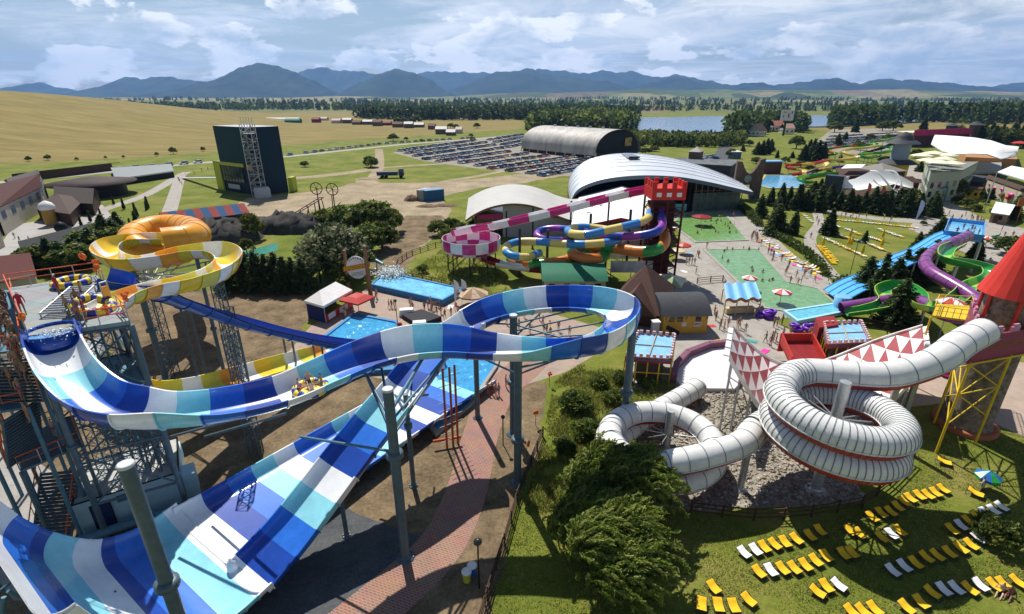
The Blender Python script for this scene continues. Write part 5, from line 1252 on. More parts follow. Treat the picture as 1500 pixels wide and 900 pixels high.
# --- red castle tower with the bundle of tubes
TX, TY = G(960, 403)[:2]
t = thing('red_tower', 'dark red timber slide tower topped by bright red battlements', 'tower', (TX, TY, 0))
TW = mat('tower_timber', (.10, .02, .018), .7, var=.3, scale=2)
f = MB()
for dx in (-2.7, 0, 2.7):
    for dy in (-2.7, 2.7):
        g = MB(); g.bar((TX+dx, TY+dy, 0), (TX+dx, TY+dy, 14.6), .2, 6); g.build('leg', TW, t)
for z in (2.5, 5, 7.5, 10, 12.5):
    f.box((TX, TY, z), (5.4, 5.4, .15)); 
    for dy in (-2.8, 2.8): f.bar((TX-2.7, TY+dy, z-2.4), (TX+2.7, TY+dy, z), .09, 5); f.bar((TX-2.7, TY+dy, z+.9), (TX+2.7, TY+dy, z+.9), .06, 5)
f.build('floor_deck', TW, t)
f = MB(); f.box((TX, TY+1.2, 7), (4.4, 2.6, 13.5)); f.build('stair_core', mat('tower_core', (.06, .025, .02), .8), t)
f = MB(); RB = mat('battlement_red', (.56, .04, .03), .5, var=.08)
f.box((TX, TY, 15.7), (5.9, 5.9, 2.0)); f.build('battlement_wall', RB, t)
for i in range(4):
    for sx_, sy_ in ((1, 0), (0, 1)):
        for s_ in (-1, 1):
            if i == 3 and sx_ == 0: continue
            o_ = -2.6+i*1.73; g = MB(); g.box((TX+(o_ if sx_ else s_*2.75), TY+(s_*2.75 if sx_ else o_), 17.25), (.8 if sx_ else .35, .35 if sx_ else .8, 1.08)); g.build('merlon', RB, t)
for i in range(3): 
    g = MB(); g.box((TX-1.75+1.75*i, TY-2.99, 15.6), (.85, .06, .7)); g.build('panel', MC['sign_white'], t)
BLUEG = mat('blue_gelcoat', (.05, .25, .60), .3, coat=.2); YELC = mat('pale_yellow_gelcoat', (.74, .58, .18), .3); VIO = mat('violet_gelcoat', (.26, .05, .36), .3); DBLUE = mat('royal_gelcoat', (.03, .06, .36), .3)
bs = thing('bundle_slide', 'pale yellow and blue banded tube slide looping below the red tower', 'water slide', G(860, 390))
tube('tube', [g3(952, 302, 12.6), g3(952, 314, 12.0), g3(943, 324, 11.5), g3(915, 332, 10.8), g3(887, 338, 10.2), g3(860, 344, 9.6), g3(836, 342, 9.2), g3(834, 336, 9.0), g3(856, 333, 8.7), g3(895, 338, 8.4), g3(915, 346, 8.0), g3(898, 354, 7.6), g3(860, 358, 7.2), g3(820, 357, 6.8), g3(785, 354, 6.4), g3(757, 355, 6.0), g3(740, 363, 5.6), g3(748, 374, 5.2), g3(772, 377, 4.7), g3(790, 371, 4.3)], [YELC, BLUEG, CREAM, TRIB], [0, 1], 3.2, bs, .72, 14, ribh=.05, per=4, rib_every=2)
v_s = thing('violet_slide', 'violet and royal blue banded tube slide on the far side of the tube bundle', 'water slide', G(880, 385))
tube('tube', [g3(968, 303, 12.6), g3(969, 318, 11.8), g3(970, 331, 11.0), g3(958, 341, 10.2), g3(930, 346, 9.4), g3(905, 346, 8.8), g3(870, 342, 8.2), g3(838, 337, 7.6), g3(812, 335, 7.1), g3(792, 338, 6.6), g3(787, 346, 6.2), g3(802, 352, 5.7), g3(830, 353, 5.2)], [VIO, DBLUE], [0, 1], 3.2, v_s, .72, 14, ribh=.05, per=4, rib_every=2)
og = thing('orange_green_slide', 'orange and green banded wide tube slide lowest in the tube bundle', 'water slide', G(870, 405))
tube('tube', [g3(972, 340, 8.6), g3(974, 354, 7.8), g3(962, 366, 7.0), g3(938, 369, 6.4), g3(908, 365, 6.0), g3(880, 362, 5.6), g3(850, 362, 5.2), g3(838, 370, 4.9), g3(855, 379, 4.6), g3(880, 378, 4.4), g3(886, 370, 4.2), g3(850, 376, 3.9), g3(818, 384, 3.3), g3(788, 387, 2.8), g3(762, 386, 2.3), g3(748, 380, 1.8)], [mat('orange_tube', (.62, .20, .04), .3), GRN, CREAM], [0, 0, 1], 2.9, og, .98, 14, ribh=.05, per=4, rib_every=2)
for s_, lst in ((bs, ((761, 352, 404, 9), (861, 325, 395, 11), (917, 320, 392, 11.5))), (v_s, ((801, 330, 396, 8), (834, 330, 400, 8.5))), (og, ((886, 345, 398, 7),))):
    for px, _, pb, zt in lst: post(s_, G(px, pb), zt, .25, DARKST, n=8)
bw_ = thing('bowl_slide', 'magenta and white checker bowl slide fed by a long striped flume', 'water slide', G(692, 395))
BC = Vector((G(692, 394).x, 95.5, 0)); RB_ = 5.5; n = 28
prof = [(RB_, 6.6), (RB_*1.01, 5.6), (RB_*.99, 4.7), (RB_*.9, 4.15), (RB_*.6, 3.85), (.6, 3.6)]
vs = []
for r, z in prof:
    for i in range(n): vs.append((BC.x+r*math.cos(2*PI*i/n), BC.y+r*math.sin(2*PI*i/n), z))
fs = []; ms = []
for j in range(len(prof)-1):
    for i in range(n): fs.append((j*n+i, (j+1)*n+i, (j+1)*n+(i+1) % n, j*n+(i+1) % n)); ms.append(((i//2)+j//2+(j == 4)) % 2)
f = MB(); f.add(vs, fs, ms, False); vo = []
for r, z in [(prof[0][0]+.08, 6.6), (prof[1][0]+.08, 5.6), (prof[2][0]+.08, 4.6), (prof[3][0]+.1, 4.0), (prof[4][0], 3.7), (.6, 3.5)]:
    for i in range(n): vo.append((BC.x+r*math.cos(2*PI*i/n), BC.y+r*math.sin(2*PI*i/n), z))
f.add(vo, [q[::-1] for q in fs], ms); f.add(vs[:n]+vo[:n], [(i, (i+1) % n, n+(i+1) % n, n+i) for i in range(n)], 1); f.build('bowl', [MAG, WHITE], bw_)
for k in range(8):
    f = MB(); a = 2*PI*k/8; q = (BC.x+4.6*math.cos(a), BC.y+4.6*math.sin(a)); f.bar((q[0], q[1], 0), (q[0], q[1], 4.1), .13, 6); f.bar((q[0], q[1], 1.2), (BC.x+2*math.cos(a+.6), BC.y+2*math.sin(a+.6), 3.7), .09, 5); f.build('leg', DARKST, bw_)
flume('feed_flume', [g3(950, 283, 14.6, 2.0, 1.3, 1.3, 0), g3(915, 290, 13.9, 2.0, 1.3, 1.3, 0), g3(870, 301, 12.7, 2.0, 1.3, 1.3, 0), g3(820, 314, 11.3, 2.0, 1.3, 1.3, 0), g3(770, 326, 9.9, 2.0, 1.3, 1.3, 0), g3(725, 336, 8.4, 2.0, 1.3, 1.3, 0), g3(690, 341, 7.2, 2.0, 1.3, 1.3, 0), g3(664, 346, 6.4, 2.0, 1.2, 1.2, 0)], [MAG, WHITE], [0, 1], 3.8, bw_, flat=.2)
flume('exit_flume', [(BC.x+.5, BC.y-1, 3.2, 1.9, .9, .9, 0), (BC.x+5, BC.y-4.6, 2.4, 1.9, .9, .9, 0), (BC.x+11, BC.y-5.6, 1.6, 1.9, .9, .9, 0), (BC.x+18, BC.y-5.5, .9, 1.9, .9, .9, 0)], [WHITE, REDD], [0, 1, 0], 3.0, bw_, flat=.2)
for px, pb, zt in ((887, 372, 12.6), (780, 365, 9.6), (834, 368, 11.0), (742, 362, 8.2)): post(bw_, G(px, pb), zt, .2, DARKST, n=8)
for nm, L_, Rr, z0, z1, lb in (('banner_board', (885, 392), (938, 392), 1.8, 4.0, 'upper white and lilac banner board under the tube bundle'), ('banner_board', (893, 410), (954, 410), 1.4, 3.6, 'lower white and grey banner board behind the brown house')):
    a, b = G(*L_), G(*Rr); t = thing(nm, lb, 'banner', (a+b)/2); f = MB(); f.slab((a.x, a.y, z0), (b.x, b.y, z0), (b.x, b.y, z1), (a.x, a.y, z1), .12); f.build('panel', mat('banner_'+str(L_[0]), (.62, .62, .68) if z0 > 1.5 else (.45, .48, .52), .6, var=.5, scale=.35), t)
    for u in (0.02, .5, .98): q = a.lerp(b, u)+Vector((0, .15, 0)); MB().bar(q, (q.x, q.y, z1), .07, 5).build('post', DARKST, t)
# --- wave roof hall
t = thing('wave_hall', 'white walled hall with a pale grey wave shaped roof and timber edge', 'hall', (2, 133, 0))
wp = [(-12.0, 4.6), (-9.5, 6.2), (-6, 7.7), (-1.5, 8.5), (3, 8.2), (7, 7.0), (10.5, 5.4), (14, 4.4), (17, 4.6)]
f = MB(); y0, y1 = 119.5, 147; v = [(x*(1 if yy == y0 else 1.12)+1.0, yy, z+(0 if yy == y0 else .2)) for yy in (y0, y1) for x, z in catmull([(x, 0, z) for x, z in wp], 5)[:, [0, 2]]]; n = len(v)//2
f.add(v, [(i, i+1, n+i+1, n+i) for i in range(n-1)], 0, True); f.add([(x, y, z-.5) for x, y, z in v], [(n+i, n+i+1, i+1, i) for i in range(n-1)], 1, True)
f.add(v+[(x, y, z-.5) for x, y, z in v], [(i, 2*n+i, 2*n+i+1, i+1) for i in range(n-1)], 1); f.add(v+[(x, y, z-.5) for x, y, z in v], [(n+i+1, 3*n+i+1, 3*n+i, n+i) for i in range(n-1)]+[(n-1, 3*n-1, 4*n-1, 2*n-1), (0, n, 3*n, 2*n)], 1)
f.build('roof', [mat('pale_roof', (.46, .45, .43), .7, var=.08, scale=.2), WOODL], t)
f = MB(); f.prism([Vector((-2.2, 121.5, 0)), Vector((15.5, 121.5, 0)), Vector((15.5, 145, 0)), Vector((-2.2, 145, 0))], .01, 4.7); f.add([(-2.2, 121.52, 4.69), (9.5, 121.52, 4.69), (9, 121.52, 5.8), (5, 121.52, 7.3), (1, 121.52, 7.8), (-2.2, 121.52, 7.6)], [(0, 1, 2, 3, 4, 5)]); f.build('wall', GREYL, t)
f = MB(); f.prism([Vector((-9, 122.5, 0)), Vector((-2.25, 122.5, 0)), Vector((-2.25, 144, 0)), Vector((-9, 144, 0))], .01, 4.5); gl = f.build('glazing', GLASS, t)
f = MB()
for k in range(7): f.bar((-9+k*1.1, 122.4, 0), (-9+k*1.1, 122.4, 5.4), .08, 4)
f.build('frame', WOODL, gl)
f = MB(); f.slab((-8.5, 122.3, 4.2), (-2.4, 122.3, 4.2), (-2.4, 122.3, 5.6), (-8.5, 122.3, 5.2), .1); f.build('fascia', MAG, t)
# --- white gabled tent hall
t = thing('gable_tent', 'large white gabled tent roof with a red front edge behind the striped flume', 'tent hall', (28, 130, 0))
fl, fr2, fa = Vector((12.8, 111, 4.7)), Vector((36, 111, 4.7)), Vector((23.8, 111, 7.0)); bl_, br_, ba = Vector((19.5, 150, 4.7)), Vector((43.5, 150, 4.7)), Vector((31.8, 150, 7.8))
f = MB(); f.slab(fl, fa, ba, bl_, .15); f.slab(fa, fr2, br_, ba, .15); f.build('roof', MEMB, t)
f = MB(); f.slab(fl+Vector((0, -.1, -.75)), fa+Vector((0, -.1, -.75)), fa+Vector((0, -.1, -.02)), fl+Vector((0, -.1, -.02)), .12); f.slab(fa+Vector((0, -.1, -.75)), fr2+Vector((0, -.1, -.75)), fr2+Vector((0, -.1, -.02)), fa+Vector((0, -.1, -.02)), .12); f.build('fascia', REDD, t)
f = MB(); f.prism([Vector((14, 112.5, 0)), Vector((34.5, 112.5, 0)), Vector((42, 149, 0)), Vector((21, 149, 0))], .01, 4.4); f.build('wall', mat('tent_wall', (.30, .27, .25), .8), t)
f = MB()
for u, v_ in ((.35, .3), (.6, .45), (.4, .62), (.7, .75)):
    q = fl.lerp(fa, u).lerp(bl_.lerp(ba, u), v_); f.box((q.x, q.y, q.z+.1), (1.6, .5, .12), .1)
f.build('roof_vent', GREYR, t)
# --- big aluminium hall
t = thing('aluminium_hall', 'long bathing hall under a shiny curved aluminium roof with glass front', 'hall', (45, 165, 0))
fp_ = catmull([(17.2, 0, 1.2), (17.6, 0, 4.5), (20, 0, 7.4), (26, 0, 9.6), (36, 0, 10.7), (47, 0, 10.4), (56, 0, 9.0), (64, 0, 7.3), (70, 0, 6.0)], 6)[:, [0, 2]]
bp2 = catmull([(18.5, 0, 1.5), (19, 0, 7), (22.5, 0, 11), (30, 0, 13.6), (40, 0, 14.3), (51, 0, 13.2), (61, 0, 10.9), (69, 0, 8.2), (74, 0, 6.2)], 6)[:, [0, 2]]
bk = catmull([(22, 0, 1.0), (24, 0, 6), (28, 0, 9), (35, 0, 11), (44, 0, 11.5), (54, 0, 10.5), (63, 0, 8.6), (71, 0, 6.6), (76, 0, 5.4)], 6)[:, [0, 2]]
rowsR = [];
for k in range(13):
    u = k/12; y = 150+u*44
    w0 = (1-u)*(1-2*u)if u < .5 else 0; w0 = 2*(u-.5)*(u-1); w1 = 4*u*(1-u); w2 = 2*u*(u-.5)
    rowsR.append([(a[0]*w0+b[0]*w1+c[0]*w2, y, a[1]*w0+b[1]*w1+c[1]*w2) for a, b, c in zip(fp_, bp2, bk)])
n = len(fp_); v = [p for r in rowsR for p in r]; f = MB()
f.add(v, [(k*n+i, k*n+i+1, (k+1)*n+i+1, (k+1)*n+i) for k in range(12) for i in range(n-1)], 0, True)
ALU = mat('aluminium_sheet', (.70, .73, .77), .38, metal=.3, var=.05, scale=.15)
f.add([(x, y+.05, z-.3) for x, y, z in v], [(k*n+i, (k+1)*n+i, (k+1)*n+i+1, k*n+i+1) for k in range(12) for i in range(n-1)], 1)
f.build('roof', [ALU, GREYR], t)
for k in range(1, 12):
    f = MB()
    for i in range(n-1): f.bar(Vector(rowsR[k][i])+Vector((0, 0, .03)), Vector(rowsR[k][i+1])+Vector((0, 0, .03)), .07, 4, cap=False)
    f.build('roof_seam', mat('seam_grey', (.42, .45, .50), .4, metal=.5), t)
f = MB(); 
for i in range(n-1): a, b = Vector(rowsR[0][i]), Vector(rowsR[0][i+1]); f.slab(a+Vector((0, -.15, -1.0)), b+Vector((0, -.15, -1.0)), b+Vector((0, -.15, .06)), a+Vector((0, -.15, .06)), .2)
f.build('fascia', mat('fascia_slate', (.10, .13, .17), .5), t)
f = MB()
for i in range(n-1):
    a, b = Vector(rowsR[0][i]), Vector(rowsR[0][i+1])
    if a.x < 52: f.add([(a.x, 151.2, .01), (b.x, 151.2, .01), (b.x, 151.2, b.z-.4), (a.x, 151.2, a.z-.4)], [(0, 1, 2, 3), (3, 2, 1, 0)])
f.build('front_wall', mat('hall_panel', (.58, .58, .60), .6, var=.06, scale=.3), t)
f = MB(); f.prism([Vector((52, 152, 0)), Vector((69, 156, 0)), Vector((73, 190, 0)), Vector((22, 190, 0)), Vector((19, 152, 0))], .01, 5.2); f.build('inner_wall', mat('hall_teal', (.06, .14, .14), .4, var=.4, scale=.3), t)
f = MB()
for k in range(10):
    x = 52+k*1.9; f.bar((x, 151.3+(x-52)*.23, 0), (x, 151.3+(x-52)*.23, 8.6-(x-52)*.17), .13, 4)
for z in (2.2, 4.4, 6.0): f.bar((52, 151.3, z), (68.5, 155, z), .1, 4)
f.build('glazing_frame', WOODL, t)
for x0, z0, z1 in ((47.5, .4, 2.4),):
    f = MB(); f.slab((x0, 151.1, z0), (x0+4, 151.1, z0), (x0+4, 151.1, z1), (x0, 151.1, z1), .1); f.build('window', mat('teal_window', (.10, .50, .48), .3), t)
f = MB(); f.box((37.5, 168, 14.4), (3.4, 9, .5), .05); f.build('skylight', GLASS, t)
# --- stone gate tower with a scooped top
t = thing('gate_tower', 'brown stone gate tower with a scooped top and round emblem', 'tower', G(1091, 292))
A, B = G(1072, 292), G(1112, 291); dxx = (B-A); n = 12; prof = [(0, 12.2), (.18, 12.0)]+[(.2+.6*i/n, 11.6-3.4*math.sin(PI*i/n)) for i in range(n+1)]+[(.82, 12.6), (1.0, 13.0)]
prof = [(u, z) for u, z in prof]
for lo_u, hi_u, zb in ((0, .22, 0), (.22, .62, 4.6), (.62, 1.0, 0)):
    pr = [(u, z) for u, z in prof if lo_u <= u <= hi_u]
    zi = lambda u: float(np.interp(u, [p[0] for p in prof], [p[1] for p in prof]))
    pr = [(lo_u, zi(lo_u))]+[p for p in pr if lo_u < p[0] < hi_u]+[(hi_u, zi(hi_u))]
    f = MB(); ft = [A+dxx*u+Vector((0, 0, z)) for u, z in pr]; bt = [q+Vector((.8, 3.0, 0)) for q in ft]; m_ = len(pr)
    f0 = [Vector((q.x, q.y, zb)) for q in ft]; b0 = [Vector((q.x, q.y, zb)) for q in bt]; vv = ft+bt+f0+b0; ff = []
    for i in range(m_-1): ff += [(2*m_+i, 2*m_+i+1, i+1, i), (m_+i+1, 3*m_+i+1, 3*m_+i, m_+i), (i, i+1, m_+i+1, m_+i), (2*m_+i, 3*m_+i, 3*m_+i+1, 2*m_+i+1)]
    ff += [(0, m_, 3*m_, 2*m_), (m_-1, 3*m_-1, 4*m_-1, 2*m_-1)]; f.add(vv, ff); f.build('stone_wall', BRICKT, t)
q = A+dxx*.45; f = MB(); f.bar((q.x, q.y-.05, 6.6), (q.x, q.y-.3, 6.6), 1.2, 20); f.build('emblem', mat('emblem_grey', (.25, .32, .28), .5, var=.5, scale=1), t)
# --- arched hangar
t = thing('arched_hangar', 'long barrel roofed grey hangar beyond the car park', 'hangar', (30, 320, 0))
a0, a1, wv = Vector((46, 293, 0)), Vector((6, 342, 0)), Vector((30, 24, 0))
n = 16; v = []
for q in (a0, a1):
    for i in range(n+1):
        th = PI*i/n; p = q+wv*(.5-.5*math.cos(th)); v.append((p.x, p.y, 2.2+13*math.sin(th)**.75))
f = MB(); f.add(v, [(i, i+1, n+2+i, n+1+i) for i in range(n)], 0, True); f.add([(x, y, z-.3) for x, y, z in v], [(n+1+i, n+2+i, i+1, i) for i in range(n)], 0, True)
f.build('roof', mat('weathered_sheet', (.36, .345, .32), .6, metal=.1, var=.35, scale=.25, stretch=(1, 1, .15)), t)
HG = mat('hangar_end', (.05, .055, .065), .7)
ins = (a1-a0).normalized()*.8
for q, sgn in ((a0+ins, 1), (a1-ins, -1)):
    f = MB()
    vv = [(q+wv*(.5-.48*math.cos(PI*i/n))) for i in range(n+1)]; vv = [(p.x, p.y, 2.0+12.4*math.sin(PI*i/n)**.75) for i, p in enumerate(vv)]+[(q.x+wv.x*.98, q.y+wv.y*.98, 0), (q.x+wv.x*.02, q.y+wv.y*.02, 0)]
    f.add(vv, [tuple(range(n+3)), tuple(range(n+2, -1, -1))])
    f.build('end_wall', HG, t)
for k in range(9):
    f = MB(); q = a0.lerp(a1, k/8)+wv*.015; f.bar((q.x-.6, q.y-.6, 0), (q.x, q.y, 3.4), .35, 4); f.build('buttress', GREYL, t)
f = MB(); f.prism([a0+wv*.04, a1+wv*.04, a1+wv*.1, a0+wv*.1], .01, 3.6); f.build('side_wall', WOOD, t)
for u in (.2, .36, .52, .68, .84):
    q = a0.lerp(a1, u)+wv*.5; f = MB(); f.box((q.x, q.y, 15.6), (1.4, 1.4, 1.0)); f.build('roof_vent', GREYL, t)
q = a0+wv*.62+Vector((.3, -.4, 0)); f = MB(); f.slab(q+Vector((0, 0, 6)), q+wv*.15+Vector((0, 0, 6)), q+wv*.15+Vector((0, 0, 10.5)), q+Vector((0, 0, 10.5)), .2); f.build('poster', mat('hangar_poster', (.35, .26, .10), .6, var=.8, scale=.4), t)
# --- dark climbing cube
t = thing('cube_hall', 'tall dark teal cube building with a steel stair frame and lime edging', 'building', (-95, 190, 0))
Cc, Ll, Rr = Vector((-87.6, 178.8, 0)), Vector((-105, 190.2, 0)), Vector((-80.6, 187.0, 0)); Bk = Ll+Rr-Cc
TEAL = mat('teal_panel', (.012, .044, .052), .6, var=.08, scale=.1); TEALD = mat('navy_panel', (.008, .027, .046), .6, var=.08, scale=.1)
def off(p, q, s): d = (q-p).normalized(); return Vector((d.y, -d.x, 0))*s
f = MB(); f.prism([Cc, Rr, Bk, Ll], 10.2, 22.4, 0, 2); f.prism([Cc.lerp(Ll, .02), Rr, Bk, Ll], .01, 10.19, 1); f.v = [tuple(v) for v in f.v]; f.m[4] = 0; f.m[2] = 1
f.build('wall', [TEAL, TEALD, GREYL], t)
f = MB(); nn = off(Cc, Ll, -.25)
if nn.y > 0: nn = -nn
def facep(u, z, k=1): q = Cc.lerp(Ll, u)+nn*k; return Vector((q.x, q.y, z))
f.slab(facep(.32, 3.8), facep(.98, 3.8), facep(.98, 9.2), facep(.32, 9.2), -.12); f.build('window_wall', mat('cube_glass', (.05, .075, .06), .1, var=.8, scale=.5, spec=.7), t)
f = MB(); LIMEP = mat('lime_panel', (.42, .45, .05), .5)
f.slab(facep(.28, 9.2, 1.3), facep(1.0, 9.2, 1.3), facep(1.0, 10.3, 1.3), facep(.28, 10.3, 1.3), -.2); f.slab(facep(1.0, 3.2, 1.3), facep(1.14, 3.2, 1.3), facep(1.22, 10.3, 1.3), facep(1.0, 10.3, 1.3), -.2); f.build('lime_frame', LIMEP, t)
f = MB()
for k in range(8): u = .34+.64*k/7; f.bar(facep(u, 3.8, 1.6), facep(u, 9.2, 1.6), .08, 4)
for z in (5.6, 7.4): f.bar(facep(.32, z, 1.6), facep(.98, z, 1.6), .08, 4)
f.build('mullion', DARKST, t)
f = MB(); q0 = Cc+nn*1.0; cen = Cc+nn*8+Vector((2.2, 0, 0)); lattice(f, (cen.x, cen.y), 3.4, 0, 23.5, .12, 2.4)
for k in range(8):
    z = 2.4+k*2.6; s_ = 1 if k % 2 else -1; f.bar((cen.x-1.6*s_, cen.y-.8, z), (cen.x+1.6*s_, cen.y-.8, z+2.4), .16, 4); f.box((cen.x, cen.y, z), (3.6, 3.2, .12))
for dx in (-1.8, -.9, 0, .9, 1.8): f.bar((cen.x+dx, cen.y, 22), (cen.x+dx, cen.y, 25.5), .1, 5)
f.build('stair_frame', GALV, t)
f = MB(); f.lathe((cen.x+1.5, cen.y-1, 0), [(2.6, 0), (2.6, 2.6), (2.2, 3.4)], 16); f.build('base_drum', GREYL, t)
f = MB(); f.slab(facep(.02, 8.6, 2.4), facep(.17, 8.6, 2.4), facep(.17, 10.2, 2.4), facep(.02, 10.2, 2.4), -.1); f.build('sign_panel', mat('sign_orange', (.70, .32, .02), .5), t)
f = MB(); f.slab(facep(.02, 2.4, 2.4), facep(.17, 2.4, 2.4), facep(.17, 8.2, 2.4), facep(.02, 8.2, 2.4), -.1); f.build('sign_panel', mat('sign_navy', (.03, .03, .07), .5, var=.9, scale=.9), t)
f = MB(); f.prism([Ll+nn*2, Ll+nn*2+Vector((-3.5, 2.3, 0)), Ll+Vector((-2.5, 5, 0)), Ll], .01, 9.8, 0); f.build('entrance_wing', LIMEP, t)
f = MB(); f.prism([Rr+Vector((.2, 0, 0)), Rr+Vector((1.7, .5, 0)), Rr+Vector((1.7, 4, 0)), Rr+Vector((.2, 4, 0))], .01, 5.0); f.build('annex', LIMEP, t)
f = MB(); f.slab(facep(.5, 1.2, 1.5), facep(.85, 1.2, 1.5), facep(.85, 2.8, 1.5), facep(.5, 2.8, 1.5), -.1); f.build('porthole_panel', GREYL, t)
f = MB(); a, b = Ll+Vector((-4, 3, 0)), G(268, 262); f.slab((a.x, a.y-1, 4), (b.x, b.y-1, .2), (b.x, b.y+1.2, .2), (a.x, a.y+1.2, 4), .2); 
props(f.build('footbridge', GREYL, None, b), 'pale footbridge ramp leading up to the dark cube', 'footbridge')
# --- theme town on the left
CRM = mat('cream_render', (.46, .42, .33), .85, var=.1, scale=.4); DRED = mat('maroon_roof', (.06, .018, .015), .75, var=.2)
house('town_house', 'cream town house with maroon gables at the left edge', 'house', [G(8, 345), G(68, 306), G(72, 290), G(-30, 318)], 6.6, CRM, DRED, 'gable', 2.6, .6, win=(5, 3.6, 5.4), winm=mat('blue_window', (.10, .14, .22), .3))
f = house('town_house', 'cream and blue town house next to the maroon gabled one', 'house', [G(36, 322), G(72, 300), G(66, 284), G(20, 300)], 7.4, mat('pale_blue_render', (.50, .50, .48), .85), mat('dark_slate', (.06, .05, .05), .7), 'gable', 2.2, .5, win=(3, 3.0, 5.2))
house('town_house', 'cream house corner cut off by the left picture edge', 'house', [G(-60, 390), G(8, 362), G(2, 338), G(-80, 350)], 4.5, CRM, GREYR, 'flat', win=(4, 1.4, 3.0))
t = thing('round_pavilion', 'dark round pavilion with a wide brown disc roof', 'pavilion', G(140, 288))
p = G(140, 286); f = MB(); f.lathe(p, [(9.5, 0), (9.5, 4.2)], 32); f.build('wall', BLACK, t)
f = MB(); f.lathe(p, [(13.0, 4.2), (13.0, 4.5), (6, 5.6), (.05, 6.4)], 40); f.build('roof', mat('umber_roof', (.060, .042, .040), .7, var=.15, scale=.3), t)
house('market_hall', 'brown hip roofed open hall in the town square', 'hall', [G(60, 323), G(108, 332), G(128, 306), G(86, 300)], 3.4, WOOD, mat('brown_shingle', (.085, .062, .052), .8, var=.2), 'hip', 2.2, 1.0, win=(0, 1, 2))
house('market_hall', 'taller brown roofed hall behind the hip roofed one', 'hall', [G(88, 312), G(140, 316), G(148, 298), G(92, 294)], 3.6, WOOD, mat('umber_shingle', (.06, .048, .044), .8, var=.2), 'gable', 2.6, .8, win=(0, 1, 2))
house('long_shed', 'long low shed with a pale metal roof beside the grass lawn', 'shed', [G(172, 273), G(256, 260), G(250, 248), G(165, 254)], 2.6, BLACK, mat('zinc_roof', (.22, .24, .24), .6, metal=.0), 'gable', 1.4, .4, win=(0, 1, 2))
f = MB(); a, b = G(22, 268), G(166, 250); f.slab((a.x, a.y, 0), (b.x, b.y, 0), (b.x, b.y, 3.4), (a.x, a.y, 3.4), .4); f.slab((a.x, a.y, 3.4), (b.x, b.y, 3.4), (b.x-1, b.y+7, 3.0), (a.x-1, a.y+7, 3.0), .2)
props(f.build('timber_palisade', WOOD, None, a), 'long dark timber palisade behind the town houses', 'palisade')
house('grey_shed', 'big shed with a dark grey roof in front of the town square', 'shed', [G(46, 402), G(150, 368), G(135, 348), G(38, 375)], 3.0, ywall, mat('anthracite_roof', (.030, .032, .036), .8), 'gable', 1.9, .5, win=(0, 1, 2))
house('red_roof_house', 'low house with a dull red roof behind the tower deck', 'house', [G(-70, 450), G(58, 424), G(50, 392), G(-70, 400)], 2.8, CRM, mat('oxide_roof', (.095, .026, .022), .75, var=.15), 'gable', 2.0, .6, win=(0, 1, 2))
f = MB(); p = G(92, 342); f.lathe((p.x, p.y, 1.4), [(.3, -1.4), (1.0, -1.0), (1.4, -.2), (1.4, .4), (1.0, 1.1), (.3, 1.5)], 14); props(f.build('black_ball_sculpture', BLACK, None, p), 'round black sculpture on the pale town square', 'sculpture')
t = thing('beer_statue', 'giant barrel shaped mascot column with a white frothy top on the town square', 'statue', G(77, 330)); p = G(77, 330)
MB().lathe(p, [(1.3, 0), (1.5, 2.0), (1.4, 4.2)], 16).build('barrel', mat('amber_barrel', (.40, .24, .05), .5), t); MB().lathe((p.x, p.y, 4.2), [(1.7, 0), (1.9, .7), (1.3, 1.6), (.3, 2.2)], 12).build('froth', MC['canvas_white'], t)
# --- inflatable striped ridge roof, grey rock scenery, roller skeleton
t = thing('striped_roof', 'red and blue striped ridge tent roof behind the orange ring', 'tent', G(305, 335))
a, b = G(240, 338), G(362, 322); f = MB(); n = 11; nn = Vector((-(b-a).y, (b-a).x, 0)).normalized()*4.5
for i in range(n):
    p, q = a.lerp(b, i/n), a.lerp(b, (i+1)/n); P0 = p-nn+Vector((0, 0, 2.6)); Q0 = q-nn+Vector((0, 0, 2.6)); P1 = p+Vector((0, 0, 4.6)); Q1_ = q+Vector((0, 0, 4.6)); P2_ = p+nn+Vector((0, 0, 2.6)); Q2_ = q+nn+Vector((0, 0, 2.6))
    f.add([P0, Q0, Q1_, P1, P2_, Q2_], [(0, 1, 2, 3), (3, 2, 5, 4), (3, 2, 1, 0), (4, 5, 2, 3)], i % 2)
f.build('roof', [mat('canvas_coral', (.46, .10, .09), .7), mat('canvas_blue', (.05, .16, .36), .7)], t)
f = MB(); f.prism([a-nn*.95, b-nn*.95, b+nn*.95, a+nn*.95], .01, 2.5); f.build('side_wall', mat('tent_dark', (.05, .05, .05), .9), t)
ROCK = mat('grey_rock', (.055, .052, .05), .95, var=.5, scale=.4, bump=1.5, bscale=.9)
def rockpile(label, px, py, rx, ry, h, seed):
    p = G(px, py); n1, n2 = 26, 14; xs = np.linspace(-1, 1, n1); ys_ = np.linspace(-1, 1, n2); XX, YY = np.meshgrid(xs, ys_); rr = np.random.RandomState(seed)
    k = np.clip(1-(np.abs(XX)**2.5+np.abs(YY)**2.2), 0, 1)**.6; Zz = h*k*(.65+.35*np.abs(fbm(XX*6+seed, YY*4, 3.0, 4, seed % 5)))+k*rr.rand(n2, n1)*.5
    V = np.stack([XX*rx+rr.randn(n2, n1)*.15, YY*ry+rr.randn(n2, n1)*.15, Zz-.05], -1).reshape(-1, 3); id_ = np.arange(n1*n2).reshape(n2, n1)
    o = npmesh('rock_scenery', V, np.stack([id_[:-1, :-1], id_[:-1, 1:], id_[1:, 1:], id_[1:, :-1]], -1).reshape(-1, 4), [ROCK], loc=(p.x, p.y, 0)); props(o, label, 'artificial rock')
rockpile('dark grey artificial rock below the striped tent roof', 325, 352, 9, 6, 5.5, 2); rockpile('dark grey artificial rock right of the yellow bush', 425, 336, 12, 6, 4.6, 5)
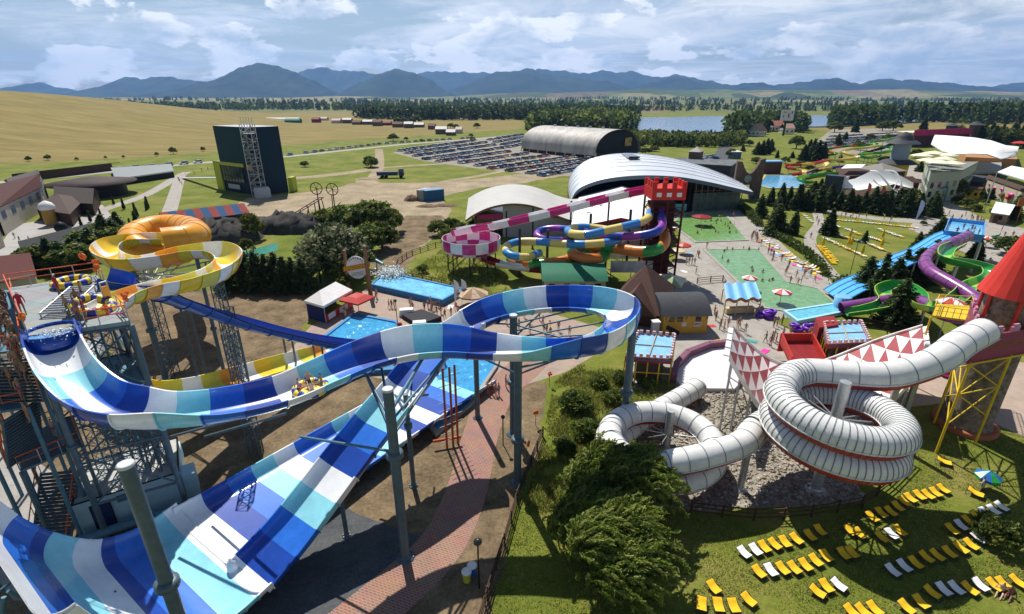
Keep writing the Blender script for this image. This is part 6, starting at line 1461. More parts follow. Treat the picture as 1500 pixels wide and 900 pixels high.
t = thing('wheel_ride', 'dark spindly ride frame with two spoked wheels and an inclined track', 'ride', G(470, 330)); p = G(468, 330); f = MB()
for k in range(7): 
    x = p.x-5+k*1.5; f.bar((x, p.y, 0), (x+R.uniform(-1, 1), p.y+R.uniform(-1, 1), 4+k*.7), .13, 5); f.bar((x, p.y, 1+k*.5), (x+2.4, p.y, 2.4+k*.6), .1, 5)
f.build('frame', WOOD, t)
for cx_, cz_ in ((p.x+.5, 9.6), (p.x+4.6, 9.4)):
    f = MB(); pr = [(cx_+1.5*math.cos(2*PI*i/20), p.y, cz_+1.5*math.sin(2*PI*i/20)) for i in range(21)]; f.path(pr, .12, 5)
    for i in range(0, 20, 3): f.bar((cx_, p.y, cz_), pr[i], .06, 4)
    f.build('wheel', WOOD, t); f = MB(); f.bar((cx_, p.y+.2, 0), (cx_, p.y+.2, cz_), .15, 5); f.build('post', WOOD, t)
f = MB(); a, b = Vector((p.x-10, p.y-6, .6)), Vector((p.x+2, p.y-1, 7.5))
for s_ in (-.5, .5): f.bar(a+Vector((s_, 0, 0)), b+Vector((s_, 0, 0)), .12, 5)
for k in range(14): q = a.lerp(b, k/13); f.bar(q-Vector((.5, 0, 0)), q+Vector((.5, 0, 0)), .06, 4)
f.build('track', mat('track_pink', (.35, .20, .19), .6), t)
water('rapids_water', [(345, 372), (405, 356), (408, 366), (352, 384)], .02, (.06, .26, .20), ripple=1.5)
# --- site containers, dump truck, spoil heaps
t = thing('site_container', 'blue site container next to the grey one on the dirt', 'container', G(640, 294)); P = front((624, 296), (651, 293), 4); MB().prism(P, .02, 3.4).build('box', mat('container_blue', (.03, .11, .24), .5, var=.15), t); f = MB(); f.prism([p*1.0 for p in P], 3.403, 3.55); f.build('roof', mat('container_roof', (.16, .28, .38), .5), t)
t = thing('site_container', 'grey site container left of the blue one on the dirt', 'container', G(617, 294)); P = front((611, 294), (623.5, 295), 5); MB().prism(P, .02, 3.3).build('box', mat('container_grey', (.28, .27, .25), .6, var=.15), t); f = MB(); f.prism(P, 3.303, 3.45); f.build('roof', GREYL, t)
SPOIL = mat('spoil_earth', (.16, .11, .07), .95, var=.4, scale=.8, bump=1.2, bscale=2)
def heap(label, px, py, rx, ry, h, seed, m=None):
    p = G(px, py); n1, n2 = 18, 12; XX, YY = np.meshgrid(np.linspace(-1, 1, n1), np.linspace(-1, 1, n2)); rr = np.random.RandomState(seed); k = np.clip(1-XX**2-YY**2, 0, 1)**.7
    V = np.stack([XX*rx, YY*ry, h*k*(.6+.4*rr.rand(n2, n1))-.05], -1).reshape(-1, 3); id_ = np.arange(n1*n2).reshape(n2, n1)
    props(npmesh('spoil_heap', V, np.stack([id_[:-1, :-1], id_[:-1, 1:], id_[1:, 1:], id_[1:, :-1]], -1).reshape(-1, 4), [m or SPOIL], loc=(p.x, p.y, 0)), label, 'spoil heap')
heap('brown spoil heap left of the grey site container', 603, 294, 2.6, 2.2, 2.2, 1); heap('low brown spoil heap below the containers', 627, 303, 4, 2, .9, 2); heap('second low spoil heap right of the containers', 652, 302, 4.5, 2, .9, 3); heap('tan spoil heap on the dirt left of the dump truck', 538, 263, 5, 2.5, 1.0, 4, TRACK)
t = thing('dump_truck', 'dark blue dump truck parked on the dusty works ground', 'truck', G(575, 262)); p = G(575, 261); TRB = mat('truck_blue', (.015, .03, .10), .45)
f = MB(); f.box((p.x-2, p.y, 1.9), (8.5, 2.5, 1.5), .12, 0, 1.04); f.build('bed', TRB, t)
f = MB(); f.box((p.x+3.8, p.y+.45, 2.4), (2.2, 2.5, 2.7), .12, 0, .92); cb = f.build('cab', TRB, t); f = MB(); f.box((p.x+3.9, p.y+.45, 2.9), (2.0, 2.56, .8), .12); f.build('window', GLASS, cb)
for dx in (-4.2, -2.6, 3.6):
    for dy in (-1.2, 1.2): f = MB(); q = Vector((p.x+dx, p.y+dx*.12+dy, .55)); f.bar(q-Vector((0, .18, 0)), q+Vector((0, .18, 0)), .55, 12); f.build('wheel', BLACK, t)
# ================= far right of the park =================
# --- stage canopy
t = thing('stage_canopy', 'white tensile canopy over the open stage, hung from two white arches', 'canopy', G(1275, 296))
def cp(px, py, z): p = G(px, py, z); return p
base = G(1275, 292); bx, by = base.x, base.y
def W_(px, py, Y): return atY(px, py, Y)
MEM2 = mat('canopy_white', (.82, .82, .80), .5, var=.04)
g0 = [W_(1232, 266, by+4), W_(1252, 262, by+4), W_(1272, 253, by+5), W_(1284, 250, by+6), W_(1300, 251, by+8), W_(1320, 258, by+9), W_(1338, 268, by+9)]
g1 = [W_(1240, 275, by-2), W_(1256, 279, by-3), W_(1276, 276, by-2), W_(1296, 272, by), W_(1310, 270, by+1), W_(1326, 274, by+2), W_(1341, 277, by+4)]
f = MB(); m_ = 6; v = []
for k in range(m_+1):
    u = k/m_
    for a, b in zip(g0, g1): q = a.lerp(b, u); v.append((q.x, q.y, q.z-1.0*math.sin(PI*u)))
n = 7; f.add(v, [(k*n+i, (k+1)*n+i, (k+1)*n+i+1, k*n+i+1) for k in range(m_) for i in range(n-1)], 0, True); f.add([(x, y, z-.08) for x, y, z in v], [(k*n+i, k*n+i+1, (k+1)*n+i+1, (k+1)*n+i) for k in range(m_) for i in range(n-1)], 0, True); f.build('membrane', MEM2, t)
for pxs in (((1316, 297), (1305, 276), (1294, 262), (1284, 252), (1275, 251)), ((1322, 296), (1321, 276), (1318, 262), (1310, 252), (1296, 250))):
    pts_ = [W_(x, y, by-4+2.2*i) for i, (x, y) in enumerate(pxs)]; pts_[0].z = 0; P = catmull([tuple(p) for p in pts_], 5); f = MB(); f.path([tuple(p) for p in P], .3, 6); f.build('arch', MEMB, t)
f = MB()
for x0, y0, x1, y1 in ((1312, 288, 1320, 272), (1305, 276, 1320, 284), (1308, 280, 1316, 262)): f.bar(W_(x0, y0, by-2), W_(x1, y1, by), .15, 5)
f.build('arch_brace', MEMB, t)
f = MB(); P = [G(1236, 292), G(1342, 292), G(1340, 280), G(1240, 282)]; f.prism(P, .01, 1.0); f.build('stage_floor', WOOD, t)
for k, z in enumerate((1.0, 1.6, 2.2)):
    f = MB(); P = [G(1284, 294-k*2), G(1340, 292-k*2), G(1340, 290-k*2), G(1284, 292-k*2)]; f.prism(P, .02, z); f.build('seat_step', mat('bench_brown', (.10, .06, .04), .7), t)
t = thing('video_screen', 'tall dark screen box left of the stage canopy', 'screen', G(1215, 290)); P = front((1203, 288), (1229, 291), 3.0); MB().prism(P, 1.2, 7.2).build('screen_box', mat('screen_dark', (.03, .045, .06), .4), t); MB().prism(P, .01, 1.19).build('plinth', MC['canvas_white'], t); f = MB(); f.prism([P[1]+Vector((.2, .1, 0)), P[1]+Vector((1.0, .1, 0)), P[2]+Vector((1.0, .1, 0)), P[2]+Vector((.2, .1, 0))], .01, 7.0); f.build('side_panel', GREYL, t)
t2 = house('stage_house', 'dark brown low building with a pale canopy behind the stage', 'building', [G(1226, 277), G(1276, 272), G(1262, 258), G(1222, 262)], 4.0, WOOD, BROWNR, 'flat', win=(2, 1, 2.6), winm=MC['sign_white'])
f = MB(); a = [W_(1232, 247, 200), W_(1262, 246, 200), W_(1268, 241, 212), W_(1240, 241, 212)]; f.slab(a[0], a[1], a[2], a[3], .15); f.build('awning', MEMB, t2)
# --- slide cluster
def stripeflume(name, label, pts, mats_, pattern, z0, z1, w_=1.9, seg=5.0):
    t = thing(name, label, 'water slide', G(pts[-1][0], pts[-1][1])); n = len(pts); c = []
    for i, (x, y) in enumerate(pts): c.append(g3(x, y, z0+(z1-z0)*i/(n-1), w_, 1.0, 1.0, 0))
    flume('flume', c, mats_, pattern, seg, t, flat=.2, ribs=False)
    f = MB()
    for q in c[1:-1:2]: f.bar((q[0], q[1], 0), (q[0], q[1], max(.3, q[2]-.1)), .16, 5)
    f.build('support_frame', GALV, t); return t
REDG = mat('red_gelcoat', (.55, .06, .04), .35); ORAG = mat('tangerine_gelcoat', (.68, .22, .04), .35)
stripeflume('red_flume', 'red open flume nearest the gate tower in the far slide cluster', [(1214, 236), (1195, 241), (1175, 243), (1156, 244), (1154, 248), (1172, 251), (1178, 255), (1162, 258)], [REDG, YELC], [0, 0, 0, 1], 4.5, .8)
stripeflume('orange_flume', 'orange and green banded flume at the back of the far slide cluster', [(1285, 212), (1262, 215), (1240, 216), (1218, 219), (1210, 222), (1224, 227), (1211, 229)], [ORAG, GRN], [0, 1], 8.5, 2.0)
stripeflume('yellow_flume', 'pale yellow winding flume in the middle of the far slide cluster', [(1288, 215), (1270, 218), (1245, 220), (1233, 224), (1242, 228), (1256, 232), (1232, 236), (1208, 237), (1210, 243), (1198, 250), (1176, 257)], [YELC, CREAM], [0, 1, 0], 8.5, .8)
stripeflume('green_flume', 'bright green flume looping in front of the slide tower', [(1316, 203), (1294, 207), (1276, 210), (1282, 215), (1300, 217), (1308, 221), (1295, 225), (1268, 227), (1258, 230), (1272, 233), (1288, 230)], [GRN, LGRN], [0, 0, 0, 1], 10.5, 3.5)
stripeflume('black_flume', 'black flume dropping left from the slide tower', [(1330, 207), (1316, 210), (1304, 214), (1292, 219), (1276, 223), (1264, 226)], [BLACK, DARKST], [0], 11, 4.0)
stripeflume('green_exit_flume', 'green lower flume curling into the far blue pool', [(1228, 256), (1212, 257), (1195, 259), (1178, 261), (1170, 265), (1182, 269), (1192, 268)], [GRN, LGRN], [0, 0, 1], 4.0, .8)
stripeflume('blue_black_flume', 'dark blue flume passing under the yellow ones', [(1238, 246), (1220, 248), (1205, 250), (1190, 254), (1176, 260)], [DBLUE, YELC, BLACK], [0, 1, 2], 3.6, .8)
pool('far_pool', 'far light blue slide pool next to the stone gate tower', [(1112, 273), (1122, 258), (1166, 258), (1166, 262), (1180, 272), (1166, 277), (1128, 277)], .3, .6, (.12, .38, .60), .4, mat('pool_rim_yellow', (.55, .42, .15), .6))
f = MB(); p = G(1127, 254); f.box((p.x, p.y, 2.6), (8, 4, 5.0), .1); f.box((p.x, p.y, 5.3), (9, 5, .4), .1, 1); props(f.build('changing_hut', [mat('hut_maroon', (.12, .05, .04), .7), LBLUE], None, p), 'small maroon hut with a light blue roof beside the far pool', 'hut')
t = thing('slide_tower_house', 'grey tiered slide tower with a domed cap behind the far slides', 'tower', G(1320, 262)); p = Vector((162, 222, 0))
f = MB(); f.lathe(p, [(4.2, 0), (4.2, 6)], 8); f.build('base_wall', YPAINT, t); f = MB(); f.lathe((p.x, p.y, 6), [(7.5, 0), (5.5, 1.2), (4.5, 1.6)], 8); f.build('lower_roof', GREYR, t)
f = MB(); f.lathe((p.x, p.y, 7.6), [(3.2, 0), (3.2, 6.5)], 8); f.build('upper_wall', mat('tower_bluegrey', (.22, .28, .34), .6), t); f = MB(); f.lathe((p.x, p.y, 14), [(6.2, 0), (4.6, 1.2), (3.4, 1.6), (3.2, 2.6), (2.0, 3.8), (.3, 4.6)], 10); f.build('upper_roof', GREYR, t)
# --- restaurant with parasols, boulder house, membrane hall, long crimson hall
rest = house('terrace_house', 'pale terrace building with parasols and greenery on its roof', 'building', [G(1352, 297), G(1396, 293), Vector((171, 194, 0)), Vector((152, 194, 0))], 9.4, mat('pale_mint_render', (.40, .44, .36), .8, var=.1), mat('terrace_slab', (.20, .21, .18), .8), 'flat', win=(4, 1.6, 3.4), floors=2)
for k, (x, y, s_) in enumerate(((1352, 224, 3.4), (1370, 221, 3.6), (1386, 229, 3.2), (1362, 231, 3.4), (1378, 234, 3.8), (1396, 235, 3.6), (1391, 224, 2.8))):
    q = W_(x, y, 186-(y-221)*1.6); umbrella('terrace_parasol', ['far left cream parasol on the terrace roof', 'far middle cream parasol on the terrace roof', 'cream parasol right of centre on the terrace roof', 'near left cream parasol on the terrace roof', 'nearest big cream parasol on the terrace roof', 'near right cream parasol overhanging the terrace edge', 'far right cream parasol on the terrace roof'][k], Vector((q.x, q.y, 9.76)), s_, q.z, [mat('parasol_ivory', (.70, .68, .50), .7)], 6, 'cream parasols on the terrace', .9)
t = thing('membrane_hall', 'orange walled hall under a white humped membrane roof', 'hall', G(1430, 255))
OW = mat('ochre_wall', (.40, .20, .085), .8, var=.08)
P = [G(1408, 252), G(1482, 256), G(1478, 232), G(1402, 228)]; MB().prism(P, .01, 6.6).build('wall', OW, t)
prof = [(1364, 209, 8), (1375, 203, 16), (1390, 201, 22), (1420, 205, 16), (1450, 213, 8), (1470, 222, 2), (1488, 231, 0)]
e0 = [W_(1364, 211, 232), W_(1380, 221, 224), W_(1398, 226, 214), W_(1424, 225, 206), W_(1446, 226, 200), W_(1466, 233, 196), W_(1488, 229, 204)]
e1 = [W_(1368, 208, 246), W_(1382, 203, 250), W_(1400, 203, 246), W_(1425, 207, 240), W_(1450, 213, 232), W_(1470, 220, 224), W_(1488, 228, 212)]
f = MB(); v = []; mm = 6
for k in range(mm+1):
    u = k/mm
    for a, b in zip(e0, e1): q = a.lerp(b, u); v.append((q.x, q.y, q.z+3.4*math.sin(PI*u)))
f.add(v, [(k*7+i, k*7+i+1, (k+1)*7+i+1, (k+1)*7+i) for k in range(mm) for i in range(6)], 0, True); f.add([(x, y, z-.3) for x, y, z in v], [(k*7+i, (k+1)*7+i, (k+1)*7+i+1, k*7+i+1) for k in range(mm) for i in range(6)], 0, True); f.build('roof', MEMB, t)
t = thing('crimson_hall', 'long dark red hall with a crimson lettered fascia and white roof', 'hall', G(1370, 215)); P = front((1333, 216), (1416, 212), 13); MB().prism(P, .01, 7.5).build('wall', mat('oxblood_wall', (.07, .022, .022), .7), t)
f = MB(); a, b = P[0], P[1]; nn = off(a, b, .4); f.slab(a+nn+Vector((0, 0, 7.4)), b+nn+Vector((0, 0, 7.4)), b+nn+Vector((0, 0, 11.4)), a+nn+Vector((0, 0, 11.4)), .5); f.build('fascia', mat('crimson_fascia', (.42, .015, .11), .5, var=.35, scale=.35), t)
f = MB(); f.prism([p*1.0 for p in P], 9.2, 9.8); f.build('roof', MEMB, t)
f = MB(); f.prism([P[0]+Vector((-5, 1, 0)), P[0], P[0].lerp(P[3], .5), P[0].lerp(P[3], .5)+Vector((-4, 0, 0))], .01, 9.6); f.build('end_wing', YPAINT, t)
for k, (x, yb, yt, lb) in enumerate(((1387, 210, 180, 'grey capped lookout tower behind the crimson hall'), (1421, 210, 178, 'slim dark lookout tower right of the crimson hall'))):
    p = G(x, yb); p = p*1.06 if k == 0 else p; p.z = 0; zt = topz(p, yt); tt = thing('lookout_tower', lb, 'tower', p); MB().box((p.x, p.y, zt*.42), (5, 5, zt*.84)).build('wall', BRICKT if k else GREYR, tt); f = MB(); f.lathe((p.x, p.y, zt*.84), [(5.6, 0), (3.2, zt*.06), (.3, zt*.16)], 8); f.build('roof', GREYR, tt)
house('snack_hut', 'dark timber hut with a pale grey roof above the poster wall', 'hut', [G(1424, 266), G(1462, 264), G(1458, 250), G(1420, 250)], 3.2, WOOD, mat('pale_hut_roof', (.34, .34, .34), .6), 'gable', 2.2, .8, win=(0, 1, 2))
t = thing('garden_tent', 'white flat garden tent over tables at the right picture edge', 'tent', G(1490, 270)); P = [W_(1461, 252, 150), W_(1530, 272, 138), W_(1540, 254, 152), W_(1482, 243, 164)]; f = MB(); f.slab(P[0], P[1], P[2], P[3], .25); f.build('roof', MEMB, t)
for q in P: MB().bar((q.x, q.y, 0), q, .12, 5).build('leg', GALV, t)
t = thing('poster_wall', 'pale wall carrying two big colourful posters on the right', 'wall', G(1470, 300)); a, b = G(1440, 284), G(1530, 322); f = MB(); f.slab((a.x, a.y, 0), (b.x, b.y, 0), (b.x, b.y, 5.2), (a.x, a.y, 5.2), .5); f.build('wall', mat('wall_cream', (.45, .43, .34), .8), t)
f = MB(); f.slab((a.x-.4, a.y-.3, 5.2), (b.x-.4, b.y-.3, 5.2), (b.x+4, b.y+5, 6.0), (a.x+4, a.y+5, 6.0), .3); f.build('dark_roof', WOOD, t)
for u0, u1, cc, sc_ in ((.02, .22, (.55, .56, .60), .8), (.24, .55, (.12, .34, .62), .8)):
    nn = off(a, b, .35); nn = nn if nn.y < 0 else -nn; p, q = a.lerp(b, u0)+nn, a.lerp(b, u1)+nn; f = MB(); f.slab((p.x, p.y, .8), (q.x, q.y, .8), (q.x, q.y, 4.7), (p.x, p.y, 4.7), .1); ps_ = f.build('poster', mat('poster_%d' % int(u0*100), cc, .5, var=.15, scale=.6), t)
    f = MB()
    for w0, w1, z0, z1, mi in ((.55, .8, 1.2, 2.6, 0), (.1, .3, 3.2, 4.0, 1), (.62, .9, 2.6, 3.6, 1), (.2, .45, 1.0, 3.0, 2)):
        r0, r1 = p.lerp(q, w0)+nn*.2, p.lerp(q, w1)+nn*.2; f = MB(); f.lathe(((r0.x+r1.x)/2, (r0.y+r1.y)/2, (z0+z1)/2), [((r1-r0).length*.2, -(z1-z0)/2), ((r1-r0).length*.5, 0), ((r1-r0).length*.2, (z1-z0)/2)], 8); f.build('picture_shape', [REDW, PINK, WOODL][mi], ps_)
house('ticket_hut', 'small timber hut with a white roof by the walkway', 'hut', [G(1448, 326), G(1472, 330), G(1482, 318), G(1456, 312)], 3.0, mat('hut_boards', (.22, .17, .12), .8, var=.2), MEMB, 'gable', 1.4, .9, win=(1, 1.1, 2.2), winm=BLACK, door=.2)
f = MB(); p = G(1489, 328); zt = topz(p, 296); f.box((p.x, p.y, zt), (3.4, .25, 2.2)); f.bar((p.x, p.y+.2, 0), (p.x, p.y+.2, zt), .1, 6); props(f.build('orange_board', mat('rust_board', (.35, .13, .04), .7), None, p), 'rust orange board on a post above the cone roof', 'board')
f = MB(); P = [W_(1372, 276, 168), W_(1389, 275, 168), W_(1388, 264, 172), W_(1368, 266, 172)]; f.slab(P[0], P[1], P[2], P[3], .2); f.bar((P[0].x, P[0].y, 0), P[0], .2, 5); f.bar((P[1].x, P[1].y, 0), P[1], .2, 5); props(f.build('blue_awning', mat('awning_blue', (.04, .22, .38), .6), None, (P[0].x, P[0].y, 0)), 'teal blue awning on posts in front of the terrace building', 'awning')
f = MB(); P = front((1482, 214), (1500, 214), 6)
for x, y, r, c_, lb in ((1491, 214, 3.4, 0, 'red canopy of the kids fairground near the right edge'), (1482, 212, 2.8, 0, 'second red canopy left of the fairground canopy')):
    umbrella('fair_canopy', lb, G(x, y+4), r+1.5, 5.0, [REDW], 6, drop_=1.4)
f = MB(); p = G(1485, 210)
for k in range(5): f.box((p.x+k*2.5-5, p.y+3, 2.5+k % 2), (1.6, 1.6, 4+2*(k % 3)))
props(f.build('climbing_frame', GRN, None, p), 'green climbing frame behind the red fairground canopies', 'climbing frame')
house('brown_pavilion', 'dark timber pavilion with a weathered roof between far slides and walkway', 'pavilion', front((1290, 268), (1322, 266), 12), 4.2, WOOD, mat('weathered_roof', (.24, .22, .20), .8, var=.2), 'hip', 2.6, 1.0, win=(0, 1, 2))
house('maroon_hut', 'small maroon hut left of the terrace building', 'hut', front((1328, 280), (1344, 279), 7), 3.0, mat('hut_red_boards', (.16, .05, .04), .8), BROWNR, 'gable', 1.6, .5, win=(1, 1, 2))
house('timber_row', 'long dark timber stall row under the poster wall roof', 'stall', front((1400, 276), (1436, 280), 8), 3.2, WOOD, GREYR, 'gable', 1.8, .6, win=(0, 1, 2))
house('yellow_stall', 'bright yellow stall behind the round broadleaf tree', 'stall', front((1412, 290), (1432, 292), 5), 3.0, YPAINT, BROWNR, 'flat', win=(2, 1, 2))
# --- billboard, country houses
t = thing('billboard', 'large white advertising billboard on a dark green mast near the lake', 'billboard', G(1147, 200)); p = G(1147, 199); z0, z1 = topz(p, 177), topz(p, 161); MB().bar((p.x, p.y, 0), (p.x, p.y, z0), 1.0, 8).build('mast', mat('mast_green', (.015, .08, .02), .5), t)
f = MB(); f.box((p.x, p.y-1, (z0+z1)/2), (11.5, .6, z1-z0)); bo = f.build('board', mat('board_white', (.55, .56, .60), .6, var=.05), t)
f = MB(); zc2 = (z0+z1)/2
for dx, dz, sx2, sz2, mi in ((-2.6, 2.6, 3.2, 1.3, 0), (1, .2, 1.4, 3.0, 1), (1.4, -1.8, 2.4, 1.2, 2), (3.8, 2.4, 1.0, 2.0, 1), (-3.4, -1, .8, 2.4, 3)):
    f = MB(); f.box((p.x+dx, p.y-1.35, zc2+dz), (sx2, .08, sz2), 0, 0, .6); f.build('picture_shape', [mat('ad_orange', (.55, .28, .06), .6), mat('ad_violet', (.10, .02, .12), .6), mat('ad_pink', (.55, .2, .4), .6), GREYR][mi], bo)
CW = mat('white_render', (.58, .57, .53), .8, var=.05); TR = mat('clay_tile', (.38, .15, .10), .8, var=.15)
house('cottage', 'white gabled cottage before the dark wood by the lake', 'house', front((1094, 199), (1112, 200), 12), 4.5, CW, mat('slate_maroon', (.12, .07, .07), .7), 'gable', 6, .6, axis=1, win=(3, 1.5, 3))
house('cottage', 'cottage with an orange tiled roof behind the billboard mast', 'house', front((1134, 192), (1148, 192), 14), 5, CW, TR, 'gable', 5, .6, win=(2, 1.5, 3)); house('cottage', 'pale pink roofed cottage right of the billboard mast', 'house', front((1149, 196), (1163, 196), 12), 5, CW, mat('pink_tile', (.42, .24, .20), .8), 'gable', 4, .6, win=(2, 1.5, 3))
house('blue_kiosk', 'small blue kiosk beside the road near the aluminium hall', 'kiosk', front((1072, 233), (1085, 233), 6), 3.6, mat('kiosk_blue', (.08, .16, .32), .6), MEMB, 'flat', win=(2, 1, 2.4))
house('market_row', 'dark low service building behind the aluminium hall roof', 'building', front((978, 256), (1068, 262), 22), 5.0, mat('service_dark', (.05, .05, .06), .7), mat('service_roof', (.13, .14, .15), .7, var=.5, scale=.3), 'flat', win=(0, 1, 2))
t = house('chimney_house', 'square brown stone tower with a pale cap behind the aluminium hall', 'tower', front((1006, 250), (1022, 251), 8), 8.5, BRICKT, mat('cap_stone', (.35, .33, .30), .7), 'hip', 2, .4, win=(0, 1, 2))
# farm stalls in the field
FS = [mat('barn_white', (.60, .60, .58), .7), mat('barn_red', (.20, .04, .03), .7), mat('barn_green', (.04, .16, .09), .7), mat('barn_brown', (.14, .09, .06), .8), mat('barn_pale', (.50, .40, .36), .7)]
spec = [(413, 178, 44, 0), (428, 181, 20, 2), (462, 180, 10, 1), (474, 177, 9, 4), (492, 181, 12, 4), (508, 181, 12, 0), (522, 183, 12, 3), (538, 183, 13, 0), (552, 185, 12, 3), (566, 184, 12, 1), (582, 187, 14, 3), (598, 188, 12, 0), (612, 187, 16, 0), (632, 190, 10, 3), (646, 197, 16, 0), (660, 199, 13, 0), (672, 196, 9, 4)]
nmf = {0: 'white roofed', 1: 'dark red', 2: 'green', 3: 'brown', 4: 'pale pink'}
for k, (x, y, w_, c_) in enumerate(spec):
    wpx = w_/750*abs(G(x, y).length)*.95; p = G(x, y); P = [p+Vector((-wpx/2, 0, 0)), p+Vector((wpx/2, 0, 0)), p+Vector((wpx/2, 10, 0)), p+Vector((-wpx/2, 10, 0))]
    for q in P: q.z = 0
    house('farm_shed', nmf[c_]+' farm shed, number '+str(k+1)+' from the left in the line across the wheat', 'shed', P, 3.2+(k % 3)*.8, FS[3 if c_ == 0 else c_], FS[c_], 'gable', 2.2, .4, win=(0, 1, 2), group='sheds in the wheat field')
# --- blue wave roofed kiosk by the pool
t = thing('wave_kiosk', 'kiosk with a wavy blue roof and yellow frame beside the lower green pool', 'kiosk', G(1088, 452)); P = [G(1066, 452), G(1114, 448), G(1104, 428), G(1062, 432)]
z_ = 3.0; f = MB(); A_, B_, D_, E_ = [Vector((p.x, p.y, z_)) for p in (G(1064, 436, 3), G(1116, 434, 3), G(1106, 417, 3), G(1060, 420, 3))]
n = 14; v0 = []; v1 = []
for i in range(n+1):
    u = i/n; w_ = .22*math.sin(u*PI*6); a = A_.lerp(B_, u); b = E_.lerp(D_, u); v0.append((a.x, a.y, a.z+w_-.3)); v1.append((b.x, b.y, b.z+w_+.5))
f.add(v0+v1, [(i, i+1, n+2+i, n+1+i) for i in range(n)], 0, True); f.add([(x, y, z-.12) for x, y, z in v0+v1], [(n+1+i, n+2+i, i+1, i) for i in range(n)], 1, True); f.add(v0+[(x, y, z-.5) for x, y, z in v0], [(n+1+i, n+2+i, i+1, i) for i in range(n)], 1); f.build('roof', [LBLUE, mat('kiosk_orange', (.35, .15, .05), .6)], t)
for q in (A_, B_, D_, E_, A_.lerp(B_, .33), A_.lerp(B_, .66)): MB().bar((q.x, q.y, 0), (q.x, q.y, 2.6), .09, 6).build('leg', mat('kiosk_cream', (.55, .48, .28), .6), t)
f = MB(); f.slab(A_.lerp(B_, .1)+Vector((0, .3, -2)), A_.lerp(B_, .9)+Vector((0, .3, -2)), A_.lerp(B_, .9)+Vector((0, 1.2, -2)), A_.lerp(B_, .1)+Vector((0, 1.2, -2)), .9); f.build('counter', MC['kiosk_cream'], t)
# --- pink and purple inflatable heaps
def tubes(label, px, py, z, m, n, seed, cat='inflatables'):
    p = G(px, py, z); rr = random.Random(seed); f = MB()
    t = thing('ring_pile', label, 'pile of rings', p)
    for k in range(n):
        f = MB(); torus(f, (p.x+rr.uniform(-1, 1), p.y+rr.uniform(-.7, .7), z+.35+.5*(k//3)), .5, .23, 14, 8, 0, Matrix.Rotation(rr.uniform(-.6, .6), 3, 'X')); f.build('ring', m, t)
PV = mat('violet_inflatable', (.16, .03, .45), .4)
tubes('purple swim rings heaped at the red chute', 1174, 486, 0, PV, 7, 1); tubes('purple swim rings beside the wave kiosk', 1123, 466, 0, PV, 6, 2); tubes('pink swim rings heaped under the castle platform', 1412, 540, 0, PINK, 9, 3); tubes('pink swim rings left of the castle legs', 1388, 548, 0, PINK, 6, 4)
tubes('green swim rings beside the start platform', 1458, 352, 0, mat('green_inflatable', (.02, .22, .10), .4), 5, 5)
# --- orange star balloons on the railings
OB = mat('orange_balloon', (.75, .16, .02), .4)
def balloons(label, p, n, seed, stem=0):
    t = thing('balloon_cluster', label, 'balloons', p, 'orange balloon clusters'); rr = random.Random(seed)
    for k in range(n):
        f = MB(); q = p+Vector((rr.uniform(-.2, .2), rr.uniform(-.16, .16), rr.uniform(-.22, .22)))
        f.lathe(q, [(.02, -.18), (.09, -.11), (.13, 0), (.09, .1), (.02, .15)], 8); f.build('balloon', OB, t)
    if stem: MB().bar((p.x, p.y, 0), p, .03, 5).build('stick', DARKST, t)
for px, py, z, lb in ((121, 377, 18.6, 'orange balloons at the far deck corner, topmost cluster'), (139, 384, 18.4, 'orange balloons just below the topmost deck cluster'), (142, 392, 18.2, 'orange balloons at the end of the far deck rail'), (183, 434, 18.2, 'orange balloons at the head of the yellow slide'), (154, 452, 18, 'orange balloons on the near deck rail beside the raft'), (33, 465, 18.2, 'orange balloons on the left deck rail'), (805, 548, 1.6, 'orange balloons on a stick right of the big column'), (785, 604, 1.6, 'orange balloons on the fence above the willow'), (772, 650, 1.5, 'orange balloons on the fence beside the column foot'), (806, 472, 1.5, 'orange balloons inside the blue loop'), (741, 430, 2.0, 'orange balloons behind the blue loop')):
    balloons(lb, G(px, py, z), 7, int(px), 1 if z < 5 else 0)
# --- orange ladder mast by the path
t = thing('ladder_mast', 'three rusty orange ladder posts standing between slide and brick path', 'mast', G(660, 655))
for px, py in ((655, 657), (664, 654), (671, 650)):
    p = G(px, py); MB().bar((p.x, p.y, 0), (p.x, p.y, 8.6), .11, 8).build('post', mat('rust_post', (.42, .09, .03), .55), t)
f = MB(); a, b = G(655, 657), G(671, 650)
for k in range(9): z = .9+k*.85; dv = (b-a).normalized(); f = MB(); f.bar(a-dv*.6+Vector((0, 0, z)), b+dv*.6+Vector((0, 0, z)), .03, 5); f.build('rung', GALV, t)
f = MB(); f.bar(a+Vector((-1.3, 0, .8)), b+Vector((.3, 0, .8)), .14, 6); f.build('cross_bar', MC['rust_post'], t)
